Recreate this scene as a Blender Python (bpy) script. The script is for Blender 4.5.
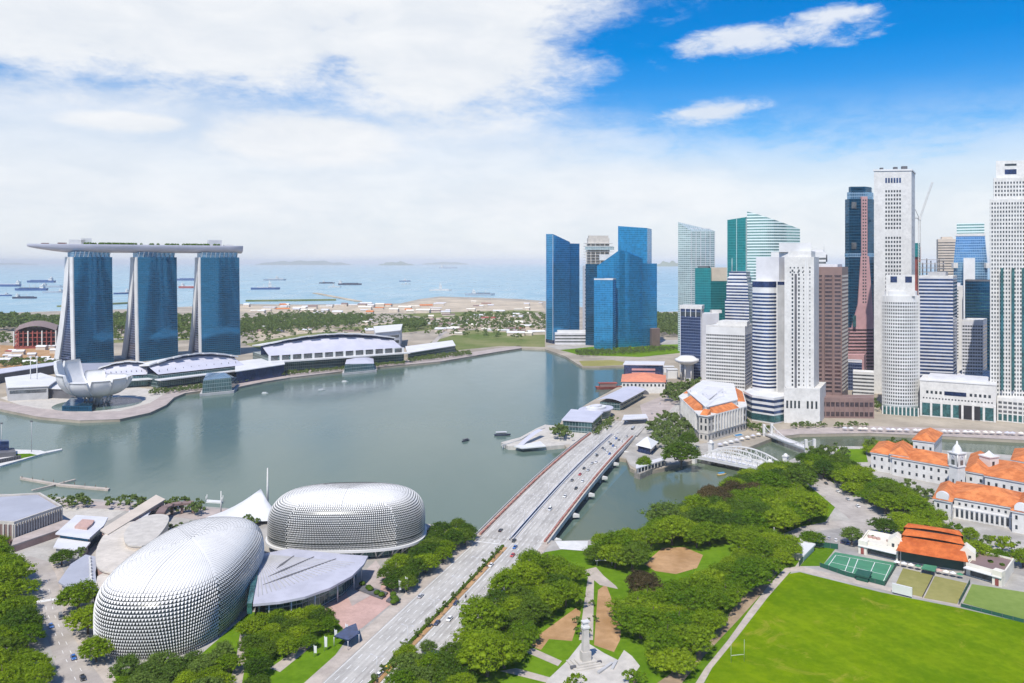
import bpy, math, random
from mathutils import Vector, Matrix
random.seed(7)
for _o in list(bpy.data.objects): bpy.data.objects.remove(_o)
SC = bpy.context.scene
COL = SC.collection
PI = math.pi
# ------------------------------------------------------------------ camera, sky, sun, exposure
F, CX, HY, H = 800.0, 512.0, 262.0, 165.0      # focal length in pixels, principal column, horizon row, eye height (m)
ZL = 3.0                                        # height of the land above the bay
cam_d = bpy.data.cameras.new('camera'); cam = bpy.data.objects.new('camera', cam_d); COL.objects.link(cam)
cam.location = (0, 0, H); cam.rotation_euler = (math.radians(90), 0, 0)
cam_d.sensor_width = 36; cam_d.lens = 36*F/1024; cam_d.shift_y = -(341.5-HY)/1024
cam_d.clip_start = 1; cam_d.clip_end = 400000
SC.camera = cam
SUN_EL, SUN_AZ = math.radians(55), math.radians(-160)      # azimuth from +Y towards +X
to_sun = Vector((math.cos(SUN_EL)*math.sin(SUN_AZ), math.cos(SUN_EL)*math.cos(SUN_AZ), math.sin(SUN_EL)))
sun_d = bpy.data.lights.new('sun', 'SUN'); sun_o = bpy.data.objects.new('sun', sun_d); COL.objects.link(sun_o)
sun_d.energy = 3.3; sun_d.angle = math.radians(0.5); sun_d.color = (1, 0.945, 0.86)
sun_o.rotation_euler = to_sun.to_track_quat('Z', 'Y').to_euler(); sun_o.location = (0, 0, 900)
SC.view_settings.view_transform = 'Standard'; SC.view_settings.look = 'None'
SC.view_settings.exposure = 0.68; SC.view_settings.gamma = 1; SC.view_settings.use_curve_mapping = False
SC.render.engine = 'CYCLES'
SC.cycles.use_denoising = True; SC.cycles.max_bounces = 6; SC.cycles.volume_bounces = 0
SC.cycles.diffuse_bounces = 2; SC.cycles.glossy_bounces = 3; SC.cycles.transparent_max_bounces = 6
SC.cycles.caustics_reflective = False; SC.cycles.caustics_refractive = False

class NT:
    """small helper that writes shader maths"""
    def __init__(s, tree): s.t = tree; s.n = tree.nodes; s.l = tree.links
    def new(s, typ, **kw):
        n = s.n.new(typ)
        for k, v in kw.items(): setattr(n, k, v)
        return n
    def put(s, sock, v):
        if isinstance(v, bpy.types.NodeSocket): s.l.new(v, sock)
        elif v is not None:
            if isinstance(v, (tuple, list)) and len(v) == 3 and sock.type == 'RGBA': v = (*v, 1)
            sock.default_value = v
    def m(s, op, a, b=None, c=None, clamp=False):
        n = s.n.new('ShaderNodeMath'); n.operation = op; n.use_clamp = clamp
        for i, v in enumerate((a, b, c)):
            if v is not None: s.put(n.inputs[i], v)
        return n.outputs[0]
    def step(s, v, lo, hi, a=0.0, b=1.0):
        n = s.n.new('ShaderNodeMapRange'); n.interpolation_type = 'SMOOTHSTEP'
        s.put(n.inputs[0], v); s.put(n.inputs[1], lo); s.put(n.inputs[2], hi); s.put(n.inputs[3], a); s.put(n.inputs[4], b)
        return n.outputs[0]
    def mix(s, f, a, b):
        n = s.n.new('ShaderNodeMix'); n.data_type = 'RGBA'
        s.put(n.inputs[0], f); s.put(n.inputs[6], a); s.put(n.inputs[7], b)
        return n.outputs[2]
    def noise(s, vec, scale, detail=4, rough=.55, dist=0):
        n = s.n.new('ShaderNodeTexNoise')
        s.put(n.inputs['Vector'], vec); n.inputs['Scale'].default_value = scale; n.inputs['Detail'].default_value = detail
        n.inputs['Roughness'].default_value = rough; n.inputs['Distortion'].default_value = dist
        return n.outputs[0]
    def xyz(s, x, y, z=0.0):
        n = s.n.new('ShaderNodeCombineXYZ')
        for i, v in enumerate((x, y, z)): s.put(n.inputs[i], v)
        return n.outputs[0]

def azel(px, py):
    return math.degrees(math.atan2(px-CX, F)), math.degrees(math.atan2(HY-py, math.hypot(F, px-CX)))

world = bpy.data.worlds.new('World'); SC.world = world; world.use_nodes = True
def build_world():
    t = world.node_tree; t.nodes.clear(); N = NT(t)
    sky = N.new('ShaderNodeTexSky'); sky.sky_type = 'NISHITA'; sky.sun_disc = False
    sky.sun_elevation = SUN_EL; sky.sun_rotation = SUN_AZ
    sky.altitude = 100; sky.air_density = 1.0; sky.dust_density = 0.6; sky.ozone_density = 2.5
    tc = N.new('ShaderNodeTexCoord'); sep = N.new('ShaderNodeSeparateXYZ'); N.l.new(tc.outputs['Generated'], sep.inputs[0])
    x, y, z = sep.outputs
    az = N.m('MULTIPLY', N.m('ARCTAN2', x, y), 180/PI)
    el = N.m('MULTIPLY', N.m('ARCSINE', z), 180/PI)
    # cloud texture in angle space, flattened towards the horizon
    uv = N.xyz(N.m('MULTIPLY', az, .055), N.m('MULTIPLY', el, .17), 3.1)
    n1 = N.noise(uv, 1.0, 7, .6, .5)
    n2 = N.noise(N.xyz(N.m('MULTIPLY', az, .2), N.m('MULTIPLY', el, .55), 9.7), 1.0, 6, .6, .35)
    nn = N.m('ADD', N.m('MULTIPLY', N.m('SUBTRACT', n1, .5), 1.6), N.m('MULTIPLY', N.m('SUBTRACT', n2, .5), .9))
    def blob(px, py, rx, ry, k=1.0):
        a, e = azel(px, py); da = rx/F*57.3*.9; de = ry/F*57.3*.9
        u = N.m('DIVIDE', N.m('SUBTRACT', az, a), da); v = N.m('DIVIDE', N.m('SUBTRACT', el, e), de)
        r = N.m('SQRT', N.m('ADD', N.m('MULTIPLY', u, u), N.m('MULTIPLY', v, v)))
        return N.m('MULTIPLY', N.m('SUBTRACT', 1.0, r), k)
    nn = N.m('ADD', nn, N.m('MULTIPLY', N.m('SUBTRACT', N.noise(N.xyz(N.m('MULTIPLY', az, .75), N.m('MULTIPLY', el, 1.6), 4.4), 1.0, 5, .65, .6), .5), .5))
    def cover(f, amp, lo, hi): return N.step(N.m('ADD', f, N.m('MULTIPLY', nn, amp)), lo, hi)
    mx_ = lambda a, b: N.m('MAXIMUM', a, b)
    mx = lambda *a: a[0] if len(a) == 1 else N.m('MAXIMUM', a[0], mx(*a[1:]))
    main = cover(mx(blob(120, 10, 480, 92), blob(440, 40, 200, 105), blob(300, -60, 480, 140), blob(300, 138, 120, 36, .9), blob(130, 122, 70, 12, .8)), .62, -.06, .46)
    veil = N.m('MULTIPLY', cover(mx(blob(420, 150, 260, 62), blob(160, 150, 440, 85, 1.3), blob(560, 190, 220, 45)), .5, -.3, .65), .72)
    puff = N.m('MULTIPLY', mx_(cover(blob(712, 113, 74, 18, 1.2), 1.25, 0, .7), cover(mx(blob(745, 38, 90, 17, .8), blob(690, 47, 40, 13, .8), blob(830, 14, 50, 10, .6)), 1.9, 0.05, .95)), .85)
    gen = N.m('MULTIPLY', N.step(N.m('ADD', nn, N.step(N.m('ABSOLUTE', az), 35, 60, -1, 0)), .0, .5), .8)  # broken cloud over the rest of the sky
    low = N.step(el, 3.0, 12.5, .93, 0)                         # bright low cloud towards the horizon
    low = N.m('MULTIPLY', low, N.step(N.m('ADD', N.m('MULTIPLY', nn, 1.2), N.step(el, 3, 9, 1.4, .3)), -.3, .5))
    c = N.m('SUBTRACT', 1.0, N.m('MULTIPLY', N.m('MULTIPLY', N.m('SUBTRACT', 1.0, main), N.m('SUBTRACT', 1.0, veil)),
                                 N.m('MULTIPLY', N.m('SUBTRACT', 1.0, puff), N.m('MULTIPLY', N.m('SUBTRACT', 1.0, low), N.m('SUBTRACT', 1.0, gen)))), clamp=True)
    hsv = N.new('ShaderNodeHueSaturation'); hsv.inputs['Saturation'].default_value = 1.63; hsv.inputs['Value'].default_value = .72
    hsv.inputs['Hue'].default_value = .508
    N.l.new(sky.outputs[0], hsv.inputs['Color'])
    shade = N.step(N.m('ADD', n2, N.m('MULTIPLY', n1, .6)), .45, 1.15)
    cloudc = N.mix(shade, (3.75, 4.0, 4.35), (4.5, 4.6, 4.75))
    cc = N.mix(c, hsv.outputs[0], cloudc)
    bg = N.new('ShaderNodeBackground'); N.l.new(cc, bg.inputs[0]); bg.inputs[1].default_value = 0.13
    out = N.new('ShaderNodeOutputWorld'); N.l.new(bg.outputs[0], out.inputs[0])
build_world()

# ------------------------------------------------------------------ where things are
def P(px, py, z=ZL):
    d = F*(H-z)/(py-HY); return Vector(((px-CX)*d/F, d, z))
def D(px, d, z=ZL): return Vector(((px-CX)*d/F, d, z))
def Zy(py, d): return H-(py-HY)*d/F
def V2(v): return Vector((v[0], v[1]))

# ------------------------------------------------------------------ object helpers
def tag(o, label=None, cat=None, group=None, kind=None):
    for k, v in (('label', label), ('category', cat), ('group', group), ('kind', kind)):
        if v: o[k] = v
    return o
def thing(name, loc, label, cat, group=None):
    o = bpy.data.objects.new(name, None); COL.objects.link(o); o.location = loc; o.empty_display_size = 2
    return tag(o, label, cat, group)
KIDS = {}
def put(name, mesh, parent=None, loc=(0, 0, 0), rot=0.0, scale=None):
    o = bpy.data.objects.new(name, mesh); COL.objects.link(o); o.location = loc; o.rotation_euler = (0, 0, rot)
    if scale: o.scale = scale
    if parent: o.parent = parent; KIDS.setdefault(parent.name, []).append(o)
    return o
def copy_tree(o, parent=None):
    c = o.copy(); COL.objects.link(c)
    if parent: c.parent = parent; KIDS.setdefault(parent.name, []).append(c)
    for k in KIDS.get(o.name, []): copy_tree(k, c)
    return c
def wloc(o):
    v = Vector(o.location)
    while o.parent: o = o.parent; v += Vector(o.location)
    return v

class MB:
    def __init__(s): s.v = []; s.f = []; s.uv = []; s.sm = []
    def face(s, pts, uvs=None, smooth=False):
        i = len(s.v); s.v += [tuple(p) for p in pts]; s.f.append(list(range(i, i+len(pts))))
        s.uv.append(uvs or [(p[0], p[1]) for p in pts]); s.sm.append(smooth)
    def prism(s, poly, z0, z1, top=True, bottom=False, poly2=None):
        """poly: 2-D points counter-clockwise; z1 may be a list; poly2: the outline at the top"""
        n = len(poly); q = poly2 or poly
        zt = z1 if isinstance(z1, (list, tuple)) else [z1]*n
        zb = z0 if isinstance(z0, (list, tuple)) else [z0]*n
        u = 0.0
        for i in range(n):
            j = (i+1) % n; a, b, c, d = poly[i], poly[j], q[j], q[i]
            L = math.hypot(b[0]-a[0], b[1]-a[1])
            s.face([(a[0], a[1], zb[i]), (b[0], b[1], zb[j]), (c[0], c[1], zt[j]), (d[0], d[1], zt[i])],
                   [(u, zb[i]), (u+L, zb[j]), (u+L, zt[j]), (u, zt[i])]); u += L
        if top: s.face([(q[i][0], q[i][1], zt[i]) for i in range(n)])
        if bottom: s.face([(poly[i][0], poly[i][1], zb[i]) for i in reversed(range(n))])
        return s
    def box(s, c, size, rot=0.0, bottom=True):
        cx, cy, z0 = c; a, b, h = size[0]/2, size[1]/2, size[2]; co, si = math.cos(rot), math.sin(rot)
        return s.prism([(cx+x*co-y*si, cy+x*si+y*co) for x, y in ((-a, -b), (a, -b), (a, b), (-a, b))], z0, z0+h, True, bottom)
    def tube(s, p, q, r0, r1=None, n=8, cap=True):
        p, q = Vector(p), Vector(q); r1 = r0 if r1 is None else r1
        ax = (q-p).normalized(); u = ax.orthogonal().normalized(); w = ax.cross(u)
        A = [p+(u*math.cos(2*PI*k/n)+w*math.sin(2*PI*k/n))*r0 for k in range(n)]
        B = [q+(u*math.cos(2*PI*k/n)+w*math.sin(2*PI*k/n))*r1 for k in range(n)]
        for k in range(n):
            j = (k+1) % n; s.face([A[k], A[j], B[j], B[k]], None, n > 5)
        if cap: s.face(list(reversed(A))); s.face(B)
        return s
    def path(s, pts, r, n=6):
        for a, b in zip(pts, pts[1:]): s.tube(a, b, r, r, n)
        return s
    def beam(s, p, q, w, h):
        """rectangular bar between two points, top face level"""
        p, q = Vector(p), Vector(q); d = (q-p); n = Vector((-d.y, d.x, 0)); n = n.normalized()*w/2 if n.length > 1e-6 else Vector((w/2, 0, 0)); k = Vector((0, 0, h))
        a, b, c, e = p-n, q-n, q+n, p+n
        for f in ([a, b, b+k, a+k], [b, c, c+k, b+k], [c, e, e+k, c+k], [e, a, a+k, e+k], [a+k, b+k, c+k, e+k], [e, c, b, a]): s.face(f)
        return s
    def lathe(s, c, prof, n=24, smooth=True):
        for (r0, z0), (r1, z1) in zip(prof, prof[1:]):
            for k in range(n):
                a, b = 2*PI*k/n, 2*PI*(k+1)/n
                pts = [(c[0]+r0*math.cos(a), c[1]+r0*math.sin(a), c[2]+z0), (c[0]+r0*math.cos(b), c[1]+r0*math.sin(b), c[2]+z0),
                       (c[0]+r1*math.cos(b), c[1]+r1*math.sin(b), c[2]+z1), (c[0]+r1*math.cos(a), c[1]+r1*math.sin(a), c[2]+z1)]
                if r0 < 1e-4: pts = pts[1:]
                elif r1 < 1e-4: pts = pts[:3]
                s.face(pts, None, smooth)
        return s
    def grid(s, fn, nu, nv, smooth=True, flip=False):
        for i in range(nu):
            for j in range(nv):
                ps = [fn(i/nu, j/nv), fn((i+1)/nu, j/nv), fn((i+1)/nu, (j+1)/nv), fn(i/nu, (j+1)/nv)]
                us = [(i/nu, j/nv), ((i+1)/nu, j/nv), ((i+1)/nu, (j+1)/nv), (i/nu, (j+1)/nv)]
                if flip: ps.reverse(); us.reverse()
                s.face(ps, us, smooth)
        return s
    def mesh(s, name, mat, off=(0, 0, 0)):
        me = bpy.data.meshes.new(name); ox, oy, oz = off
        # weld equal corners so that smooth faces shade smoothly
        idx = {}; vs = []; fs = []; keep = []
        for k, f in enumerate(s.f):
            g = []
            for i in f:
                x, y, z = s.v[i]; key = (round(x, 3), round(y, 3), round(z, 3))
                if key not in idx: idx[key] = len(vs); vs.append((x-ox, y-oy, z-oz))
                g.append(idx[key])
            if len(set(g)) == len(g): fs.append(g); keep.append(k)
            else:
                h = []; hu = []
                for q, i in enumerate(g):
                    if i not in h: h.append(i); hu.append(s.uv[k][q])
                if len(h) >= 3: fs.append(h); s.uv[k] = hu; keep.append(k)
        me.from_pydata(vs, [], fs)
        uvl = me.uv_layers.new(name='UVMap'); li = 0; flat = []
        for k in keep:
            for u in s.uv[k]: flat += [u[0], u[1]]
        if len(flat) == 2*len(me.loops): uvl.data.foreach_set('uv', flat)
        me.polygons.foreach_set('use_smooth', [s.sm[k] for k in keep])
        me.materials.append(mat); me.update()
        return me
    def centre(s):
        xs = [v[0] for v in s.v]; ys = [v[1] for v in s.v]; zs = [v[2] for v in s.v]
        return Vector(((min(xs)+max(xs))/2, (min(ys)+max(ys))/2, min(zs)))
    def build(s, name, mat, parent=None, origin=None):
        """one mesh object; the corners are given in world space"""
        if parent is not None:
            return put(name, s.mesh(name, mat, wloc(parent)), parent)
        o = Vector(origin) if origin is not None else s.centre()
        return put(name, s.mesh(name, mat, o), None, o)

def ccw(poly):
    a = sum(poly[i][0]*poly[(i+1) % len(poly)][1]-poly[(i+1) % len(poly)][0]*poly[i][1] for i in range(len(poly)))
    return list(poly) if a > 0 else list(reversed(poly))
def offset(poly, d):
    """outward offset of a counter-clockwise outline"""
    n = len(poly); out = []
    for i in range(n):
        p0, p, p1 = V2(poly[i-1]), V2(poly[i]), V2(poly[(i+1) % n])
        e0, e1 = (p-p0).normalized(), (p1-p).normalized()
        n0, n1 = Vector((e0.y, -e0.x)), Vector((e1.y, -e1.x)); b = n0+n1
        if b.length < 1e-6: out.append(p+n0*d); continue
        b.normalize(); out.append(p+b*(d/max(.35, b.dot(n0))))
    return out
def quad3(A, B, C):
    """plan of a block from three seen corners given as (pixel column, distance)"""
    a, b, c = (V2(D(*q)) for q in (A, B, C)); return ccw([a, b, c, a+c-b])
def fbox(l, r, d, thick, yaw=0.0):
    """plan of a block whose front spans the columns l..r at distance d, turned by yaw degrees"""
    m = (l+r)/2; c = V2(D(m, d)); ray = V2(((m-CX)/F, 1)).normalized()
    t = Vector((ray.y, -ray.x)); a = math.radians(yaw); t = Vector((t.x*math.cos(a)-t.y*math.sin(a), t.x*math.sin(a)+t.y*math.cos(a)))
    back = Vector((-t.y, t.x))
    def hit(px):
        k = (px-CX)/F; return c+t*((k*c.y-c.x)/(t.x-k*t.y))
    a, b = hit(l), hit(r); return ccw([a, b, b+back*thick, a+back*thick])
def lerp(a, b, t): return a+(b-a)*t
def mid(poly): return sum((V2(p) for p in poly), Vector((0, 0)))/len(poly)
# ------------------------------------------------------------------ materials (procedural)
def new_mat(name):
    m = bpy.data.materials.new(name); m.use_nodes = True
    N = NT(m.node_tree); b = m.node_tree.nodes['Principled BSDF']
    return m, N, b
def mat(name, c, rough=.7, metal=0.0, vary=.12, scale=.15, spec=.4, c2=None, fine=None):
    """plain material with soft weathering at one or two scales"""
    m, N, b = new_mat(name)
    tc = N.new('ShaderNodeTexCoord'); g = N.new('ShaderNodeNewGeometry')
    n = N.noise(g.outputs['Position'], scale, 5, .6)
    f = N.step(n, .3, .7)
    lo = tuple(x*(1-vary) for x in c); hi = c2 or tuple(min(1, x*(1+vary*.6)) for x in c)
    col = N.mix(f, lo, hi)
    if fine:
        n2 = N.noise(g.outputs['Position'], fine, 3, .6)
        col = N.mix(N.step(n2, .35, .75, 0, .35), col, tuple(x*.6 for x in c))
    N.put(b.inputs['Base Color'], col)
    b.inputs['Roughness'].default_value = rough; b.inputs['Metallic'].default_value = metal
    b.inputs['Specular IOR Level'].default_value = spec
    return m
def glass_wall(name, c, fh=4.0, mw=3.0, line=(.25, .3, .33), lh=.16, lw=.06, metal=.75, vary=.25, rough=.06, c2=None, seed=0.0, wob=.006):
    """curtain wall: UVs are metres; floors, mullions and panes that differ a little"""
    m, N, b = new_mat(name)
    uv = N.new('ShaderNodeUVMap'); uv.uv_map = 'UVMap'; sp = N.new('ShaderNodeSeparateXYZ'); N.l.new(uv.outputs[0], sp.inputs[0])
    u, v = N.m('DIVIDE', sp.outputs[0], mw), N.m('DIVIDE', sp.outputs[1], fh)
    cu, cv = N.m('FLOOR', u), N.m('FLOOR', v); fu, fv = N.m('SUBTRACT', u, cu), N.m('SUBTRACT', v, cv)
    wn = N.new('ShaderNodeTexWhiteNoise'); wn.noise_dimensions = '3D'; N.l.new(N.xyz(cu, cv, seed), wn.inputs['Vector'])
    wn2 = N.new('ShaderNodeTexWhiteNoise'); wn2.noise_dimensions = '3D'; N.l.new(N.xyz(N.m('FLOOR', N.m('DIVIDE', u, 4.0)), cv, seed+3), wn2.inputs['Vector'])
    r = N.m('ADD', N.m('MULTIPLY', wn.outputs[0], .6), N.m('MULTIPLY', wn2.outputs[0], .4))
    lo = tuple(x*(1-vary) for x in c); hi = c2 or tuple(min(1, x*(1+vary)) for x in c)
    col = N.mix(r, lo, hi)
    g = N.new('ShaderNodeNewGeometry'); big = N.noise(g.outputs['Position'], .02, 3, .5)
    col = N.mix(N.step(big, .3, .7, .0, .3), col, tuple(x*.55 for x in c))
    ln = N.m('MAXIMUM', N.m('LESS_THAN', fv, lh), N.m('LESS_THAN', fu, lw))
    N.put(b.inputs['Base Color'], N.mix(ln, col, line))
    N.put(b.inputs['Metallic'], N.m('MULTIPLY', N.m('SUBTRACT', 1.0, ln), metal))
    N.put(b.inputs['Roughness'], N.m('ADD', N.m('MULTIPLY', ln, .4), N.m('ADD', rough, N.m('MULTIPLY', wn.outputs[0], .06))))
    bp = N.new('ShaderNodeBump'); bp.inputs['Strength'].default_value = wob; bp.inputs['Distance'].default_value = 30
    N.put(bp.inputs['Height'], N.m('ADD', N.noise(g.outputs['Position'], .035, 2, .5), N.m('MULTIPLY', wn.outputs[0], .03))); N.l.new(bp.outputs[0], b.inputs['Normal'])
    return m
def glass(name, c, metal=.5, rough=.08):
    m, N, b = new_mat(name); g = N.new('ShaderNodeNewGeometry')
    n = N.noise(g.outputs['Position'], .12, 3, .6); n2 = N.noise(g.outputs['Position'], .6, 1, .5)
    N.put(b.inputs['Base Color'], N.mix(N.step(N.m('ADD', N.m('MULTIPLY', n, .5), N.m('MULTIPLY', n2, .5)), .35, .65), tuple(x*.55 for x in c), tuple(x*1.35 for x in c)))
    b.inputs['Metallic'].default_value = metal; b.inputs['Roughness'].default_value = rough
    return m
def leaf_mat(name, c, c2):
    m, N, b = new_mat(name)
    oi = N.new('ShaderNodeObjectInfo'); g = N.new('ShaderNodeNewGeometry')
    n = N.noise(g.outputs['Position'], .16, 3, .6); n2 = N.noise(g.outputs['Position'], 1.6, 2, .6)
    f = N.m('ADD', N.m('ADD', N.m('MULTIPLY', oi.outputs['Random'], .66), N.m('MULTIPLY', N.m('SUBTRACT', n, .5), .9)), N.m('MULTIPLY', N.m('SUBTRACT', n2, .45), .9), clamp=True)
    col = N.mix(f, c, c2)
    N.put(b.inputs['Base Color'], col); b.inputs['Roughness'].default_value = .6; b.inputs['Specular IOR Level'].default_value = .12
    tr = N.new('ShaderNodeBsdfTranslucent'); N.l.new(col, tr.inputs[0])
    mx = N.new('ShaderNodeMixShader'); mx.inputs[0].default_value = .36
    N.l.new(b.outputs[0], mx.inputs[1]); N.l.new(tr.outputs[0], mx.inputs[2]); N.l.new(mx.outputs[0], N.n['Material Output'].inputs[0])
    return m
def grass_mat(name, c, c2, dry=None, big=.02, stripes=None):
    m, N, b = new_mat(name); g = N.new('ShaderNodeNewGeometry'); pos = g.outputs['Position']
    f = N.m('ADD', N.m('MULTIPLY', N.noise(pos, big, 5, .6), .6), N.m('MULTIPLY', N.noise(pos, .3, 4, .65), .4))
    col = N.mix(N.step(f, .36, .64), c, c2)
    if stripes:
        ang, wdt = stripes
        sp = N.new('ShaderNodeSeparateXYZ'); N.l.new(pos, sp.inputs[0])
        k = N.m('ADD', N.m('MULTIPLY', sp.outputs[0], math.cos(ang)/wdt), N.m('MULTIPLY', sp.outputs[1], math.sin(ang)/wdt))
        k = N.m('ADD', k, N.m('MULTIPLY', N.noise(pos, .02, 4), 1.1))
        w = N.m('FRACT', k)
        col = N.mix(N.m('MULTIPLY', N.step(N.m('ABSOLUTE', N.m('SUBTRACT', w, .5)), .15, .35), .2), col, tuple(x*.72 for x in c))
    if dry:
        col = N.mix(N.step(N.noise(pos, .045, 6, .7, 1.2), .56, .72, 0, .8), col, dry)
    N.put(b.inputs['Base Color'], col); b.inputs['Roughness'].default_value = .95; b.inputs['Specular IOR Level'].default_value = 0
    return m
def water_mat(name, c, c2, rough, spec, scale, strength):
    m, N, b = new_mat(name); g = N.new('ShaderNodeNewGeometry'); pos = g.outputs['Position']
    st = N.new('ShaderNodeMapping'); st.inputs['Scale'].default_value = (1, .45, 1); st.inputs['Rotation'].default_value = (0, 0, .3); N.l.new(pos, st.inputs[0])
    f = N.noise(st.outputs[0], .004, 5, .6, .6)
    N.put(b.inputs['Base Color'], N.mix(N.step(f, .35, .65), c, c2))
    b.inputs['IOR'].default_value = 1.33; b.inputs['Specular IOR Level'].default_value = spec
    N.put(b.inputs['Roughness'], N.step(N.noise(st.outputs[0], .008, 4, .6, 1.0), .35, .7, rough*.75, rough*1.3))
    h = N.m('ADD', N.m('MULTIPLY', N.noise(st.outputs[0], scale, 4, .6), 1.0), N.m('MULTIPLY', N.noise(st.outputs[0], scale*5, 3, .6), .25))
    bp = N.new('ShaderNodeBump'); bp.inputs['Strength'].default_value = strength; bp.inputs['Distance'].default_value = 1.5
    N.put(bp.inputs['Height'], h); N.l.new(bp.outputs[0], b.inputs['Normal'])
    return m
M = {}
M['bay'] = water_mat('bay_water', (.085, .135, .115), (.105, .155, .130), .13, .32, .06, .14)
M['river'] = water_mat('river_water', (.085, .115, .075), (.10, .13, .085), .14, .28, .06, .14)
M['sea'] = water_mat('sea_water', (.20, .355, .435), (.25, .41, .48), .35, .25, .02, .25)
M['land'] = mat('reclaimed_ground', (.38, .33, .26), .95, vary=.3, scale=.012, fine=.2)
M['city'] = mat('city_paving', (.40, .38, .345), .9, vary=.25, scale=.05, fine=.5)
M['quay'] = mat('quay_stone', (.26, .24, .21), .9, vary=.3, scale=.3)
M['prom'] = mat('promenade_paving', (.42, .36, .33), .85, vary=.18, scale=.08, fine=.4)
M['pink'] = mat('pink_paving', (.50, .33, .28), .85, vary=.14, scale=.1, fine=.6)
M['asphalt'] = mat('pale_asphalt', (.43, .415, .385), .9, vary=.12, scale=.05, fine=.35, c2=(.49, .475, .44))
M['asphalt_plain'] = mat('plain_asphalt', (.40, .36, .325), .9, vary=.16, scale=.06, fine=.3, c2=(.47, .43, .39))
M['asphalt_dark'] = mat('old_asphalt', (.31, .295, .28), .9, vary=.2, scale=.06, fine=.3)
M['paint'] = mat('road_paint', (.72, .72, .70), .7, vary=.15, scale=.6)
M['sand'] = mat('bare_earth', (.42, .24, .10), .95, vary=.25, scale=.06, fine=.3, c2=(.50, .31, .16))
M['sandlot'] = mat('pale_sand', (.50, .42, .31), .95, vary=.3, scale=.012, fine=.08)
M['path'] = mat('park_path', (.46, .40, .34), .9, vary=.18, scale=.12, fine=.5)
M['dirt'] = mat('trodden_earth', (.34, .25, .16), .95, vary=.28, scale=.1, fine=.5)
M['lawn'] = grass_mat('lawn', (.075, .155, .006), (.13, .23, .012))
M['field'] = grass_mat('playing_field', (.092, .172, .001), (.165, .245, .003), dry=(.26, .25, .03), big=.03, stripes=(.5, 13))
M['club_roof'] = mat('club_roof_tiles', (.52, .11, .02), .8, vary=.22, scale=.25, fine=1.2, c2=(.62, .16, .035))
M['court'] = mat('green_court', (.06, .22, .12), .8, vary=.12, scale=.2)
M['turf_tan'] = grass_mat('dry_green', (.23, .22, .075), (.29, .27, .10))
M['turf_olive'] = grass_mat('bowling_green', (.15, .22, .05), (.20, .27, .07))
M['scrub'] = grass_mat('scrub', (.10, .15, .04), (.22, .22, .10), big=.01)
M['white'] = mat('white_render', (.66, .65, .62), .6, vary=.09, fine=.35, scale=.1)
M['white2'] = mat('white_panel', (.67, .67, .66), .45, vary=.09, scale=.06)
M['cream'] = mat('cream_render', (.72, .68, .58), .7, vary=.1, scale=.1)
M['stone'] = mat('pale_stone', (.50, .47, .42), .8, vary=.14, scale=.2)
M['grey'] = mat('grey_concrete', (.42, .42, .42), .8, vary=.14, scale=.1)
M['lgrey'] = mat('light_grey_panel', (.60, .60, .62), .6, vary=.1, scale=.07)
M['dgrey'] = mat('dark_grey', (.12, .12, .13), .6, vary=.2, scale=.1)
M['black'] = mat('black_trim', (.025, .025, .03), .5, vary=.2, scale=.2)
M['lilac'] = mat('lilac_metal_roof', (.55, .55, .62), .45, .1, vary=.08, scale=.05)
M['fan_roof'] = mat('fan_metal_roof', (.49, .49, .55), .45, .1, vary=.12, scale=.12)
M['roofgrey'] = mat('grey_metal_roof', (.42, .43, .48), .45, .2, vary=.1, scale=.06)
M['orange'] = mat('orange_roof_tiles', (.60, .17, .045), .8, vary=.3, scale=.18, fine=1.0, c2=(.72, .25, .08))
M['pinkroof'] = mat('salmon_roof_tiles', (.66, .24, .14), .8, vary=.15, scale=.25, fine=1.0)
M['brown'] = mat('brown_granite', (.23, .155, .14), .55, vary=.14, scale=.08)
M['pinkstone'] = mat('pink_granite', (.46, .27, .27), .6, vary=.12, scale=.1)
M['beige'] = mat('beige_stone', (.55, .48, .40), .75, vary=.1, scale=.08)
M['redsteel'] = mat('red_oxide_steel', (.30, .075, .06), .8, vary=.3, scale=.1)
M['red'] = mat('red_flowers', (.40, .09, .075), .8, vary=.35, scale=.4, c2=(.46, .26, .2), fine=1.2)
M['steel'] = mat('painted_steel', (.62, .63, .64), .4, .3, vary=.06)
M['bark'] = mat('bark', (.13, .10, .075), .9, vary=.3, scale=1.0)
M['hedge'] = leaf_mat('hedge_leaves', (.05, .11, .008), (.12, .19, .015))
M['leaf'] = leaf_mat('leaves_green', (.085, .18, .004), (.32, .42, .014))
M['leaf_dark'] = leaf_mat('leaves_dark', (.05, .115, .008), (.16, .24, .018))
M['leaf_light'] = leaf_mat('leaves_light', (.09, .16, .02), (.19, .27, .05))
M['leaf_brown'] = leaf_mat('leaves_russet', (.075, .06, .025), (.16, .115, .045))
M['leaf_far'] = leaf_mat('leaves_far', (.08, .14, .035), (.17, .23, .06))
M['win'] = glass('window_glass', (.06, .075, .09), .4, .1)
M['win_blue'] = glass('window_blue', (.045, .085, .20), .55, .08)
M['win_navy'] = glass('window_navy', (.03, .055, .15), .5, .08)
M['win_grey'] = glass('window_grey', (.16, .17, .18), .4, .12)
M['win_teal'] = glass('window_teal', (.05, .16, .17), .5, .08)
M['win_brown'] = glass('window_smoked', (.10, .075, .085), .5, .1)
M['g_blue'] = glass_wall('blue_curtain_wall', (.012, .25, .52), 4.0, 3.0, (.012, .17, .34), .12, .05, .6, .35)
M['g_blue2'] = glass_wall('bright_blue_curtain_wall', (.03, .28, .55), 4.0, 3.0, (.03, .22, .42), .10, .05, .6, .3, seed=5)
M['g_mbs'] = glass_wall('hotel_glass', (.025, .17, .32), 3.4, 3.2, (.02, .11, .20), .18, .05, .75, .22, seed=11)
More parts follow.
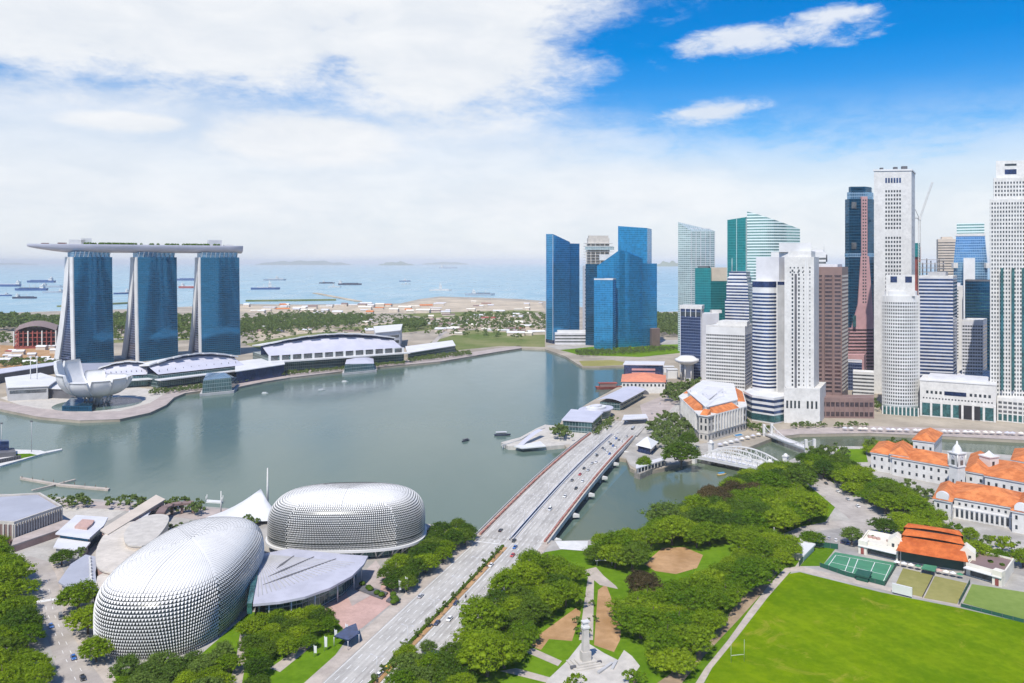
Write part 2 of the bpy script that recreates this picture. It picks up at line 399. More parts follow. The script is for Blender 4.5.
M['g_pale'] = glass_wall('pale_green_glass', (.36, .50, .50), 3.6, 4.0, (.55, .62, .62), .3, .12, .5, .35, seed=2)
M['g_teal'] = glass_wall('teal_glass', (.015, .27, .29), 4.0, 3.0, (.015, .18, .19), .14, .05, .65, .25, seed=3)
M['g_stripe'] = glass_wall('striped_green_glass', (.22, .42, .42), 4.4, 3.0, (.70, .80, .78), .42, .03, .6, .2, seed=4)
M['g_dark'] = glass_wall('dark_blue_glass', (.008, .09, .18), 4.0, 2.5, (.008, .07, .13), .15, .06, .75, .4, seed=6)
M['g_sky'] = glass_wall('sky_blue_glass', (.17, .36, .55), 4.0, 3.0, (.3, .42, .52), .15, .06, .7, .25, seed=8)
M['g_navy'] = glass_wall('navy_glass', (.035, .06, .15), 4.0, 2.5, (.16, .2, .3), .14, .04, .6, .3, seed=9)
M['g_low'] = glass_wall('low_green_glass', (.06, .13, .14), 4.5, 3.0, (.25, .3, .3), .12, .08, .5, .4, seed=10)
M['lattice'] = mat('sunshade_aluminium', (.71, .70, .67), .5, .0, vary=.07, scale=.06)
M['shell'] = mat('shell_glass', (.045, .055, .05), .25, .1, vary=.3, scale=.1)
# ------------------------------------------------------------------ the setting: water, land, roads, lawns
def sheet(name, pts, z, m, kind='structure', px=True):
    b = MB(); ps = [P(*p, z) if px else Vector((p[0], p[1], z)) for p in pts]; ps = [Vector((p.x, p.y, z)) for p in ccw(ps)]
    b.face(ps); o = b.build(name, m, None, (0, 0, 0)); return tag(o, kind=kind)
def land(name, pts, z, m, px=True):
    ps = ccw([V2(P(*p, z)) if px else Vector(p) for p in pts])
    b = MB(); b.prism(ps, -3, z); o = b.build(name, m, None, (0, 0, 0)); return tag(o, kind='structure')
b = MB(); S = 120000
b.face([(-S, -3000, 0), (S, -3000, 0), (S, S, 0), (-S, S, 0)]); tag(b.build('sea', M['sea'], None, (0, 0, 0)), kind='structure')
b = MB(); b.face([(-1500, 200, .15), (1300, 200, .15), (1300, 1900, .15), (-1500, 1900, .15)]); tag(b.build('bay_water', M['bay'], None, (0, 0, 0)), kind='structure')
sheet('river', [(560, 541), (636, 459), (640, 470), (690, 458), (735, 448), (775, 434), (1200, 443), (1200, 470), (1024, 462), (840, 452), (752, 480), (690, 510), (640, 541)], .2, M['river'])
# south and east shore: marina, reclaimed land, business district (one sheet)
south = [(-140, 400), (-60, 405), (0, 409), (20, 413), (40, 417), (80, 420.5), (120, 419), (150, 412.5), (166, 405), (174, 397.5), (185, 393), (200, 391), (235, 387.5), (262, 382), (290, 377.5), (340, 371.5), (380, 367), (440, 361.5),
         (496, 352), (522, 348), (545, 349), (565, 356), (582, 366.5), (600, 366.5), (624, 365.5), (627, 382), (612, 390), (590, 402), (562, 420), (556, 432), (566, 447), (600, 455), (626, 459), (630, 468), (640, 473), (664, 468), (690, 461), (700, 455),
         (735, 451), (752, 446), (775, 437), (800, 434), (870, 433), (940, 436), (1024, 440), (1200, 446)]
sp = [V2(P(*p)) for p in south] + [Vector((1900, 700)), Vector((3300, 3300))] + [V2(P(*p)) for p in
      [(760, 306), (700, 311), (655, 312), (600, 310), (545, 301), (520, 299), (480, 297.5), (440, 296.5), (420, 299), (400, 303.5), (300, 304.5), (240, 304), (180, 307), (130, 309), (60, 311), (0, 313), (-100, 316), (-300, 318)]]
land('south_shore', sp, ZL, M['land'], px=False)
# near shore with the theatre, the park and the playing field
near = [V2(P(*p, 4)) for p in [(-200, 492), (-60, 494), (20, 494), (60, 497), (110, 500), (200, 506), (250, 510), (400, 520), (450, 527), (478, 533), (505, 536), (540, 538), (556, 541), (588, 540), (604, 537), (640, 534), (662, 521), (690, 503), (720, 490),
      (742, 478), (752, 472), (775, 466), (800, 456), (815, 449), (840, 446), (900, 447), (1024, 456), (1200, 466)]]
near += [Vector((900, 500)), Vector((900, 60)), Vector((-700, 60)), Vector((-900, 500))]
ZN = 4.0
land('near_shore', near, ZN, M['city'], px=False)

def Q(px, py, z=ZN): return P(px, py, z)
# ---- promenade round the museum and along the bay
prom_out = [(-60, 405), (0, 409), (20, 413), (40, 417), (80, 420.5), (120, 419), (150, 412.5), (166, 405), (174, 397.5), (185, 393), (200, 391), (235, 387.5), (262, 382), (290, 377.5), (340, 371.5), (380, 367), (440, 361.5), (496, 352), (522, 348)]
prom_in = [(520, 345.5), (496, 348.5), (440, 357), (380, 362), (340, 367), (290, 372.5), (262, 377), (235, 382), (200, 386), (180, 388), (166, 393), (150, 403), (120, 411), (80, 412), (40, 408.5), (20, 405), (0, 401), (-60, 397)]
sheet('bay_promenade', prom_out+prom_in, ZL+.05, M['prom'])
sheet('museum_plaza', [(0, 398), (30, 389), (66, 386), (120, 385), (158, 390), (166, 394), (150, 403), (120, 411), (80, 412), (40, 408.5), (20, 405)], ZL+.02, M['stone'])
sheet('sand_flat', [(240, 322), (262, 346), (330, 330), (420, 326), (540, 333), (545, 316), (470, 312), (420, 318), (330, 326), (300, 323)], ZL+.03, M['sandlot'])
sheet('site_ground', [(0, 345), (60, 348), (60, 362), (30, 366), (0, 372)], ZL+.03, M['sand'])
sheet('scrub_land', [(430, 342), (470, 330), (545, 332), (545, 347), (500, 346), (440, 352)], ZL+.05, M['scrub'])
sheet('far_sand', [(240, 312), (240, 306), (400, 305), (440, 298), (540, 302), (546, 312), (420, 312), (330, 315)], ZL+.03, M['sandlot'])
for q_ in ([(245, 344), (300, 334), (340, 331), (330, 337), (262, 350)], [(330, 329), (420, 321), (470, 326), (400, 333)], [(455, 338), (540, 340), (540, 336), (470, 333)], [(60, 345), (240, 338), (240, 333), (60, 338)], [(400, 314), (520, 310), (545, 312), (430, 318)]): sheet('scrub_land', q_, ZL+.07, M['scrub'])
for q_ in ([(240, 330.5), (420, 318.5), (545, 324), (545, 325), (420, 319.8), (240, 332)], [(424, 350), (440, 334), (470, 318), (472, 318), (444, 334), (430, 350)], [(0, 341), (240, 335.5), (240, 336.5), (0, 342.5)]): sheet('site_road', q_, ZL+.1, M['asphalt_plain'])
sheet('spit_lawn', [(579, 361), (612, 360), (624, 362), (623, 365), (600, 366), (583, 366)], ZL+.06, M['turf_tan'])
sheet('district_lawn', [(560, 350), (600, 346), (690, 344), (690, 352), (640, 357), (580, 355)], ZL+.06, M['lawn'])
sheet('tower_forecourt', [(545, 346), (600, 340), (690, 340), (690, 344), (600, 346), (560, 350)], ZL+.05, M['city'])
# ---- the avenue and its bridge: edges are straight in plan
def mkline(a, b):
    return lambda t: a.lerp(b, t)
eL = (Q(324, 683), Q(477, 540)); eR = (Q(425, 683), Q(545, 541))
U = ((eL[1]-eL[0])+(eR[1]-eR[0])).normalized(); NR = Vector((U.y, -U.x, 0))
A0 = (eL[1]+eR[1])/2; HALF = 19.0
def av(s, t, z=ZN): p = A0+U*s+NR*t; return Vector((p.x, p.y, z))     # s metres towards the bridge, t metres to the right
def strip(name, s0, s1, t0, t1, z, m):
    bb = MB(); bb.face([av(s0, t0, z), av(s0, t1, z), av(s1, t1, z), av(s1, t0, z)] if True else None)
    o = bb.build(name, m, None, (0, 0, 0)); return tag(o, kind='structure')
SB = 300.0                                        # length of the bridge
def road_mat():
    """asphalt worn in streaks along the lanes"""
    m, N, b = new_mat('worn_lanes'); g = N.new('ShaderNodeNewGeometry'); mp = N.new('ShaderNodeMapping'); N.l.new(g.outputs['Position'], mp.inputs[0])
    mp.vector_type = 'TEXTURE'; mp.inputs['Rotation'].default_value = (0, 0, math.atan2(U.y, U.x)); mp.inputs['Scale'].default_value = (60, 1.6, 1)
    f = N.noise(mp.outputs[0], 1.0, 4, .6); f2 = N.noise(g.outputs['Position'], .05, 5, .65); f3 = N.noise(g.outputs['Position'], .7, 3, .6)
    k = N.m('ADD', N.m('ADD', N.m('MULTIPLY', f, .55), N.m('MULTIPLY', f2, .3)), N.m('MULTIPLY', f3, .15))
    N.put(b.inputs['Base Color'], N.mix(N.step(k, .36, .62), (.30, .285, .26), (.49, .47, .43))); b.inputs['Roughness'].default_value = .9
    return m
M['asphalt'] = road_mat()
strip('avenue', -330, 3, -HALF, HALF, ZN+.04, M['asphalt'])
strip('pavement_strip', -330, 3, -HALF-6.5, -HALF, ZN+.12, M['path'])
strip('pavement_strip', -330, 3, HALF, HALF+4, ZN+.12, M['path'])
def zb(s): return ZN+.04+3.2*math.sin(PI*max(0, min(1, (s+4)/(SB+8))))     # the deck rises gently
def dashes(name, ts, s0, s1, step, ln, w, bridge=False):
    bb = MB()
    for t in ts:
        s = s0
        while s < s1:
            za, zc = (zb(s), zb(min(s+ln, s1))) if bridge else (ZN+.04, ZN+.04)
            p = [av(s, t-w/2, za+.012), av(s, t+w/2, za+.012), av(min(s+ln, s1), t+w/2, zc+.012), av(min(s+ln, s1), t-w/2, zc+.012)]
            bb.face(p); s += step
    o = bb.build(name, M['paint'], None, (0, 0, 0)); return tag(o, kind='structure')
dashes('lane_marking', [-15.4, -12, -8.6, -5.2, 5.2, 8.6, 12, 15.4], -330, 0, 9, 3.5, .28)
dashes('edge_marking', [-HALF+.7, HALF-.7, -2.6, 2.6], -330, 0, 20, 20, .25)
bb = MB()                                          # stop lines across the avenue
for s in (-8,): bb.face([av(s, -HALF+1, ZN+.056), av(s, -3, ZN+.056), av(s+.8, -3, ZN+.056), av(s+.8, -HALF+1, ZN+.056)])
tag(bb.build('stop_line', M['paint'], None, (0, 0, 0)), kind='structure')
# planted median
bb = MB(); bb.prism(ccw([V2(av(-330, -1.9)), V2(av(-330, 1.9)), V2(av(-12, 1.9)), V2(av(-12, -1.9))]), ZN, ZN+.3)
tag(bb.build('median_kerb', M['sand'], None, (0, 0, 0)), kind='structure')
bb = MB(); rh = random.Random(4)
for i in range(212):
    s = -328+i*1.5; p = av(s, -1.0+rh.uniform(-.15, .15), ZN+.3); w = rh.uniform(.75, 1.1); bb.lathe(tuple(p), [(w*.8, 0), (w, .35), (w*.75, .8*rh.uniform(.8, 1.2)), (0, 1.0)], 7, False)
hg_ = bb.build('hedge', M['hedge']); tag(hg_, 'low clipped green hedge along the middle strip of the avenue', 'hedge')
# ---- left-hand road
lr = [(14, 560), (30, 556), (50, 562), (56, 575), (60, 590), (63, 612), (72, 634), (84, 655), (100, 676), (112, 695), (66, 695), (58, 672), (48, 640), (38, 612), (31, 588), (24, 574)]
sheet('side_road', lr, ZN+.04, M['asphalt_plain'])
sheet('side_pavement', [(50, 562), (58, 560), (66, 575), (70, 592), (74, 612), (84, 632), (96, 652), (112, 672), (124, 695), (112, 695), (100, 676), (84, 655), (72, 634), (63, 612), (60, 590), (56, 575)], ZN+.12, M['path'])
bb = MB()
for f in (.36, .62):
    for k in range(26):
        if k % 2: continue
        def ed(y, side):
            L = [(574, 26), (588, 31), (612, 38), (640, 48), (672, 58), (695, 66)]; R = [(575, 56), (590, 60), (612, 63), (634, 72), (655, 84), (676, 100), (695, 112)]
            T = L if side == 0 else R
            for (y0, x0), (y1, x1) in zip(T, T[1:]):
                if y <= y1: return lerp(x0, x1, (y-y0)/(y1-y0))
            return T[-1][1]
        y0, y1 = 580+k*4.4, 580+k*4.4+3.0
        x0, x1 = lerp(ed(y0, 0), ed(y0, 1), f), lerp(ed(y1, 0), ed(y1, 1), f)
        a, c = Q(x0, y0, ZN+.056), Q(x1, y1, ZN+.056); w = Vector((.14, 0, 0)); bb.face([a-w, a+w, c+w, c-w])
tag(bb.build('lane_marking', M['paint'], None, (0, 0, 0)), kind='structure')
bb = MB()                                           # crossing line
bb.face([Q(36, 601, ZN+.056), Q(36, 603, ZN+.056), Q(62, 599, ZN+.056), Q(62, 597, ZN+.056)]); tag(bb.build('stop_line', M['paint'], None, (0, 0, 0)), kind='structure')
# ---- ground around the theatre
sheet('theatre_lawn', [(110, 672), (200, 655), (250, 612), (330, 612), (352, 632), (320, 676), (300, 695), (110, 695)], ZN+.05, M['lawn'])
sheet('theatre_path', [(225, 695), (236, 660), (240, 634), (247, 634), (246, 660), (240, 695)], ZN+.08, M['path'])
sheet('theatre_path', [(270, 668), (310, 640), (316, 643), (280, 672)], ZN+.085, M['path'])
sheet('theatre_plaza', [(274, 622), (300, 606), (345, 590), (372, 566), (395, 585), (391, 604), (362, 628), (348, 634), (330, 614), (300, 618)], ZN+.06, M['pink'])
sheet('theatre_forecourt', [(345, 590), (376, 560), (384, 572), (380, 590), (352, 606)], ZN+.10, M['prom'])
sheet('waterfront_plaza', [(60, 500), (110, 502), (128, 509), (110, 520), (84, 528), (60, 534), (40, 522)], ZN+.05, M['stone'])
sheet('waterfront_walk', [(0, 497), (110, 502), (250, 511), (262, 517), (200, 520), (110, 509), (0, 505)], ZN+.055, M['prom'])
# ---- park
sheet('park_lawn', [(440, 695), (458, 640), (545, 552), (590, 545), (640, 541), (720, 500), (790, 470), (830, 470), (840, 500), (800, 560), (700, 695)], ZN+.05, M['lawn'])
sheet('earth_clearing', [(529, 645), (540, 634), (566, 615), (576, 608), (581, 612), (572, 641), (549, 639), (541, 650)], ZN+.08, M['sand'])
sheet('earth_clearing', [(598, 590), (606, 584), (612, 600), (622, 622), (620, 640), (614, 652), (594, 645)], ZN+.08, M['sand'])
sheet('earth_clearing', [(644, 564), (662, 548), (684, 547), (703, 555), (697, 568), (676, 574), (655, 571)], ZN+.08, M['sand'])
sheet('park_walk', [(580, 571), (596, 567), (604, 576), (616, 586), (618, 589), (600, 585), (594, 580), (593, 640), (579, 640), (586, 590), (588, 577)], ZN+.085, M['path'])
sheet('park_walk', [(523, 651), (533, 648), (562, 661), (558, 666)], ZN+.085, M['path'])
sheet('park_walk', [(500, 671), (516, 668), (556, 679), (552, 684)], ZN+.085, M['path'])
sheet('memorial_terrace', [(581, 643), (588, 643), (604, 653), (618, 660), (624, 650), (632, 656), (640, 666), (620, 695), (540, 695), (548, 679), (566, 662)], ZN+.1, M['stone'])
sheet('park_walk', [(735, 548), (748, 544), (766, 540), (764, 545), (746, 553)], ZN+.085, M['path'])
sheet('stone_platform', [(555, 541), (588, 541), (587, 551), (560, 549)], ZN+.3, M['white'])
sheet('park_edge_road', [(640, 695), (690, 660), (716, 630), (735, 606), (757, 576), (772, 562), (782, 566), (765, 590), (740, 618), (705, 655), (672, 695)], ZN+.07, M['dirt'])
sheet('field_walk', [(688, 695), (705, 668), (728, 640), (748, 612), (768, 586), (785, 568), (800, 566), (960, 604), (960, 607), (798, 571), (790, 572), (768, 597), (738, 636), (712, 668), (700, 690)], ZN+.09, M['path'])
sheet('playing_field', [(700, 695), (712, 668), (738, 636), (768, 597), (788, 574), (800, 572), (880, 592), (960, 608), (1100, 640), (1100, 760), (700, 760)], ZN+.075, M['field'])
# ---- roads on the right
sheet('riverside_road', [(788, 470), (812, 468), (832, 482), (850, 496), (872, 510), (892, 528), (905, 546), (870, 548), (862, 530), (846, 516), (830, 503), (812, 488)], ZN+.06, M['asphalt_plain'])
sheet('park_drive', [(742, 566), (768, 540), (800, 527), (830, 521), (870, 520), (872, 526), (836, 528), (806, 533), (785, 545), (768, 562), (756, 572)], ZN+.065, M['asphalt_plain'])
sheet('club_car_park', [(800, 533), (850, 528), (868, 540), (862, 560), (830, 548), (800, 545)], ZN+.07, M['asphalt_dark'])
sheet('connaught_road', [(905, 540), (960, 548), (1024, 560), (1200, 590), (1200, 610), (1024, 576), (960, 562), (900, 552)], ZN+.062, M['asphalt_dark'])
sheet('riverside_lawn', [(838, 449), (865, 449), (868, 462), (845, 463), (832, 456)], ZN+.06, M['lawn'])
sheet('tennis_court', [(822, 566), (835, 552), (896, 563), (885, 585)], ZN+.1, M['court'])
bb = MB(); z = ZN+.12
def cline(a, c, w=.16):
    p, q = Q(*a, z), Q(*c, z); d = (q-p).normalized(); n = Vector((-d.y, d.x, 0))*w; bb.face([p-n, q-n, q+n, p+n])
for a, c in [((828, 566), (836, 555)), ((836, 555), (891, 565)), ((891, 565), (883, 582)), ((883, 582), (828, 566)), ((852, 574), (858, 559)), ((868, 578), (875, 562)), ((831, 562), (886, 575)), ((845, 571), (850, 558))]: cline(a, c)
tag(bb.build('court_line', M['paint'], None, (0, 0, 0)), kind='structure')
sheet('dry_green', [(893, 590), (903, 568), (933, 575), (922, 597)], ZN+.1, M['turf_tan'])
sheet('dry_green', [(924, 598), (935, 576), (967, 583), (957, 604)], ZN+.1, M['turf_tan'])
sheet('bowling_green', [(963, 603), (972, 584), (1024, 592), (1100, 604), (1100, 640), (1024, 620)], ZN+.1, M['turf_olive'])
sheet('practice_lawn', [(800, 566), (815, 547), (836, 548), (822, 566)], ZN+.1, M['lawn'])
# business district ground and quay walk
sheet('quay_walk', [(775, 437), (800, 434), (870, 433), (940, 436), (1024, 440), (1200, 446), (1200, 438), (1024, 432), (940, 428), (870, 426), (800, 428), (775, 430)], ZL+.05, M['prom'])
sheet('district_road', [(630, 428), (664, 408), (690, 385), (720, 372), (728, 372), (705, 388), (690, 410), (668, 440), (640, 450)], ZL+.04, M['asphalt'])
sheet('district_plaza', [(640, 405), (672, 392), (682, 398), (668, 412), (645, 425)], ZL+.06, M['prom'])
sheet('landing', [(566, 437), (600, 426), (634, 420), (656, 412), (684, 420), (700, 444), (740, 436), (742, 446), (700, 453), (664, 467), (641, 471), (630, 465), (626, 458), (600, 453), (570, 446)], ZL+.05, M['city'])
# ------------------------------------------------------------------ towers of the business district
TOWERS = {}
def tower(key, name, label, cat, poly, ztop, m, z0=ZL, part='wall', group=None):
    """an Empty at the base, and the shaft as its first part; returns a small record"""
    poly = ccw([V2(p) for p in poly]); c = mid(poly)
    r = thing(name, (c.x, c.y, z0), label, cat, group)
    MB().prism(poly, z0, ztop).build(part, m, r)
    return r, poly
def fronts(poly, cond=.05):
    """indices of the outline's edges that face the camera side"""
    out = []
    for i in range(len(poly)):
        a, b = V2(poly[i]), V2(poly[(i+1) % len(poly)]); n = Vector((b.y-a.y, a.x-b.x)).normalized(); v = (-(a+b)/2).normalized()
        if n.dot(v) > cond: out.append(i)
    return out
def bands(r, poly, zs, h, m, name='window_band', off=.12):
    """one ribbon of glass per floor, all round the outline; the floors share the mesh"""
    R = wloc(r); o = offset(poly, off); i = offset(poly, -.4); b = MB(); n = len(poly); u = 0
    for k in range(n):
        j = (k+1) % n; L = (V2(o[j])-V2(o[k])).length
        b.face([(*o[k], 0), (*o[j], 0), (*o[j], h), (*o[k], h)], [(u, 0), (u+L, 0), (u+L, h), (u, h)]); u += L
        b.face([(*o[k], h), (*o[j], h), (*i[j], h), (*i[k], h)]); b.face([(*i[k], 0), (*i[j], 0), (*o[j], 0), (*o[k], 0)])
    me = b.mesh(name, m, (R.x, R.y, 0))
    for z in zs: put(name, me, r, (0, 0, z-R.z))
def edge_bands(r, a, b, zs, h, m, name='window_band', off=.12, thick=.5):
    """ribbons along one side only"""
    R = wloc(r); a, b = V2(a), V2(b); d = (b-a); L = d.length; ang = math.atan2(d.y, d.x)
    me = MB().prism([(0, -off), (L, -off), (L, thick), (0, thick)], 0, h, True, True).mesh(name, m)
    for z in zs: put(name, me, r, (a.x-R.x, a.y-R.y, z-R.z), ang)
def fins(r, a, b, n, z0, z1, w, m, name='pilaster', off=.35, ends=True):
    R = wloc(r); a, b = V2(a), V2(b); d = (b-a); L = d.length; ang = math.atan2(d.y, d.x)
    me = MB().prism([(-w/2, -off), (w/2, -off), (w/2, .3), (-w/2, .3)], 0, z1-z0, True, True).mesh(name, m)
    for k in range(n+1):
        if not ends and k in (0, n): continue
        p = a.lerp(b, lerp(w/2/L, 1-w/2/L, k/n)); put(name, me, r, (p.x-R.x, p.y-R.y, z0-R.z), ang)
class Wins:
    """single windows on a facade: the hundred that show largest are parts, the rest one piece of stuff"""
    def __init__(s, r): s.r = r; s.todo = []
    def row(s, a, b, us, zs, w, h, m, name='window', off=.1):
        a, b = V2(a), V2(b); d = b-a; ang = math.atan2(d.y, d.x)
        for z in zs:
            for u in us: s.todo.append((a.lerp(b, u), z, ang, w, h, m, name, off))
        return s
    def done(s):
        R = wloc(s.r); cache = {}
        s.todo.sort(key=lambda t: t[0].length)
        rest = {}
        for k, (p, z, ang, w, h, m, name, off) in enumerate(s.todo):
            if k < 100:
                key = (round(w, 3), round(h, 3), m.name, name, off)
                if key not in cache: cache[key] = MB().prism([(-w/2, -off), (w/2, -off), (w/2, .25), (-w/2, .25)], 0, h, True, True).mesh(name, m)
                put(name, cache[key], s.r, (p.x-R.x, p.y-R.y, z-R.z), ang)
            else:
                co, si = math.cos(ang), math.sin(ang)
                rest.setdefault((m.name, name), (m, MB()))[1].prism([(p.x+x*co-y*si, p.y+x*si+y*co) for x, y in ((-w/2, -off), (w/2, -off), (w/2, .25), (-w/2, .25))], z, z+h, True, True)
        for (mn, name), (m, b) in rest.items(): tag(b.build(name, m, s.r), kind='stuff')
def frange(a, b, step):
    out = []; x = a
    while x < b-1e-6: out.append(x); x += step
    return out
def top_box(r, poly, z, h, inset, m, name='roof_plant', frac=None):
    q = offset(poly, -inset); 
    if frac:
        c = mid(q); q = [c+(V2(p)-c)*frac for p in q]
    MB().prism(q, z, z+h).build(name, m, r); return q
def parapet(r, poly, z, h, m, w=.5, name='parapet'):
    o, i = offset(poly, .06), offset(poly, -w); b = MB(); n = len(poly)
    for k in range(n):
        j = (k+1) % n
        b.face([(*o[k], z-.5), (*o[j], z-.5), (*o[j], z+h), (*o[k], z+h)]); b.face([(*o[k], z+h), (*o[j], z+h), (*i[j], z+h), (*i[k], z+h)]); b.face([(*i[j], z), (*i[k], z), (*i[k], z+h), (*i[j], z+h)])
    b.build(name, m, r)

# --- blue towers by the bay
d = 1600
p1 = quad3((546, 1600), (553.5, 1588), (580, 1640))
r, p = tower('a', 'office_tower', 'slim blue glass tower with stepped slanted top, first of the blue towers by the bay', 'tower',
             [D(546, 1612), D(553, 1585), D(570, 1612), D(569, 1650)], [Zy(234, 1612), Zy(234, 1585), Zy(242, 1612), Zy(242, 1650)], M['g_blue2'], part='glass_wall')
q = ccw([V2(D(570.1, 1614)), V2(D(579.5, 1628)), V2(D(578, 1668)), V2(D(568, 1650))])
MB().prism(q, ZL, Zy(243.5, 1620)).build('stepped_wing', M['g_blue'], r)
MB().prism(offset(p, .3), ZL, ZL+7).build('lobby', M['win_navy'], r)
fins(r, D(546, 1612), D(553, 1585), 1, ZL+7, Zy(235, 1600), .7, M['lgrey'], 'edge_fin')
# tall building site behind
q = fbox(585, 614, 1850, 36, 10)
r, p = tower('b', 'unfinished_tower', 'pale concrete tower still under construction behind the blue towers', 'building', q, Zy(266, 1850), M['lgrey'])
zf = frange(Zy(266, 1850), Zy(242, 1850), 6.5)
MB().prism(offset(p, -9), Zy(266, 1850), Zy(238, 1850)).build('core_wall', M['stone'], r)
for z in zf: MB().prism(offset(p, -1), z, z+1.0, True, True).build('floor_slab', M['white'], r)
for k in range(6):
    a = V2(p[0]).lerp(V2(p[1]), (k+.3)/6.3); MB().box((a.x, a.y+2.2, Zy(266, 1850)), (1.6, 1.6, Zy(243, 1850)-Zy(266, 1850))).build('column', M['stone'], r)
edge_bands(r, p[0], p[1], [Zy(250, 1850)], 8, M['g_pale'], 'safety_screen', 1.5)
edge_bands(r, p[0], p[1], frange(ZL+6, Zy(268, 1850), 8), 4, M['win_grey'])
top_box(r, p, Zy(238, 1850), 6, 11, M['stone'], 'roof_plant')
# big blue group
q = [D(618, 1560), D(647, 1545), D(651.5, 1580), D(622, 1610)]
r, p = tower('c', 'office_tower', 'tallest blue glass tower by the bay, with a lower wing on its right', 'tower', q, [Zy(226, 1560), Zy(228, 1545), Zy(229, 1580), Zy(227, 1610)], M['g_blue'], part='glass_wall')
w = ccw([V2(D(642, 1535)), V2(D(657, 1556)), V2(D(654, 1600)), V2(D(640, 1580))])
MB().prism(w, ZL, Zy(263.5, 1545)).build('side_wing', M['g_blue'], r)
MB().prism([V2(D(652, 1530)), V2(D(660, 1545)), V2(D(658, 1560)), V2(D(650, 1545))], ZL, ZL+34).build('annex', M['brown'], r)
fins(r, D(647, 1545), D(651.5, 1580), 1, ZL, Zy(229, 1560), .8, M['g_blue2'], 'edge_fin')
# curved tower in front of it
pts = []
for k in range(9):
    a = k/8; px = lerp(597, 642, a); pts.append(D(px, 1530-16*math.sin(PI*a)+8*a))
pts += [D(640, 1560), D(599, 1560)]
zz = [Zy(lerp(266, 250, min(1, k/8*2)) if k < 5 else lerp(250, 258, (k-4)/4), 1530) for k in range(9)]+[Zy(258, 1560), Zy(264, 1560)]
pp = [V2(x) for x in pts]
r = thing('office_tower', (mid(pp).x, mid(pp).y, ZL), 'broad blue glass tower with curved front and peaked top, between the two taller blue blocks', 'tower')
MB().prism(pp, ZL, zz).build('glass_wall', M['g_blue'], r)
wl = [V2(D(585.5, 1560)), V2(D(598, 1545)), V2(D(600, 1575)), V2(D(588, 1590))]
MB().prism(wl, ZL, Zy(264, 1560)).build('side_wing', M['g_dark'], r)
cw = V2(D(606, 1548)); MB().box((cw.x, cw.y, zz[2]-4), (26, 10, 11)).build('roof_plant', M['white'], r)
q = [D(594, 1490), D(613, 1478), D(616, 1505), D(597, 1515)]
r, p = tower('c3', 'office_tower', 'shorter pale blue glass slab standing in front of the curved blue tower', 'tower', q, [Zy(277.5, 1490), Zy(279.5, 1478), Zy(279.5, 1505), Zy(277.5, 1515)], M['g_blue2'], part='glass_wall')
fins(r, D(613, 1478), D(616, 1505), 1, ZL, Zy(280, 1480), .9, M['g_dark'], 'edge_fin')
parapet(r, p, Zy(279.6, 1490), 2.2, M['lgrey'])
q = fbox(555, 593, 1570, 30, 4)
r, p = tower('c4', 'podium_building', 'low white podium between the slim blue tower and the pale blue slab', 'building', q, Zy(333, 1570), M['lgrey'])
edge_bands(r, p[0], p[1], frange(ZL+4, Zy(334, 1570), 6), 3, M['win_grey'])
top_box(r, p, Zy(333, 1570), 4, 5, M['white2'])

# --- pale green tower with a sharp peak
q = [D(678, 1460), D(691, 1440), D(715, 1462), D(702, 1500)]
r, p = tower('d', 'apartment_tower', 'pale green glass tower rising to a sharp peak on its left edge', 'tower', q, [Zy(222, 1460), Zy(231, 1440), Zy(231, 1462), Zy(231, 1500)], M['g_pale'], part='glass_wall')
fins(r, D(691, 1440), D(715, 1462), 5, ZL, Zy(232, 1450), 1.0, M['lgrey'], 'pier')
top_box(r, p, Zy(231, 1450), 5, 6, M['lgrey'])
# --- dark green block with a tan core
q = [D(695, 1290), D(711, 1280), D(713, 1318), D(698, 1322)]
r, p = tower('e', 'office_tower', 'dark green glass block with a tan core beside the peaked pale tower', 'tower', q, Zy(268, 1285), M['g_teal'], part='glass_wall')
MB().prism([V2(D(711.2, 1290)), V2(D(727, 1290)), V2(D(727, 1320)), V2(D(712, 1320))], ZL, Zy(267.5, 1300)).build('service_core', M['beige'], r)
MB().prism([V2(D(711.2, 1276)), V2(D(728, 1276)), V2(D(728, 1289.7)), V2(D(711.4, 1289.7))], ZL, Zy(281, 1280)).build('lower_wing', M['g_teal'], r)
top_box(r, p, Zy(268, 1285), 3, 4, M['dgrey'])
# --- green glass tower with swept top
q = [D(727, 1240), D(746.5, 1225), D(748, 1262), D(730, 1270)]
r, p = tower('f', 'office_tower', 'large green glass tower with striped right side and a top that sweeps down', 'tower', q, [Zy(220, 1240), Zy(217, 1225), Zy(217, 1262), Zy(220, 1270)], M['g_teal'], part='glass_wall')
ps = []; zs = []
for k in range(9):
    a = k/8; px = lerp(747, 800, a); dd = 1222+6*a-14*math.sin(PI*a); ps.append(V2(D(px, dd))); zs.append(Zy(lerp(211.5, 229, a**1.15), dd))
ps += [V2(D(799, 1262)), V2(D(749, 1262))]; zs += [Zy(229, 1262), Zy(212, 1262)]
MB().prism(ps, ZL, zs).build('striped_wall', M['g_stripe'], r)
fins(r, D(727, 1240), D(746.5, 1225), 2, ZL, Zy(219, 1230), .8, M['g_pale'], 'edge_fin')
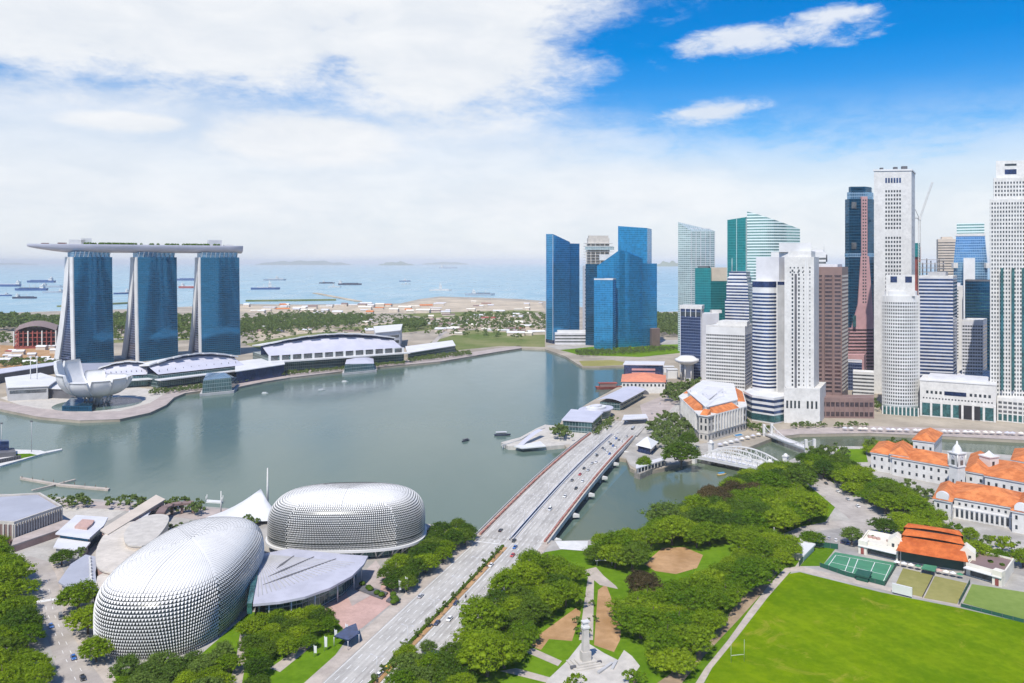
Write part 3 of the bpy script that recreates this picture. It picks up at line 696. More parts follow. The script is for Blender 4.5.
# --- white block with plant behind the white tower
q = fbox(771, 826, 1010, 30, 0)
r, p = tower('k0', 'office_tower', 'broad pale tower with a cluttered white roof, mostly hidden behind the slim white tower', 'tower', q, Zy(252, 1010), M['white2'])
MB().prism([V2(D(779, 1013)), V2(D(811, 1013)), V2(D(811, 1030)), V2(D(779, 1030))], Zy(252, 1010), Zy(243, 1015)).build('roof_plant', M['white2'], r)
MB().prism([V2(D(812.5, 1013)), V2(D(823, 1013)), V2(D(823, 1026)), V2(D(812.5, 1026))], Zy(252, 1010), Zy(250, 1015)).build('cooling_tower', M['lgrey'], r)
for px, y in ((781.5, 242), (808, 241), (824, 240), (816, 246)):
    a = D(px, 1020); MB().tube((a.x, a.y, Zy(253, 1020)), (a.x, a.y, Zy(y, 1020)), .3, .15, 6).build('antenna', M['steel'], r)
a = D(824.5, 1016); MB().lathe((a.x, a.y, Zy(262, 1016)), [(0, 0), (3.4, .3), (3.4, 9), (2.6, 9.4)], 14).build('water_tank', M['dgrey'], r)
edge_bands(r, p[0], p[1], frange(ZL+20, Zy(256, 1010), 5), 2.4, M['win_grey'])
# --- stepped pale tower
q = [D(725, 1130), D(749, 1112), D(754, 1150), D(730, 1165)]
r, p = tower('i', 'office_tower', 'stepped white tower with blue bands and a thin mast, behind the round fronted tower', 'tower', q, Zy(300, 1120), M['white2'])
zt = Zy(300, 1120)
for k, (l, rr, y) in enumerate(((726, 749, 284), (728, 748, 277), (731, 746, 271.5))):
    qq = offset(p, -1.5*(k+1)-.2); MB().prism(qq, zt, Zy(y, 1120)).build('set_back', M['white2'], r)
    bands(r, qq, frange(zt+1.2, Zy(y, 1120)-2, 4.3), 2.2, M['win_blue'])
    zt = Zy(y, 1120)
a = D(732, 1135); MB().tube((a.x, a.y, zt), (a.x, a.y, Zy(258, 1135)), .6, .2, 6).build('mast', M['white'], r)
bands(r, p, frange(ZL+8, Zy(301, 1120), 4.3), 2.2, M['win_blue'])
# --- navy block with white core
q = [D(680, 1120), D(701.5, 1102), D(704, 1130), D(684, 1140)]
r, p = tower('g', 'office_tower', 'navy blue block framed in white, in front of the peaked pale tower', 'tower', q, Zy(309, 1110), M['g_navy'], part='glass_wall')
MB().prism([V2(D(701.8, 1104)), V2(D(719, 1110)), V2(D(719, 1135)), V2(D(704.2, 1130))], ZL, Zy(313.5, 1105)).build('side_core', M['lgrey'], r)
MB().prism(offset(p, .6), Zy(309, 1110), Zy(305.5, 1110)).build('roof_cap', M['white'], r)
for u in (.0, .33, .66, 1): 
    a = V2(p[0]).lerp(V2(p[1]), u)
edge_bands(r, p[0], p[1], [Zy(316, 1110)], 5.5, M['win'], 'top_opening', .3)
fins(r, p[0], p[1], 4, Zy(317, 1110), Zy(309, 1110), 1.0, M['white'], 'post')
edge_bands(r, p[0], p[1], frange(ZL+8, Zy(320, 1110), 3.9), 1.1, M['win_blue'])
a = D(713, 1120); MB().box((a.x+4, a.y, Zy(313.5, 1105)), (14, 10, 4)).build('roof_plant', M['white'], r)
fins(r, D(680, 1120), D(701.5, 1102), 1, ZL, Zy(309, 1110), 1.0, M['lgrey'], 'edge_fin')
# --- white gridded block
q = [D(706, 985), D(745, 962), D(752, 1000), D(716, 1022)]
r, p = tower('h', 'office_block', 'white office block with rows of small windows behind the old stone hotel', 'building', q, Zy(327, 970), M['white2'])
z0, z1 = ZL+10, Zy(336, 970)
edge_bands(r, p[0], p[1], frange(z0, z1, 4.1), 2.0, M['win'])
edge_bands(r, p[1], p[2], frange(z0, z1, 4.1), 2.0, M['win_blue'])
fins(r, p[0], p[1], 22, z0-2, z1+1, .55, M['white2'], 'pilaster', .3)
parapet(r, p, Zy(327, 970), 1.4, M['white'])
MB().prism([V2(D(718, 985)), V2(D(747, 970)), V2(D(750, 992)), V2(D(723, 1005))], Zy(327, 970), Zy(321.5, 975)).build('roof_plant', M['white'], r)
MB().prism(offset(p, 1.2), ZL, ZL+7).build('base', M['stone'], r)
# --- round fronted banded tower
pts = []
for k in range(11):
    a = k/10; px = lerp(752.5, 776, a); pts.append(V2(D(px, 852-17*math.sin(PI*min(1, a*.62+.06))+10*a*0)))
pts += [V2(D(785.5, 836)), V2(D(787, 872)), V2(D(757, 880))]
pp = ccw(pts); c = mid(pp)
r = thing('office_tower', (c.x, c.y, ZL), 'round fronted tower with white and blue bands and a blank grey top', 'tower')
zt = Zy(281, 840); MB().prism(pp, ZL, zt).build('wall', M['white2'], r)
bands(r, pp, frange(ZL+30, zt-12, 3.75), 1.95, M['win_blue'])
bands(r, pp, [zt-6.5], 6.0, M['win_navy'], 'top_band', .2)
MB().prism([V2(D(756, 846)), V2(D(779, 838)), V2(D(786, 848)), V2(D(785, 868)), V2(D(760, 872))], zt, Zy(257, 845)).build('roof_block', M['lgrey'], r)
MB().prism([V2(D(776.5, 833.6)), V2(D(785.6, 834)), V2(D(785.7, 837)), V2(D(776.6, 836))], ZL, Zy(285, 836)).build('stair_strip', M['grey'], r)
fins(r, D(776.4, 834), D(777.6, 833.5), 1, ZL+24, zt, .5, M['white'], 'edge_fin')
pod = ccw([V2(D(744, 842)), V2(D(752, 818)), V2(D(774, 800)), V2(D(786, 812)), V2(D(787, 850)), V2(D(750, 862))])
MB().prism(pod, ZL, ZL+26).build('podium', M['white2'], r)
bands(r, pod, [ZL+10, ZL+15.5, ZL+21], 2.6, M['win_blue'], 'podium_band', .2)
bands(r, pod, [ZL+1.5], 6.5, M['win_teal'], 'shop_front', .3)
# --- slim white tower
q = [D(784.5, 815), D(814, 812), D(819, 842), D(790, 846)]
r, p = tower('k', 'bank_tower', 'slim white stone tower with narrow window slots and an arched base by the river', 'tower', q, Zy(257, 813), M['white'])
a, b_ = V2(p[0]), V2(p[1])
zs = frange(ZL+36, Zy(270, 813), 4.0); W = Wins(r)
W.row(a, b_, (.27, .49), zs, 1.6, 2.3, M['win'])
W.row(a, b_, (.65, .86), zs, .8, 1.6, M['win']); W.row(a, b_, (.2, .33, .46, .62, .86), [Zy(268.5, 813), Zy(273, 813)], 1.3, 1.6, M['win']); W.done()
edge_bands(r, a.lerp(b_, .34), a.lerp(b_, .42), [ZL+32], Zy(274, 813)-ZL-32, M['dgrey'], 'window_slot', .05)
fins(r, a.lerp(b_, .70), a.lerp(b_, .78), 1, ZL+30, Zy(258, 813), .9, M['white2'], 'pilaster', .5)
base = ccw([V2(D(784, 806)), V2(D(820, 800)), V2(D(826, 845)), V2(D(791, 850))])
MB().prism(base, ZL, ZL+34).build('base', M['white'], r)
W = Wins(r); W.row(base[0], base[1], (.09, .2, .31, .42, .66, .78, .9), [ZL+15], 1.9, 7.5, M['win'], 'arched_window'); W.done()
top_box(r, p, Zy(257, 813), 6, 3, M['white'])
parapet(r, base, ZL+34, 1.3, M['white'])
# --- brown tower
q = [D(812, 852), D(842, 846), D(848, 882), D(820, 888)]
r, p = tower('l', 'office_tower', 'brown granite tower with smoked ribbon windows and a long brown podium', 'tower', q, Zy(267, 848), M['brown'])
a, b_ = V2(p[0]), V2(p[1]); zs = frange(ZL+24, Zy(277, 848), 4.2)
for u0, u1 in ((.03, .34), (.42, .68), (.74, .97)):
    edge_bands(r, a.lerp(b_, u0), a.lerp(b_, u1), zs, 2.3, M['win_brown'])
edge_bands(r, p[1], p[2], zs, 2.3, M['win_brown'])
for u in (.03, .34, .42, .68, .74, .97): fins(r, a.lerp(b_, u-.015), a.lerp(b_, u+.015), 1, ZL+20, Zy(276, 848), .6, M['brown'], 'pilaster', .3)
pod = ccw([V2(D(806, 832)), V2(D(874, 828)), V2(D(874, 850)), V2(D(812, 850))])
MB().prism(pod, ZL, ZL+21).build('podium', M['brown'], r)
edge_bands(r, pod[0], pod[1], [ZL+2, ZL+12], 4.5, M['win_brown'], 'shop_front', .15)
fins(r, pod[0], pod[1], 14, ZL, ZL+19, 1.0, M['brown'], 'pilaster', .45)
top_box(r, p, Zy(267, 848), 3, 5, M['lgrey'])
# --- dark blue tower with pink stripe
oct_ = [D(845, 1120), D(849, 1108), D(868, 1106), D(875, 1120), D(876, 1146), D(850, 1150)]
r, p = tower('m', 'office_tower', 'dark blue glass tower with a pink granite stripe flaring towards its foot', 'tower', oct_, Zy(199, 1110), M['g_dark'], part='glass_wall')
MB().prism(offset(p, -2.5), Zy(199, 1110), Zy(192, 1110)).build('set_back', M['g_sky'], r)
MB().prism(offset(p, -4.5), Zy(192, 1110), Zy(186.5, 1110)).build('roof_crown', M['g_dark'], r)
MB().prism(offset(p, .35), Zy(257, 1110), Zy(253, 1110)).build('sky_band', M['g_sky'], r)
def stripe(l0, r0, l1, r1, y0, y1, m, nm, off=0.0):
    bb = MB(); dd = 1105.2-off
    a, b_, c, e = D(l0, dd), D(r0, dd), D(r1, dd), D(l1, dd); z0, z1 = Zy(y0, dd), Zy(y1, dd)
    k = Vector((0, 6, 0))
    lo = [a, b_, b_+k, a+k]; hi = [e, c, c+k, e+k]
    bb.prism([V2(v) for v in lo], z0, z1, True, False, [V2(v) for v in hi]); bb.build(nm, m, r)
    return a, b_
stripe(861.5, 867.5, 861.5, 867.5, 256, 196.5, M['pinkstone'], 'granite_stripe')
stripe(858, 872.5, 861, 869, 305, 256.02, M['pinkstone'], 'granite_flare')
stripe(845.5, 874, 850, 873, 386, 328, M['pinkstone'], 'granite_base', 1.0)
stripe(852, 874, 858, 872.6, 327.98, 305.02, M['pinkstone'], 'granite_flare', .5)
aa, cc = D(861.5, 1105.2), D(867.5, 1105.2)
Wins(r).row(aa, cc, (.3, .7), frange(Zy(303, 1105), Zy(200, 1105), 4.4), 1.9, 2.2, M['win'], 'stripe_window').done()
edge_bands(r, D(846.5, 1104.1), D(873.5, 1104.1), frange(ZL+12, Zy(330, 1104), 4.6), 2.0, M['win_brown'], 'window_band', .25)
edge_bands(r, D(853, 1100), D(856, 1100), [Zy(327, 1100)], 16, M['win_teal'], 'tall_opening', 0.2)
Wins(r).row(D(850, 1107), D(861, 1106), (.36,), [Zy(208.5, 1107), Zy(249, 1107)], 6.5, 9, M['win_grey'], 'sky_lobby', .25).done()
MB().prism(ccw([V2(D(846, 1080)), V2(D(864, 1080)), V2(D(866, 1098)), V2(D(848, 1098))]), ZL, Zy(355, 1080)).build('annex', M['pinkstone'], r)
# --- tall white concrete tower
q = [D(874, 985), D(911.5, 980), D(915, 1020), D(880, 1024)]
r, p = tower('n', 'office_tower', 'tallest white tower with a six column grid of dark windows up its middle', 'tower', q, Zy(171, 983), M['white'])
a, b_ = V2(p[0]), V2(p[1]); us = [.325+.37*k/5 for k in range(6)]
W = Wins(r); st = 5.0
W.row(a, b_, us, frange(Zy(229, 983), Zy(189, 983), st), 1.9, 2.7, M['win']); W.row(a, b_, us, frange(Zy(300, 983), Zy(238.5, 983), st), 1.9, 2.7, M['win'])
W.row(a, b_, us, [Zy(183, 983)], 2.2, 6.2, M['win_blue'], 'top_window'); W.done()
W = Wins(r); W.row(p[1], p[2], (.3, .7), frange(ZL+60, Zy(185, 983), 9), 1.6, 2.4, M['win']); W.done()
MB().prism(offset(p, .8), Zy(171, 983), Zy(169.3, 983)).build('roof_slab', M['white2'], r)
for u, s, h in ((.25, 3, 2.5), (.62, 4, 3.2), (.86, 6, 4)):
    g = a.lerp(b_, u); MB().box((g.x, g.y+5, Zy(169.3, 983)), (s, 4, h)).build('roof_plant', M['dgrey'], r)
# --- construction site with tower crane behind
q = fbox(914, 945, 1150, 30, 0)
r, p = tower('q', 'unfinished_tower', 'dark frame of a tower being built behind the blue banded block', 'building', q, Zy(285, 1150), M['grey'])
for z in frange(Zy(285, 1150), Zy(257, 1150), 6): MB().prism(offset(p, -.5), z, z+.9, True, True).build('floor_slab', M['grey'], r)
for k in range(8):
    g = V2(p[0]).lerp(V2(p[1]), (k+.25)/7.5); MB().box((g.x, g.y+1.5, Zy(285, 1150)), (1.2, 1.2, 38-3*(k % 3))).build('column', M['dgrey'], r)
MB().prism([V2(x) for x in (D(912.5, 1140), D(921, 1140), D(921, 1149), D(913, 1149))], ZL, Zy(247, 1140)).build('lift_core', M['redsteel'], r)
MB().prism([V2(x) for x in (D(913.5, 1138), D(920, 1138), D(920, 1139.7), D(913.5, 1139.7))], Zy(257, 1138), Zy(243, 1138)).build('green_netting', M['g_teal'], r)
MB().prism([V2(x) for x in (D(918.5, 1137), D(921, 1137), D(921, 1139.7), D(918.5, 1139.7))], Zy(285, 1138), Zy(262, 1138)).build('green_netting', M['g_teal'], r)
cx = D(919.5, 1130)
r = thing('tower_crane', (cx.x, cx.y, ZL), 'white tower crane with raised jib above the unfinished tower', 'crane')
def lattice(nm, p0, p1, w, mm, n, r):
    bb = MB(); p0, p1 = Vector(p0), Vector(p1); ax = (p1-p0).normalized(); u = ax.orthogonal().normalized()*w/2; v = ax.cross(u).normalized()*w/2
    cs = [u+v, u-v, -u-v, -u+v]
    for c0 in cs: bb.tube(p0+c0, p1+c0, .22, .22, 4)
    for k in range(n):
        s0, s1 = p0.lerp(p1, k/n), p0.lerp(p1, (k+1)/n)
        for e in range(4): bb.tube(s0+cs[e], s1+cs[(e+1) % 4], .14, .14, 3)
    bb.build(nm, mm, r)
zt = Zy(219, 1130); lattice('mast', (cx.x, cx.y, ZL), (cx.x, cx.y, zt), 2.6, M['white'], 60, r)
lattice('jib', (cx.x+1, cx.y, zt+2), tuple(D(932.5, 1130, Zy(182, 1130))), 1.8, M['white'], 16, r)
lattice('counter_jib', (cx.x+1, cx.y, zt+1), tuple(D(912, 1130, Zy(217.5, 1130))), 1.6, M['white'], 4, r)
g = D(912.5, 1130); MB().box((g.x, g.y, Zy(221, 1130)), (2.6, 2.6, 4)).build('counterweight', M['dgrey'], r)
MB().tube((cx.x, cx.y, zt), tuple(D(914.5, 1130, Zy(208, 1130))), .4, .3, 5).build('apex', M['dgrey'], r)
MB().box((cx.x, cx.y, zt-1), (3.4, 3.4, 3)).build('cab', M['white'], r)
# --- beige slab
q = fbox(938, 957, 1380, 30, 5)
r, p = tower('r', 'office_tower', 'plain beige tower half hidden left of the green topped blue tower', 'tower', q, Zy(239, 1380), M['beige'])
edge_bands(r, p[0], p[1], frange(ZL+100, Zy(241, 1380), 4.5), 1.5, M['win_grey']); top_box(r, p, Zy(239, 1380), 4, 6, M['beige'])
# --- sky blue tower with green top
q = fbox(955, 986, 1250, 34, 0)
r, p = tower('s', 'office_tower', 'sky blue glass tower with sloping shoulders and a pale green top storey', 'tower', offset(q, 2), Zy(262, 1250), M['g_sky'], part='glass_wall')
MB().prism(offset(q, 1.9), Zy(262, 1250), Zy(236, 1250), True, False, offset(q, -1.5)).build('tapered_shaft', M['g_sky'], r)
MB().prism(offset(q, -.6), Zy(236, 1250), Zy(233.5, 1250)).build('cornice', M['white'], r)
MB().prism(offset(q, -2.2), Zy(233.5, 1250), Zy(223, 1250)).build('top_storey', M['g_stripe'], r)
a, b_ = V2(offset(q, 2)[0]), V2(offset(q, 2)[1])
MB().prism([V2(D(963.5, 1240)), V2(D(975, 1240)), V2(D(975, 1248)), V2(D(963.5, 1248))], ZL, Zy(258, 1240)).build('white_shaft', M['white2'], r)
for u in (.02, .98):
    g = a.lerp(b_, u); MB().box((g.x, g.y-1.5, Zy(268, 1250)), (7, 6, 8)).build('shoulder_block', M['white'], r)
# --- dark teal block, white slab and pale office in front
q = fbox(965, 992, 1060, 30, -4)
r, p = tower('t', 'office_tower', 'dark teal glass block behind the small white office building', 'tower', q, Zy(281, 1060), M['g_dark'], part='glass_wall')
edge_bands(r, p[0], p[1], frange(ZL+40, Zy(293, 1060), 4.2), .9, M['win_teal'], 'window_band', .1); parapet(r, p, Zy(281, 1060), 1.5, M['dgrey'])
q = fbox(953, 963, 1090, 30, 0)
r, p = tower('t1', 'apartment_tower', 'narrow white slab tower squeezed between the blue banded and the dark teal blocks', 'tower', q, Zy(286, 1090), M['white2'])
edge_bands(r, V2(p[0]).lerp(V2(p[1]), .2), V2(p[0]).lerp(V2(p[1]), .55), frange(ZL+30, Zy(289, 1090), 4), 1.6, M['win_grey']); top_box(r, p, Zy(286, 1090), 4, 3, M['lgrey'])
q = [D(962, 962), D(983, 956), D(987, 985), D(967, 990)]
r, p = tower('t2', 'office_block', 'small pale grey office block with ribbon windows in front of the dark teal one', 'building', q, Zy(321, 960), M['lgrey'])
bands(r, ccw([V2(v) for v in q]), frange(ZL+8, Zy(325, 960), 4.0), 2.0, M['win_grey']); fins(r, p[0], p[1], 8, ZL, Zy(322, 960), .5, M['lgrey'])
parapet(r, p, Zy(321, 960), 1.6, M['white'])
# --- blue banded block
q = [D(919, 905), D(953, 892), D(957, 925), D(924, 938)]
r, p = tower('p', 'office_tower', 'flat roofed block with even blue and pale bands right of the round white tower', 'tower', q, Zy(277, 898), M['lgrey'])
bands(r, p, frange(ZL+28, Zy(280, 898), 3.9), 2.15, M['win_blue'], 'window_band', .15)
parapet(r, p, Zy(277, 898), 1.6, M['white']); MB().prism(offset(p, -8), Zy(277, 898), Zy(272, 898)).build('roof_plant', M['grey'], r)
# --- round white tower
pts = []
for k in range(13):
    a = k/12; ang = lerp(-PI*.98, -PI*.02, a); c = D(900, 868); pts.append(Vector((c.x+19.5*math.cos(ang), c.y+19.5*.8*math.sin(ang))))
pts += [V2(D(916, 885)), V2(D(886, 885))]
pp = ccw(pts); r = thing('office_tower', (mid(pp).x, mid(pp).y, ZL), 'white tower with a rounded gridded front below a square top with two openings', 'tower')
zt = Zy(296, 855); MB().prism(pp, ZL, zt).build('wall', M['white2'], r)
zs = frange(ZL+6, zt-6, 3.7); bands(r, pp, zs, 2.0, M['win'], 'window_band', .1)
R = wloc(r)
for k in range(13):
    for s in (0, .5):
        if k == 12 and s: continue
        g = V2(pts[k]).lerp(V2(pts[min(k+1, 12)]), s); ang = lerp(-PI*.98, -PI*.02, (k+s)/12)
        if k == 0 and s == 0: me_f = MB().prism([(-.5, -.45), (.5, -.45), (.5, .45), (-.5, .45)], 0, zt-ZL-3).mesh('pilaster', M['white2'])
        put('pilaster', me_f, r, (g.x-R.x, g.y-R.y, 3.0), ang)
q2 = fbox(886, 915, 857, 22, 0); MB().prism(q2, zt, Zy(275, 857)).build('top_block', M['white'], r)
Wins(r).row(q2[0], q2[1], (.27, .78), [Zy(282.5, 857)], 6.5, 6.5, M['win_navy'], 'square_opening', .15).done()
MB().prism(offset(pp, -2), zt, zt+5).build('set_back', M['white2'], r)
q3 = fbox(882, 919, 846, 26, 0); MB().prism(q3, ZL, ZL+8).build('base', M['win_teal'], r)
fins(r, q3[0], q3[1], 9, ZL, ZL+9, 1.2, M['white'], 'column', .4)
# --- white tower at the right edge
d0 = 830
r = thing('office_tower', tuple(D(1018, d0+16)), 'tall white stepped tower with a dense grid of windows at the right edge', 'tower')
def seg(l, rr, y0, y1, dd, th, nm, fh=4.2, ww=2.0, nn=14, wins=True):
    q = ccw([V2(D(l, dd)), V2(D(rr, dd-10)), V2(D(rr+4, dd-10+th)), V2(D(l+6, dd+th))])
    z0, z1 = (ZL if y0 is None else Zy(y0, dd)), Zy(y1, dd)
    MB().prism(q, z0, z1).build(nm, M['white'], r)
    if wins:
        edge_bands(r, q[0], q[1], frange(z0+3, z1-3, fh), 2.2, M['win'], 'window_band', .1)
        fins(r, q[0], q[1], nn, z0, z1-.5, ww, M['white'], 'pilaster', .3)
    return q
q = seg(990, 1046, None, 199, d0, 44, 'wall', nn=19, ww=1.3)
seg(993.5, 1044, 199, 178, d0+3, 38, 'upper_stage', nn=16, ww=1.4)
q = seg(996, 1042, 178, 161, d0+6, 32, 'top_stage', wins=False)
Wins(r).row(q[0], q[1], (.32,), [Zy(165.5, d0)], 11, 2.2, M['win'], 'top_slot').row(q[0], q[1], (.32,), [Zy(174, d0)], 11, 5.2, M['win_navy'], 'top_opening').done()
q = ccw([V2(D(996.5, d0+2)), V2(D(1042, d0+2)), V2(D(1042, d0+20)), V2(D(998, d0+20))])
for px in (1002, 1013, 1023):
    a, b_ = V2(D(px-1.3, d0-6)), V2(D(px+1.3, d0-6.5)); edge_bands(r, a, b_, [ZL+30], Zy(268, d0)-ZL-30, M['win_teal'], 'glass_strip', .5)
# --- low pale roofs between, and the white riverside block
q = [D(953, 950), D(990, 930), D(1000, 985), D(963, 1000)]
r, p = tower('v', 'office_block', 'low pale block with a cluttered flat roof left of the white tower at the edge', 'building', q, Zy(377, 940), M['lgrey'])
edge_bands(r, p[0], p[1], frange(ZL+4, Zy(380, 940), 4.5), 2, M['win_grey']); parapet(r, p, Zy(377, 940), 1.3, M['white'])
for k in range(7):
    g = mid(p)+Vector((random.uniform(-14, 14), random.uniform(-14, 14))); MB().box((g.x, g.y, Zy(377, 940)), (random.uniform(3, 7), random.uniform(3, 6), random.uniform(1.5, 3))).build('roof_plant', random.choice((M['white'], M['grey'], M['lgrey'])), r)
q = fbox(920, 996, 826, 42, -3)
r, p = tower('u', 'riverside_block', 'long low white block with a wide dark opening on columns by the river', 'building', q, ZL+37, M['white'], z0=ZL)
a, b_ = V2(p[0]), V2(p[1])
edge_bands(r, a.lerp(b_, .02), a.lerp(b_, .98), [ZL+1], 13, M['win_teal'], 'ground_glazing', .15)
edge_bands(r, a.lerp(b_, .52), a.lerp(b_, .8), [ZL+.5], 14, M['black'], 'loading_opening', .3)
edge_bands(r, a.lerp(b_, .33), a.lerp(b_, .62), [ZL+23.5], 4, M['win_navy'], 'long_window', .3)
Wins(r).row(a, b_, [.05+.9*k/21 for k in range(22)], [ZL+18.5], 1.4, 1.4, M['win'], 'square_window').row(a, b_, (.1, .16, .22, .28, .68, .74, .8, .86, .92), [ZL+24], 2.2, 3, M['win']).done()
fins(r, a, b_, 7, ZL, ZL+16, 2.0, M['white'], 'column', 1.2)
MB().prism(offset(p, .5), ZL+37, ZL+38.2).build('roof_slab', M['white2'], r)
MB().prism(offset(p, -7), ZL+38.2, ZL+41.5).build('roof_plant', M['lgrey'], r)
q = fbox(997, 1060, 800, 24, -3)
r, p = tower('u2', 'podium_building', 'white gridded podium with green glass at the foot of the tower at the right edge', 'building', q, ZL+24, M['white'])
edge_bands(r, p[0], p[1], [ZL+9, ZL+13.5, ZL+18], 2.4, M['win_grey'], 'window_band', .1); edge_bands(r, p[0], p[1], [ZL+1], 6.5, M['win_teal'], 'ground_glazing', .1); fins(r, p[0], p[1], 12, ZL, ZL+22, 1.2, M['white'])
# small blocks in the gap behind the podium trees
q = fbox(853, 874, 960, 20, 0)
r, p = tower('w', 'office_block', 'small white ribbed block in the gap beside the tall white tower', 'building', q, Zy(373, 960), M['white2'])
edge_bands(r, p[0], p[1], frange(ZL+4, Zy(375, 960), 4.2), 2, M['win_grey']); parapet(r, p, Zy(373, 960), 1.2, M['white'])
q = fbox(844, 862, 1010, 20, 0)
r, p = tower('w2', 'office_block', 'small navy glazed block in the gap left of the tall white tower', 'building', q, Zy(362, 1010), M['g_navy'], part='glass_wall'); parapet(r, p, Zy(362, 1010), 1.2, M['lgrey'])
q = fbox(660, 692, 1100, 22, -6)
r, p = tower('w3', 'control_tower', 'round white drum on legs beside the navy block', 'building', fbox(684, 692, 1090, 8, 0), Zy(364, 1090), M['lgrey'])
c = D(687, 1090); zc = Zy(364, 1090); MB().lathe((c.x, c.y, zc), [(0, 0), (9, 0), (16, 4), (16, 7), (13, 8), (9, 11), (0, 11.5)], 24).build('drum', M['white2'], r)
for k in range(6):
    a = 2*PI*k/6; MB().tube((c.x+8*math.cos(a), c.y+8*math.sin(a), ZL), (c.x+8*math.cos(a), c.y+8*math.sin(a), zc+.5), .8, .8, 6).build('leg', M['white'], r)
# ------------------------------------------------------------------ three-tower hotel and its roof deck
def hotel(px, d, ang, L, label, ztop=173.0):
    O = D(px, d); O = Vector((O.x, O.y)); dv = Vector((math.cos(ang), math.sin(ang))); kv = Vector((-dv.y, dv.x))
    h = ztop-ZL
    r = thing('hotel_tower', (*(O+dv*L/2+kv*20), ZL), label, 'tower', 'three hotel towers')
    def W(t, s, z): p = O+dv*t+kv*s; return (p.x, p.y, z)
    sf = lambda z: -6.5*(1-(z-ZL)/h)**1.6
    er = lambda z: 26+40*(1-(z-ZL)/h)**1.55          # rear face of the leaning slab
    ef = lambda z: max(sf(z)+10.5, er(z)-13-4*(1-(z-ZL)/h))
    n = 22; zs = [lerp(ZL, ztop, i/n) for i in range(n+1)]
    def slab(nm, f0, f1, m, t0, t1):
        bb = MB()
        for a, b in zip(zs, zs[1:]):
            bb.face([W(t0, f1(a), a), W(t0, f0(a), a), W(t0, f0(b), b), W(t0, f1(b), b)])
            bb.face([W(t1, f0(a), a), W(t1, f1(a), a), W(t1, f1(b), b), W(t1, f0(b), b)])
            bb.face([W(t0, f0(a), a), W(t1, f0(a), a), W(t1, f0(b), b), W(t0, f0(b), b)])
            bb.face([W(t1, f1(a), a), W(t0, f1(a), a), W(t0, f1(b), b), W(t1, f1(b), b)])
        bb.face([W(t0, f0(ztop), ztop), W(t1, f0(ztop), ztop), W(t1, f1(ztop), ztop), W(t0, f1(ztop), ztop)])
        return bb.build(nm, m, r)
    slab('front_slab', sf, lambda z: sf(z)+10.5, M['white2'], 0, L)
    slab('leaning_slab', ef, er, M['white2'], 0, L)
    bb = MB(); m = 24                                  # bay-side glass, gently twisted
    for i in range(m):
        for a, b in zip(zs, zs[1:]):
            t0, t1 = lerp(1.6, L-.6, i/m), lerp(1.6, L-.6, (i+1)/m)
            g = lambda t, z: -.7-2.6*math.sin(PI*t/L)*(0.25+.75*(z-ZL)/h)
            bb.face([W(t0, sf(a)+g(t0, a), a), W(t1, sf(a)+g(t1, a), a), W(t1, sf(b)+g(t1, b), b), W(t0, sf(b)+g(t0, b), b)], [(t0, a), (t1, a), (t1, b), (t0, b)], True)
    bb.build('glass_front', M['g_mbs'], r)
    bb = MB()
    for a, b in zip(zs, zs[1:]):
        bb.face([W(L-.6, er(a)+.5, a), W(1.6, er(a)+.5, a), W(1.6, er(b)+.5, b), W(L-.6, er(b)+.5, b)], [(0, a), (L, a), (L, b), (0, b)])
    bb.build('rear_glass', M['g_mbs'], r)
    bb = MB()                                          # dark glazing between the legs
    for t in (2.5, L-2.5):
        for a, b in zip(zs, zs[1:]):
            if ef(a)-sf(a)-10.5 < .3 and ef(b)-sf(b)-10.5 < .3: continue
            bb.face([W(t, ef(a), a), W(t, sf(a)+10.5, a), W(t, sf(b)+10.5, b), W(t, ef(b), b)], [(ef(a), a), (sf(a)+10.5, a), (sf(b)+10.5, b), (ef(b), b)])
    bb.build('atrium_glass', M['g_navy'], r)
    bb = MB(); bb.prism([Vector(W(t, s, 0)[:2]) for t, s in ((3, 2), (L-3, 2), (L-3, 23), (3, 23))], ztop, 181.5); bb.build('crown_glass', M['g_sky'], r)
    bb = MB()
    for k in range(9):
        t = lerp(4, L-4, k/8)
        bb.tube(W(t, 1.5, ztop), W(t, -3, 181.5), .5, .5, 5)
    bb.build('crown_strut', M['white2'], r)
    return r
hotel(72.5, 1250, math.radians(53), 62, 'left hotel tower under the long roof deck, its split white legs widest apart')
hotel(136.5, 1305, math.radians(46), 66, 'middle hotel tower under the long roof deck')
hotel(199.5, 1360, math.radians(38), 68, 'right hotel tower under the long roof deck, its legs least splayed')
A, B = Vector((-748.5, 1234.7)), Vector((-479, 1415)); ax = (B-A).normalized(); sd = Vector((-ax.y, ax.x)); LN = (B-A).length
r = thing('roof_deck', ((A.x+B.x)/2, (A.y+B.y)/2, 181), 'long grey boat shaped roof deck laid across the three hotel towers', 'roof deck')
def hw(t):
    a = t/LN
    return 19*min(1, (a/.28+.02)**.62)*(1 if a < .93 else 1-.35*((a-.93)/.07)**2)
def hull(u, v):
    t = u*LN; w = hw(t); a = PI*v; dep = 11.5*min(1, .18+(u/.22)**.7) if u < .22 else 11.5
    p = A+ax*t+sd*(-w*math.cos(a)); return (p.x, p.y, 191.5-dep*math.sin(a)**.75+2.0*max(0, .15-u)/.15*0)
MB().grid(hull, 70, 12).build('hull', M['lilac'], r)
bb = MB()
for i in range(70):
    t0, t1 = LN*i/70, LN*(i+1)/70; c0, c1 = A+ax*t0, A+ax*t1
    bb.face([(*(c0-sd*hw(t0)), 191.5), (*(c1-sd*hw(t1)), 191.5), (*(c1+sd*hw(t1)), 191.5), (*(c0+sd*hw(t0)), 191.5)])
e0 = MB(); bb.face([hull(1, j/12) for j in range(13)]); bb.build('deck', M['stone'], r)
bb = MB()
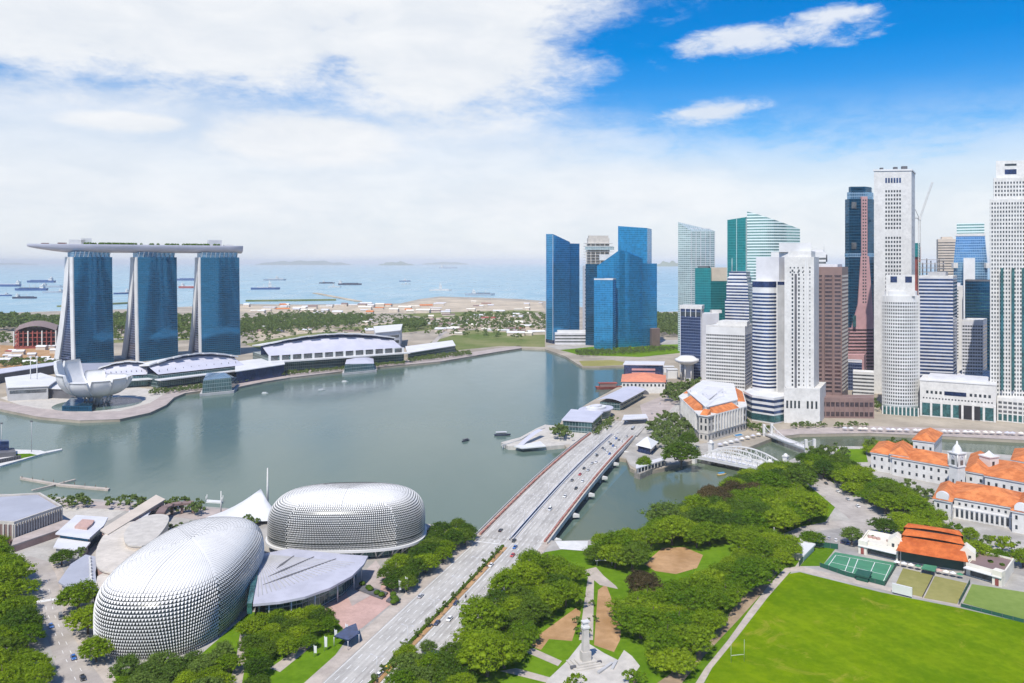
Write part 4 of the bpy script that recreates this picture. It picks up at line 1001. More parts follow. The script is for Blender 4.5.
for sgn in (-1, 1):
    for i in range(70):
        t0, t1 = LN*i/70, LN*(i+1)/70; a, b = A+ax*t0+sd*sgn*hw(t0), A+ax*t1+sd*sgn*hw(t1)
        bb.face([(*a, 191.4), (*b, 191.4), (*b, 193.2), (*a, 193.2)])
bb.build('parapet', M['lilac'], r)
for px, y0, y1, w, m in ((77, 243, 237.5, 22, 'white2'), (86, 243, 236, 15, 'white2'), (214.5, 246, 239.5, 22, 'lgrey'), (62, 244, 241.5, 12, 'brown'), (45, 245, 243, 10, 'brown'), (228, 246, 244, 14, 'white2')):
    k = (px-CX)/F; t = (k*A.y-A.x)/(ax.x-k*ax.y); c = A+ax*t
    MB().box((c.x, c.y, 191.6), (w, 12, (y0-y1)*c.y/F), math.atan2(ax.y, ax.x)).build('roof_pavilion', M[m], r)
bb = MB()
random.seed(3)
for k in range(130):
    t = random.choice((random.uniform(78, 165), random.uniform(225, 285), random.uniform(165, 225)*1.0 if k % 4 == 0 else random.uniform(95, 150)))
    c = A+ax*t+sd*random.uniform(-15, 10); rr = random.uniform(2.0, 3.6)
    bb.lathe((c.x, c.y, 191.5), [(0.2, 0), (.3, 1.4), (rr, 2.2), (rr*.8, 4.0), (0, 5.2)], 6, False)
tag(bb.build('deck_planting', M['hedge'], r), kind='stuff')
for k in range(26):
    c = A+ax*lerp(30, 300, k/25)-sd*(hw(lerp(30, 300, k/25))-2)
    MB().tube((c.x, c.y, 191.5), (c.x, c.y, 196), .25, .2, 5).build('deck_post', M['white'], r)

# ------------------------------------------------------------------ long halls with stepped arched roofs
def hall(label, l, rr, y_l, y_r, back, crest, eave, nstep, base_m, win=True, name='event_hall', lo=.0):
    Lp, Rp = V2(P(l, y_l)), V2(P(rr, y_r)); dv = (Rp-Lp).normalized(); LN2 = (Rp-Lp).length; kv = Vector((-dv.y, dv.x))
    r = thing(name, (*((Lp+Rp)/2+kv*back/2), ZL), label, 'hall')
    W = lambda s, t, z: (*(Lp+dv*s*LN2+kv*t), z)
    arch = lambda s: crest*(.35+.65*math.sin(PI*(.08+.84*s))**.9)
    MB().prism(ccw([Vector(W(*q, 0)[:2]) for q in ((0, 0), (1, 0), (1, back), (0, back))]), ZL, ZL+eave*.92).build('wall', base_m, r)
    # front roof plane between the eave and the foot of the arch
    t1 = back*.45
    bb = MB(); bb.grid(lambda u, v: W(u*.98+.01, 2+(t1-2)*v, ZL+eave+(arch(u)*.72)*v**1.1), 24, 6); bb.build('front_roof', M['lilac'], r)
    # stepped arch shell behind it
    for k in range(nstep):
        s0, s1 = k/nstep, (k+1)/nstep; fr = t1-5-3.5*(k % 2)
        bb = MB(); z = lambda s: ZL+eave+arch(s)
        p = [W(s0, fr, z(s0)), W(s1, fr, z(s1)), W(s1, back+4, ZL+eave+arch(s1)*.6), W(s0, back+4, ZL+eave+arch(s0)*.6)]
        dn = Vector((0, 0, -1.8)); q = [tuple(Vector(x)+dn) for x in p]
        bb.face(p); bb.face(list(reversed(q)))
        for a in range(4): b = (a+1) % 4; bb.face([q[a], q[b], p[b], p[a]])
        bb.build('roof_shell', M['white2'], r)
    bb = MB(); bb.grid(lambda u, v: W(u, t1+.5, lerp(ZL+eave*.5, ZL+eave+arch(u)-1.9, v)), 24, 1, False); bb.build('clerestory', M['win_navy'], r)
    # canopy along the front
    bb = MB(); bb.prism(ccw([Vector(W(*q, 0)[:2]) for q in ((-.03, -14), (1.03, -10), (1.03, 1), (-.03, 1))]), ZL+eave*.62, ZL+eave*.7, True, True); bb.build('canopy', M['white2'], r)
    if win:
        R = wloc(r); ang = math.atan2(dv.y, dv.x); n = 13; w = LN2/n
        me = MB().prism([(-w*.36, -.3), (w*.36, -.3), (w*.36, .4), (-w*.36, .4)], 0, eave*.26, True, True).mesh('window', M['win_grey'])
        mf = MB().prism([(-w*.1, -1.4), (w*.1, -1.4), (w*.1, .4), (-w*.1, .4)], 0, eave*.32, True, True).mesh('pilaster', M['white2'])
        for k in range(n):
            p = W((k+.5)/n, 0, ZL+eave*.70); put('window', me, r, (p[0]-R.x, p[1]-R.y, p[2]-R.z), ang)
        for k in range(n+1):
            p = W(lerp(.01, .99, k/n), 0, ZL+eave*.70); put('pilaster', mf, r, (p[0]-R.x, p[1]-R.y, p[2]-R.z), ang)
    else:
        for k in range(11):
            p = W((k+.6)/11.5, 10, ZL+eave+1.2); MB().tube(p, (p[0], p[1], p[2]+4), .5, .4, 6).build('vent', M['dgrey'], r)
    return W, r
hall('long white exhibition hall with stepped arched roof behind the bay promenade', 268, 404, 372.5, 362.5, 85, 26, 24, 15, M['g_low'])
hall('lower curved hall with stepped white roof in front of the right hotel tower', 158, 246, 388, 377, 62, 21, 17, 12, M['g_low'], False)
hall('smallest curved hall, between the white museum and the middle hotel tower', 97, 156, 389, 385.5, 62, 17, 15, 9, M['g_low'], False)
def block(name, label, cat, pts, h, m, roof=None, roofname='roof', z=ZL, zpx=None, wins=None, group=None):
    q = ccw([V2(P(*p, z)) for p in pts]); c = mid(q)
    r = thing(name, (c.x, c.y, z), label, cat, group)
    MB().prism(q, z, z+h).build('wall', m, r)
    if roof: MB().prism(offset(q, 1.2), z+h, z+h+.9, True, True).build(roofname, roof, r)
    if wins:
        for i in fronts(q):
            if (V2(q[i])-V2(q[(i+1) % len(q)])).length > 6: edge_bands(r, V2(q[i]).lerp(V2(q[(i+1) % len(q)]), .04), V2(q[i]).lerp(V2(q[(i+1) % len(q)]), .96), [z+w0 for w0, _ in wins], wins[0][1], M['win_grey'] if m != M['brown'] else M['win'])
    return r, q
block('exhibition_annex', 'low white roofed annex at the right end of the exhibition hall', 'building', [(408, 360), (455, 352), (452, 346.5), (406, 353)], 11, M['g_low'], M['white2'])
block('plant_building', 'white flat roofed building behind the right end of the exhibition hall', 'building', [(376, 352), (400, 349), (402, 341), (374, 344)], 34, M['lgrey'], M['white2'], wins=[(12, 5), (22, 5)])
block('link_building', 'dark glazed building with white canopy between the two largest halls', 'building', [(236, 384), (284, 376), (282, 367), (236, 373)], 16, M['win_navy'], M['white2'])
block('event_pavilion', 'grey curved pavilion with white overhanging roof left of the museum', 'building', [(8, 401), (48, 399), (58, 391), (40, 385), (6, 390)], 15, M['grey'], M['white2'], wins=[(8, 4)])
block('event_pavilion', 'small pavilion with white canopy just left of the museum', 'building', [(48, 398), (76, 399), (78, 392), (54, 390)], 11, M['dgrey'], M['white2'])
block('covered_walk', 'long low grey roof running behind the pavilions at the left edge', 'walkway', [(-40, 393), (0, 383), (58, 373), (60, 370), (0, 378), (-40, 387)], 12, M['dgrey'], M['lilac'])
block('terrace_building', 'grey terraced building behind the museum below the left hotel tower', 'building', [(58, 386), (110, 383), (112, 373), (60, 374)], 14, M['grey'], M['roofgrey'], wins=[(6, 3)])
for px in (30.5, 37):
    p = P(px, 392); r = thing('mast', tuple(p), 'tall white mast %s behind the grey pavilion left of the museum' % ('on the left' if px < 33 else 'on the right'), 'mast')
    MB().tube(tuple(p), (p.x, p.y, 48), .7, .4, 6).build('pole', M['white'], r); MB().box((p.x, p.y, 46), (3, 1, 1.5)).build('lamp_head', M['lgrey'], r)
# glass pavilions standing in the water
def crystal(label, pts, h, seed, tilt):
    q = ccw([V2(P(*p, 0)) for p in pts]); c = mid(q); r = thing('glass_pavilion', (c.x, c.y, 0), label, 'pavilion')
    n = len(q); zz = [h*(1+tilt*math.sin(seed+2.2*i)) for i in range(n)]
    MB().prism(offset(q, 2.5), -2, 3.2).build('plinth', M['grey'], r)
    top = [c+(V2(p)-c)*.94 for p in q]
    MB().prism(q, 3.2, zz, False, False, top).build('glass_wall', M['g_low'], r)
    ap = (c.x+4, c.y+5, h*1.35)
    bb = MB()
    for i in range(n): j = (i+1) % n; bb.face([(*top[i], zz[i]), (*top[j], zz[j]), ap])
    bb.build('faceted_roof', M['lilac'] if seed > 1 else M['g_sky'], r)
crystal('dark glass pavilion with a folded roof in the water below the right hotel tower', [(202, 396), (232, 393), (238, 387), (206, 388)], 17, .4, .28)
crystal('glass pavilion with a pale pointed roof in the water before the exhibition hall', [(344, 375), (375, 372), (374, 366), (346, 368)], 14, 2.0, .12)
# ------------------------------------------------------------------ lotus shaped museum
C = P(98, 404); r = thing('lotus_museum', (C.x, C.y, ZL), 'white lotus shaped museum of upturned petals by the water', 'museum')
zb0 = 13.5
def petal(phi, rad, hgt, w0):
    ca, sa = math.cos(phi), math.sin(phi); bb = MB()
    def sp(t, off):            # spine: distance from the axis and height
        rr = 6+(rad-6)*math.sin(t*PI/2*.98)**.9; zz = zb0+hgt*(1-math.cos(t*PI/2*1.02))**1.15
        return rr, zz
    def pt(t, k, inner):
        rr, zz = sp(t, 0); w = w0*(.38+.62*min(1, t*1.15))*(1-.34*t*t)
        th = (7.5*(1-t*.62))
        if inner: rr -= th*(.25+.75*t); zz += th*(1-.8*t)
        bulge = (1-k*k)*w*.18*(0 if inner else 1)
        rr += bulge*t; zz -= bulge*(1-t)
        return (C.x+ca*rr-sa*k*w, C.y+sa*rr+ca*k*w, zz)
    nt, nk = 14, 6
    bb.grid(lambda u, v: pt(u, 2*v-1, False), nt, nk, True); bb.grid(lambda u, v: pt(u, 2*v-1, True), nt, nk, True, True)
    for k in (-1, 1):
        for i in range(nt):
            q = [pt(i/nt, k, False), pt((i+1)/nt, k, False), pt((i+1)/nt, k, True), pt(i/nt, k, True)]; bb.face(q if k < 0 else q[::-1])
    bb.face([pt(1, 2*j/nk-1, False) for j in range(nk+1)]+[pt(1, 2*j/nk-1, True) for j in range(nk, -1, -1)])
    o = bb.build('petal', M['white2'], r); return pt
for k in range(10):
    phi = PI+.25+2*PI*k/10; m_ = math.cos(phi-PI*1.0); 
    petal(phi, 38+5*m_, 18+22*max(0, m_)**2.4-2*min(0, m_), 14.4+.8*m_)
MB().lathe((C.x, C.y, ZL), [(5, 0), (5, 8), (12, 11.5), (17, 14), (12, 16.5), (0, 15)], 24).build('bowl', M['white2'], r)
for k in range(12):
    a = 2*PI*k/12; MB().tube((C.x+11*math.cos(a), C.y+11*math.sin(a), ZL), (C.x+16*math.cos(a+.3), C.y+16*math.sin(a+.3), 15.5), .8, .8, 6).build('strut', M['white'], r)
bb = MB(); bb.lathe((C.x, C.y, ZL+.05), [(0, .1), (46, .1)], 36); o = tag(bb.build('lily_pond', M['bay'], None), kind='structure')
block('museum_entrance', 'low blue glass entrance wing at the foot of the lotus museum', 'building', [(62, 411), (92, 411.5), (94, 405), (72, 402)], 6, M['g_dark'])
# ------------------------------------------------------------------ floating stage at the left edge
def water_block(name, label, cat, pts, h, m):
    q = ccw([V2(P(*p, 0)) for p in pts]); c = mid(q); r = thing(name, (c.x, c.y, 0), label, cat); MB().prism(q, -1, h).build('deck', m, r); return r, q
r, q = water_block('floating_stage', 'grey floating stage with green strip at the left edge', 'stage', [(-60, 470), (0, 468), (24, 461), (47, 454), (40, 452), (-60, 449)], 1.6, M['white'])
b = MB(); b.prism(ccw([V2(P(*p, 1.7)) for p in [(18, 459), (37, 455), (30, 453.5), (14, 454)]]), 1.6, 1.75); b.build('turf_strip', M['lawn'], r)
for k in range(14):
    p = P(-2+k*1.7, 463.5-k*.35, 1.6); MB().box((p.x, p.y, 1.6), (.9, .9, 3.2)).build('truss_post', M['dgrey'], r)
MB().prism(ccw([V2(P(*p, 1.6)) for p in [(-30, 461), (16, 456), (14, 452), (-30, 452)]]), 1.6, 5.2).build('seating_block', M['dgrey'], r)
MB().prism(ccw([V2(P(*p, 1.6)) for p in [(-30, 456), (9, 454.5), (9, 453), (-30, 453)]]), 5.2, 13).build('screen_frame', M['win_navy'], r)
w2, _ = water_block('gangway', 'thin white gangway from the floating stage out over the water', 'gangway', [(40, 456), (62, 451), (62, 450), (40, 454)], 1.4, M['white'])
for px, yb, yt, t in ((1.5, 449, 424, 'at the very edge'), (31.5, 452, 422, 'beside the green strip')):
    p = P(px, yb, 1.6); r = thing('light_mast', tuple(p), 'slender grey light mast on the floating stage, %s' % t, 'mast'); zt = Zy(yt, p.y)
    MB().tube(tuple(p), (p.x, p.y, zt), .3, .2, 6).build('pole', M['grey'], r); MB().box((p.x, p.y, zt), (2, .6, 1.2)).build('lamp_head', M['dgrey'], r)
r, q = water_block('boat_jetty', 'thin wooden T shaped jetty in the bay at the left', 'jetty', [(20, 478.5), (60, 485.5), (110, 490), (108, 491.5), (60, 487), (20, 480)], 1.5, M['path'])
for a, b_ in (((32, 492), (75, 481)),):
    p, q2 = P(*a, 0), P(*b_, 0); MB().beam((p.x, p.y, 1.0), (q2.x, q2.y, 1.0), 2.0, .45).build('cross_pier', M['path'], r)
for k in range(9):
    p = P(22+k*10.5, 480+k*1.25, 0); MB().tube((p.x, p.y, -1), (p.x, p.y, 3), .25, .25, 6).build('pile', M['bark'], r)
# ------------------------------------------------------------------ far shore: sheds, sites, breakwater, islands, ships
random.seed(21)
cols = {'white': M['white2'], 'grey': M['lgrey'], 'orange': M['orange'], 'blue': M['g_sky'], 'cream': M['cream'], 'brown': M['brown'], 'green': M['court'], 'red': M['redsteel']}
meshes = {}
def shed(px, py, w, dpt, h, col, where, grp):
    p = P(px, py); a = random.uniform(-.3, .3); key = (w, dpt, h)
    r = thing('shed', tuple(p), 'small shed with %s roof %s' % (col, where), 'shed', grp)
    r.rotation_euler.z = a
    MB0 = MB(); MB0.prism([(-w/2, -dpt/2), (w/2, -dpt/2), (w/2, dpt/2), (-w/2, dpt/2)], 0, h); put('wall', MB0.mesh('wall', M['beige']), r)
    b = MB(); rh = h*.45; x, y = w/2+.8, dpt/2+.8
    b.face([(-x, -y, h), (x, -y, h), (x, 0, h+rh), (-x, 0, h+rh)]); b.face([(x, y, h), (-x, y, h), (-x, 0, h+rh), (x, 0, h+rh)]); b.face([(x, -y, h), (x, y, h), (x, 0, h+rh)]); b.face([(-x, y, h), (-x, -y, h), (-x, 0, h+rh)])
    put('roof', b.mesh('roof', cols[col]), r)
for k in range(70):
    px = random.uniform(430, 548); py = random.uniform(303, 336)
    if abs(px-547) < 2: continue
    shed(px, py, random.choice((14, 20, 28, 38)), random.choice((12, 18)), random.choice((4, 5, 7)), random.choice(('white', 'grey', 'cream', 'brown', 'brown', 'red', 'cream', 'grey')), 'on the sandy building land left of the blue towers', 'sheds left of the blue towers')
for k in range(44):
    px = random.uniform(245, 430); py = random.uniform(305.5, 315)
    shed(px, py, random.choice((22, 30, 44)), random.choice((14, 20)), random.choice((5, 7, 9)), random.choice(('white', 'grey', 'orange', 'cream', 'brown', 'grey', 'cream')), 'along the far coast behind the exhibition hall', 'sheds on the far coast')
for k in range(26):
    px = random.uniform(250, 440); py = random.uniform(318, 334)
    shed(px, py, random.choice((14, 20, 28)), random.choice((10, 14)), random.choice((3, 4, 6)), random.choice(('white', 'grey', 'cream', 'brown', 'brown')), 'on the open land behind the exhibition hall', 'sheds behind the exhibition hall')
for k in range(16):
    px = random.uniform(0, 56); py = random.uniform(347, 366)
    shed(px, py, random.choice((12, 18)), 10, random.choice((4, 6)), random.choice(('white', 'grey', 'red')), 'on the red building site at the left', 'sheds on the left building site')
r, q = block('site_frame', 'rust red steel frame of a building going up left of the hotel towers', 'building', [(14, 349), (56, 348), (58, 341), (20, 341)], 5, M['redsteel'])
for z in (12, 20, 28): MB().prism(q, ZL+z, ZL+z+1.2, True, True).build('floor_slab', M['redsteel'], r)
for i in range(10):
    for e in (0, 2):
        p = V2(q[e]).lerp(V2(q[(e+1) % 4]), i/9.01); MB().box((p.x, p.y, ZL+5), (2, 2, 28)).build('column', M['redsteel'] if i % 3 else M['white'], r)
bb = MB(); q0 = [V2(p) for p in q]
bb.grid(lambda u, v: (*(q0[0].lerp(q0[1], u).lerp(q0[3].lerp(q0[2], u), v)), ZL+33+9*math.sin(PI*u)), 10, 2); bb.build('arched_roof', M['brown'], r)
bb = MB(); p0, p1 = P(315, 293.5, 0), P(359, 302, 0); bb.beam((p0.x, p0.y, -1), (p1.x, p1.y, -1), 26, 5); o = bb.build('breakwater', M['sandlot']); tag(o, 'long pale breakwater reaching out from the far coast', 'breakwater')
bb = MB(); p0, p1 = P(246, 301.5, 0), P(336, 300.5, 0); bb.beam((p0.x, p0.y, -1), (p1.x, p1.y, -1), 40, 7); o = bb.build('breakwater', M['scrub']); tag(o, 'dark low breakwater lying off the far coast', 'breakwater')
bb = MB(); p0, p1 = P(60, 307, 0), P(130, 303.5, 0); bb.beam((p0.x, p0.y, -1), (p1.x, p1.y, -1), 40, 6); o = bb.build('breakwater', M['scrub']); tag(o, 'low stony breakwater between the left and middle hotel towers', 'breakwater')
def island(px0, px1, d, hmax, seed):
    rnd = random.Random(seed); x0, x1 = D(px0, d).x, D(px1, d).x; n = 26; bb = MB()
    hs = [0]+[hmax*math.sin(PI*i/n)**.6*rnd.uniform(.45, 1) for i in range(1, n)]+[0]
    hs = [hs[max(0, i-1)]*.25+hs[i]*.5+hs[min(n, i+1)]*.25 for i in range(n+1)]
    prof = [-1, -.6, 0, .6, 1]; wd = (x1-x0)*.18
    bb.grid(lambda u, v: (lerp(x0, x1, u), d+wd*(2*v-1)*math.sin(PI*u)**.5, max(-2, hs[round(u*n)]*math.cos((2*v-1)*PI/2)-(1 if v in (0, 1) else 0))), n, 6)
    o = bb.build('hills', M['leaf_far'], None); tag(o, kind='structure')
island(255, 352, 46000, 330, 1); island(378, 415, 40000, 230, 2); island(420, 470, 52000, 220, 3); island(655, 682, 30000, 260, 4); island(-60, 40, 50000, 180, 8)
def ship(px, py, length, label, hull_m, house=.82, deck_m=None, cranes=0, yaw=0.0, big=1.0):
    p = P(px, py, 0); L = length; w = L*.15; h = L*.07
    r = thing('cargo_ship', tuple(p), label, 'ship', 'ships at anchor off the coast')
    r.rotation_euler.z = yaw
    pl = [(-L/2, -w*.4), (-L*.45, -w/2), (L*.36, -w/2), (L/2, 0), (L*.36, w/2), (-L*.45, w/2), (-L/2, w*.4)]
    put('hull', MB().prism([(x*.97, y*.9) for x, y in pl], -1, h, True, False, pl).mesh('hull', hull_m), r)
    s = -1 if house > .5 else 1
    hx = (.5-house)*L
    b = MB(); b.box((hx, 0, h), (L*.11, w*.8, L*.07*big)); b.box((hx, 0, h+L*.07*big), (L*.08, w*.95, L*.025*big)); b.box((hx-L*.02, 0, h+L*.095*big), (L*.03, w*.3, L*.04*big)); put('deck_house', b.mesh('deck_house', M['white']), r)
    b = MB(); b.prism([(-L*.28, -w*.4), (L*.34, -w*.4), (L*.34, w*.4), (-L*.28, w*.4)], h, h+L*.018); put('hatch_cover', b.mesh('hatch_cover', deck_m or M['redsteel']), r)
    for k in range(cranes):
        x = lerp(-L*.2, L*.3, (k+.5)/cranes); b = MB(); b.tube((x, 0, h), (x, 0, h+L*.12), L*.008, L*.006, 5); b.tube((x, 0, h+L*.11), (x+L*.09, 0, h+L*.07), L*.005, L*.004, 4); put('deck_crane', b.mesh('deck_crane', M['white']), r)
hb = mat('ship_blue', (.03, .09, .25), .6); hk = mat('ship_dark', (.04, .05, .09), .6); hr = mat('ship_red', (.35, .06, .05), .6); hg = mat('ship_grey', (.35, .4, .45), .6)
ship(6, 286.5, 210, 'long dark blue ship at the left edge of the picture', hb, .1, M['lgrey'])
ship(41, 282.5, 230, 'dark blue ship with white house farthest left of the hotel towers', hb, .85, hb, 0, PI)
ship(31, 290.5, 190, 'blue ship with cranes in the middle of the group left of the hotel towers', hb, .85, hk, 3, PI)
ship(3, 296, 90, 'small ship with white house close to the left edge', hb, .3, M['lgrey'])
ship(25, 298.5, 110, 'small grey barge nearest the coast left of the hotel towers', hk, .8, hk, 1)
ship(53, 287.5, 150, 'thin pale grey ship just left of the left hotel tower, farther one', hg, .85, hg)
ship(54, 293, 120, 'thin pale grey ship just left of the left hotel tower, nearer one', hg, .2, hg)
ship(187.5, 280.5, 230, 'blue ship seen between the middle and right hotel towers', hb, .15, hb)
ship(191.5, 288, 160, 'red hulled ship seen between the middle and right hotel towers', hr, .85, M['lgrey'])
ship(125, 294, 110, 'ship with tall white house between the left and middle hotel towers', hb, .4, M['white'], 0, .8, 1.5)
ship(265.5, 289.5, 170, 'big blue and white service ship with tall decks right of the hotel towers', hb, .35, M['white'], 2, .3, 1.9)
ship(275, 280.5, 200, 'distant ship behind the big service ship', hg, .4, M['white'], 1, .5)
ship(327, 283.5, 120, 'small dark ship far out, left of three in the middle of the sea', hk, .7, hk)
ship(335, 287.5, 90, 'small white ship, nearest of three in the middle of the sea', M['white'], .6, M['white'], 0, .5, 1.6)
ship(350, 285, 170, 'low dark barge, right of three in the middle of the sea', hk, .9, hk)
ship(405, 281.5, 100, 'small ship with white top out beyond the sandy coast', hb, .5, M['white'], 0, .4, 1.7)
ship(406, 284.5, 80, 'white launch just nearer than the small ship with white top', M['white'], .5, M['white'], 0, .6)
ship(448, 268.5, 480, 'very distant grey ship near the horizon left of the blue towers', hg, .8, hg, 2)
ship(440.5, 291, 130, 'white ferry with a domed top moored at the far coast', M['white'], .5, M['white'], 0, .2, 2.2)
ship(480, 295.5, 150, 'grey ship moored by the far coast left of the blue towers', hg, .7, hk, 2, .1)
# ------------------------------------------------------------------ the two-shelled theatre
def shell(label, cx, cy, z0, a, b, h, yaw, e1, e2, vmin, nu, out, cov0, cov1, f_lo, f_hi, egg=0.0):
    r = thing('theatre_dome', (cx, cy, ZN), label, 'theatre', 'two domes of the theatre')
    co, si = math.cos(yaw), math.sin(yaw)
    sg = lambda x, p: math.copysign(abs(x)**p, x)
    def base(u, v):
        cu, su = math.cos(u), math.sin(u); cv, sv = math.cos(v), math.sin(v)
        x, y = a*sg(cu, e1)*sg(cv, e2), b*sg(su, e1)*sg(cv, e2); z = h*sg(sv, e2)
        k = x/a; w = 1+egg*k; y *= w; z = z*(1+egg*.55*k) if z > 0 else z
        return Vector((cx+x*co-y*si, cy+x*si+y*co, z0+z))
    def nrm(u, v):
        d = 1e-3; p = base(u, v); q = (base(u+d, v)-p).cross(base(u, min(v+d, PI/2-1e-4))-p)
        return q.normalized() if q.length > 1e-12 else Vector((0, 0, 1))
    bb = MB(); bb.grid(lambda u, v: tuple(base(2*PI*u, lerp(vmin, PI/2, v))), 72, 24); bb.build('glass_shell', M['shell'], r)
    us = [2*PI*i/(2*nu) for i in range(2*nu+1)]
    # equal steps of surface length round the plan so that the shades keep one size
    pts = [base(u*1.0, 0.05) for u in [2*PI*i/720 for i in range(721)]]; cum = [0]
    for p, q in zip(pts, pts[1:]): cum.append(cum[-1]+(q-p).length)
    def ua(f):
        f = f % 1.0; t = f*cum[-1]; lo, hi = 0, 720
        while hi-lo > 1:
            mm = (lo+hi)//2
            if cum[mm] <= t: lo = mm
            else: hi = mm
        return 2*PI*(lo+(t-cum[lo])/max(1e-9, cum[hi]-cum[lo]))/720
    pv = [base(ua(.25), lerp(vmin, PI/2, i/400)) for i in range(401)]; cv_ = [0]
    for p, q in zip(pv, pv[1:]): cv_.append(cv_[-1]+(q-p).length)
    def va(f):
        t = f*cv_[-1]; lo, hi = 0, 400
        while hi-lo > 1:
            mm = (lo+hi)//2
            if cv_[mm] <= t: lo = mm
            else: hi = mm
        return lerp(vmin, PI/2, (lo+(t-cv_[lo])/max(1e-9, cv_[hi]-cv_[lo]))/400)
    # shades on a square net drawn over the dome, so that it has no pole
    def net(p, q):
        if abs(p) < 1e-9 and abs(q) < 1e-9: return 0.0, 1.0
        if abs(p) >= abs(q): rr, th = abs(p), (q/abs(p))*.125+(0 if p > 0 else .5)
        else: rr, th = abs(q), .25-(p/abs(q))*.125*(1 if q > 0 else -1) if q > 0 else .75+(p/abs(q))*.125
        if p < 0 and abs(p) >= abs(q): th = .5-(q/abs(p))*.125
        return th % 1.0, 1-rr
    def at_(p, q, o_=0.0):
        th, f = net(p, q); u, v = ua(th), va(max(0, min(.9995, f))); pt = base(u, v)
        return pt+nrm(u, min(v, 1.55))*o_ if o_ else pt
    bb = MB()
    for i in range(2*nu):
        for j in range(2*nu):
            p0, p1, q0, q1 = -1+i/nu, -1+(i+1)/nu, -1+j/nu, -1+(j+1)/nu; pc, qc = (p0+p1)/2, (q0+q1)/2; f0 = 1-max(abs(pc), abs(qc))
            k = min(1, max(0, (f0-f_lo)/(f_hi-f_lo))); k = k*k*(3-2*k); c = lerp(cov0, cov1, k); o_ = lerp(out, out*.3, k)
            # the side of the cell nearer the top stays on the shell, the outer side lifts off
            rad_i = i if abs(pc) >= abs(qc) else j; sh = (.5/nu if rad_i % 2 else 0)*(1-k)
            if abs(pc) >= abs(qc): q0, q1 = q0+sh, q1+sh
            else: p0, p1 = p0+sh, p1+sh
            if abs(pc) >= abs(qc): hi, lo = ((p0, p1) if pc > 0 else (p1, p0)); A_ = [(hi, q0), (hi, q1)]; lo_ = lerp(hi, lo, c); B_ = [(lo_, q0), (lo_, q1)]
            else: hi, lo = ((q0, q1) if qc > 0 else (q1, q0)); A_ = [(p0, hi), (p1, hi)]; lo_ = lerp(hi, lo, c); B_ = [(p0, lo_), (p1, lo_)]
            g = .04; w = lerp(.40, .03, k)
            mixp = lambda a, b, t: (lerp(a[0], b[0], t), lerp(a[1], b[1], t))
            TL, TR, TM = at_(*mixp(*A_, g), .2), at_(*mixp(*A_, 1-g), .2), at_(*mixp(*A_, .5), lerp(.55, .25, k))
            BL, BR = at_(*mixp(*B_, w), o_), at_(*mixp(*B_, 1-w), o_)
            bb.face([TL, TM, BL]); bb.face([TM, BR, BL]); bb.face([TM, TR, BR])
    bb.build('sunshade_lattice', M['lattice'], r)
    bb = MB(); n = 96                                   # ring beam round the foot
    ring = [base(2*PI*i/n, vmin) for i in range(n)]
    for i in range(n):
        p, q = ring[i], ring[(i+1) % n]; c0 = Vector((cx, cy, 0)); e_ = lambda v, k: v+(Vector((v.x-cx, v.y-cy, 0)).normalized()*k)
        A_, B_, C_, D_ = e_(p, -.6), e_(q, -.6), e_(q, 1.5), e_(p, 1.5); up = Vector((0, 0, 1.3))
        bb.face([A_+up, D_+up, C_+up, B_+up]); bb.face([D_, C_, C_+up, D_+up]); bb.face([A_, B_, C_, D_])
    bb.build('ring_beam', M['white2'], r)
    return r, base, ring
YL = math.radians(90.5)
rl, bl, ringl = shell('left theatre dome, larger and nearer, with a dark honeycomb front', -152, 379, 14, 57, 28, 20, YL, .75, .62, -.42, 40, .55, .62, .98, .38, .56, -.09)
rr_, br, ringr = shell('right theatre dome, smaller and farther, on a white ring over slanted columns', -94, 458, 13.5, 43.5, 28, 21.5, math.radians(3), .74, .54, -.06, 42, .4, .66, .98, .40, .62, 0.0)
# supports
n = 26
for i in range(n):
    p = ringr[int(i*96/n)]; q = ringr[int((i+.5)*96/n) % 96]; c = Vector((-94, 458, 0))
    foot = lambda v: Vector((lerp(v.x, c.x, .1), lerp(v.y, c.y, .1), ZN))
    bb = MB(); m_ = foot((p+q)/2); bb.tube(tuple(m_), tuple(p), .38, .38, 6); bb.tube(tuple(m_), tuple(q), .38, .38, 6); bb.build('column', M['white'], rr_)
bb = MB(); pl = [Vector((lerp(v.x, -94, .12), lerp(v.y, 458, .12))) for v in ringr[::3]]; bb.prism(ccw(pl), ZN, 12.5); bb.build('foyer_glazing', M['g_low'], rr_)
bb = MB(); pl = [Vector((lerp(v.x, -152, .1), lerp(v.y, 379, .1))) for v in ringl[::3]]; bb.prism(ccw(pl), ZN, 8.5); bb.build('plinth', M['brown'], rl)
# fan shaped foyer roof between the domes
fan = [(262, 556), (290, 550.5), (340, 556), (368, 558), (364, 566), (352, 578), (330, 590), (305, 599), (280, 604), (253, 606.5), (256, 585)]
zf = 13.0; fp = ccw([V2(P(*p, zf)) for p in fan]); cf = mid(fp)
r = thing('foyer', (cf.x, cf.y, ZN), 'fan shaped lilac grey foyer roof with dark slots between the two domes', 'building')
bb = MB(); bb.prism(fp, zf, zf+1.1, True, True); bb.build('roof', M['fan_roof'], r)
for a, c_ in (((276, 569), (294, 556)), ((268, 577), (314, 557)), ((263, 585), (336, 559))):
    p, q = P(*a, zf+1.1), P(*c_, zf+1.1); d = (q-p); nn = Vector((-d.y, d.x, 0)).normalized()*.8
    bb = MB(); bb.prism(ccw([V2(v) for v in (p, p.lerp(q, .3)-nn, q-nn*.3, q+nn*.3, p.lerp(q, .3)+nn)]), zf+1.1, zf+1.35); bb.build('roof_slot', M['dgrey'], r)
bb = MB(); hub = P(258, 556, zf)
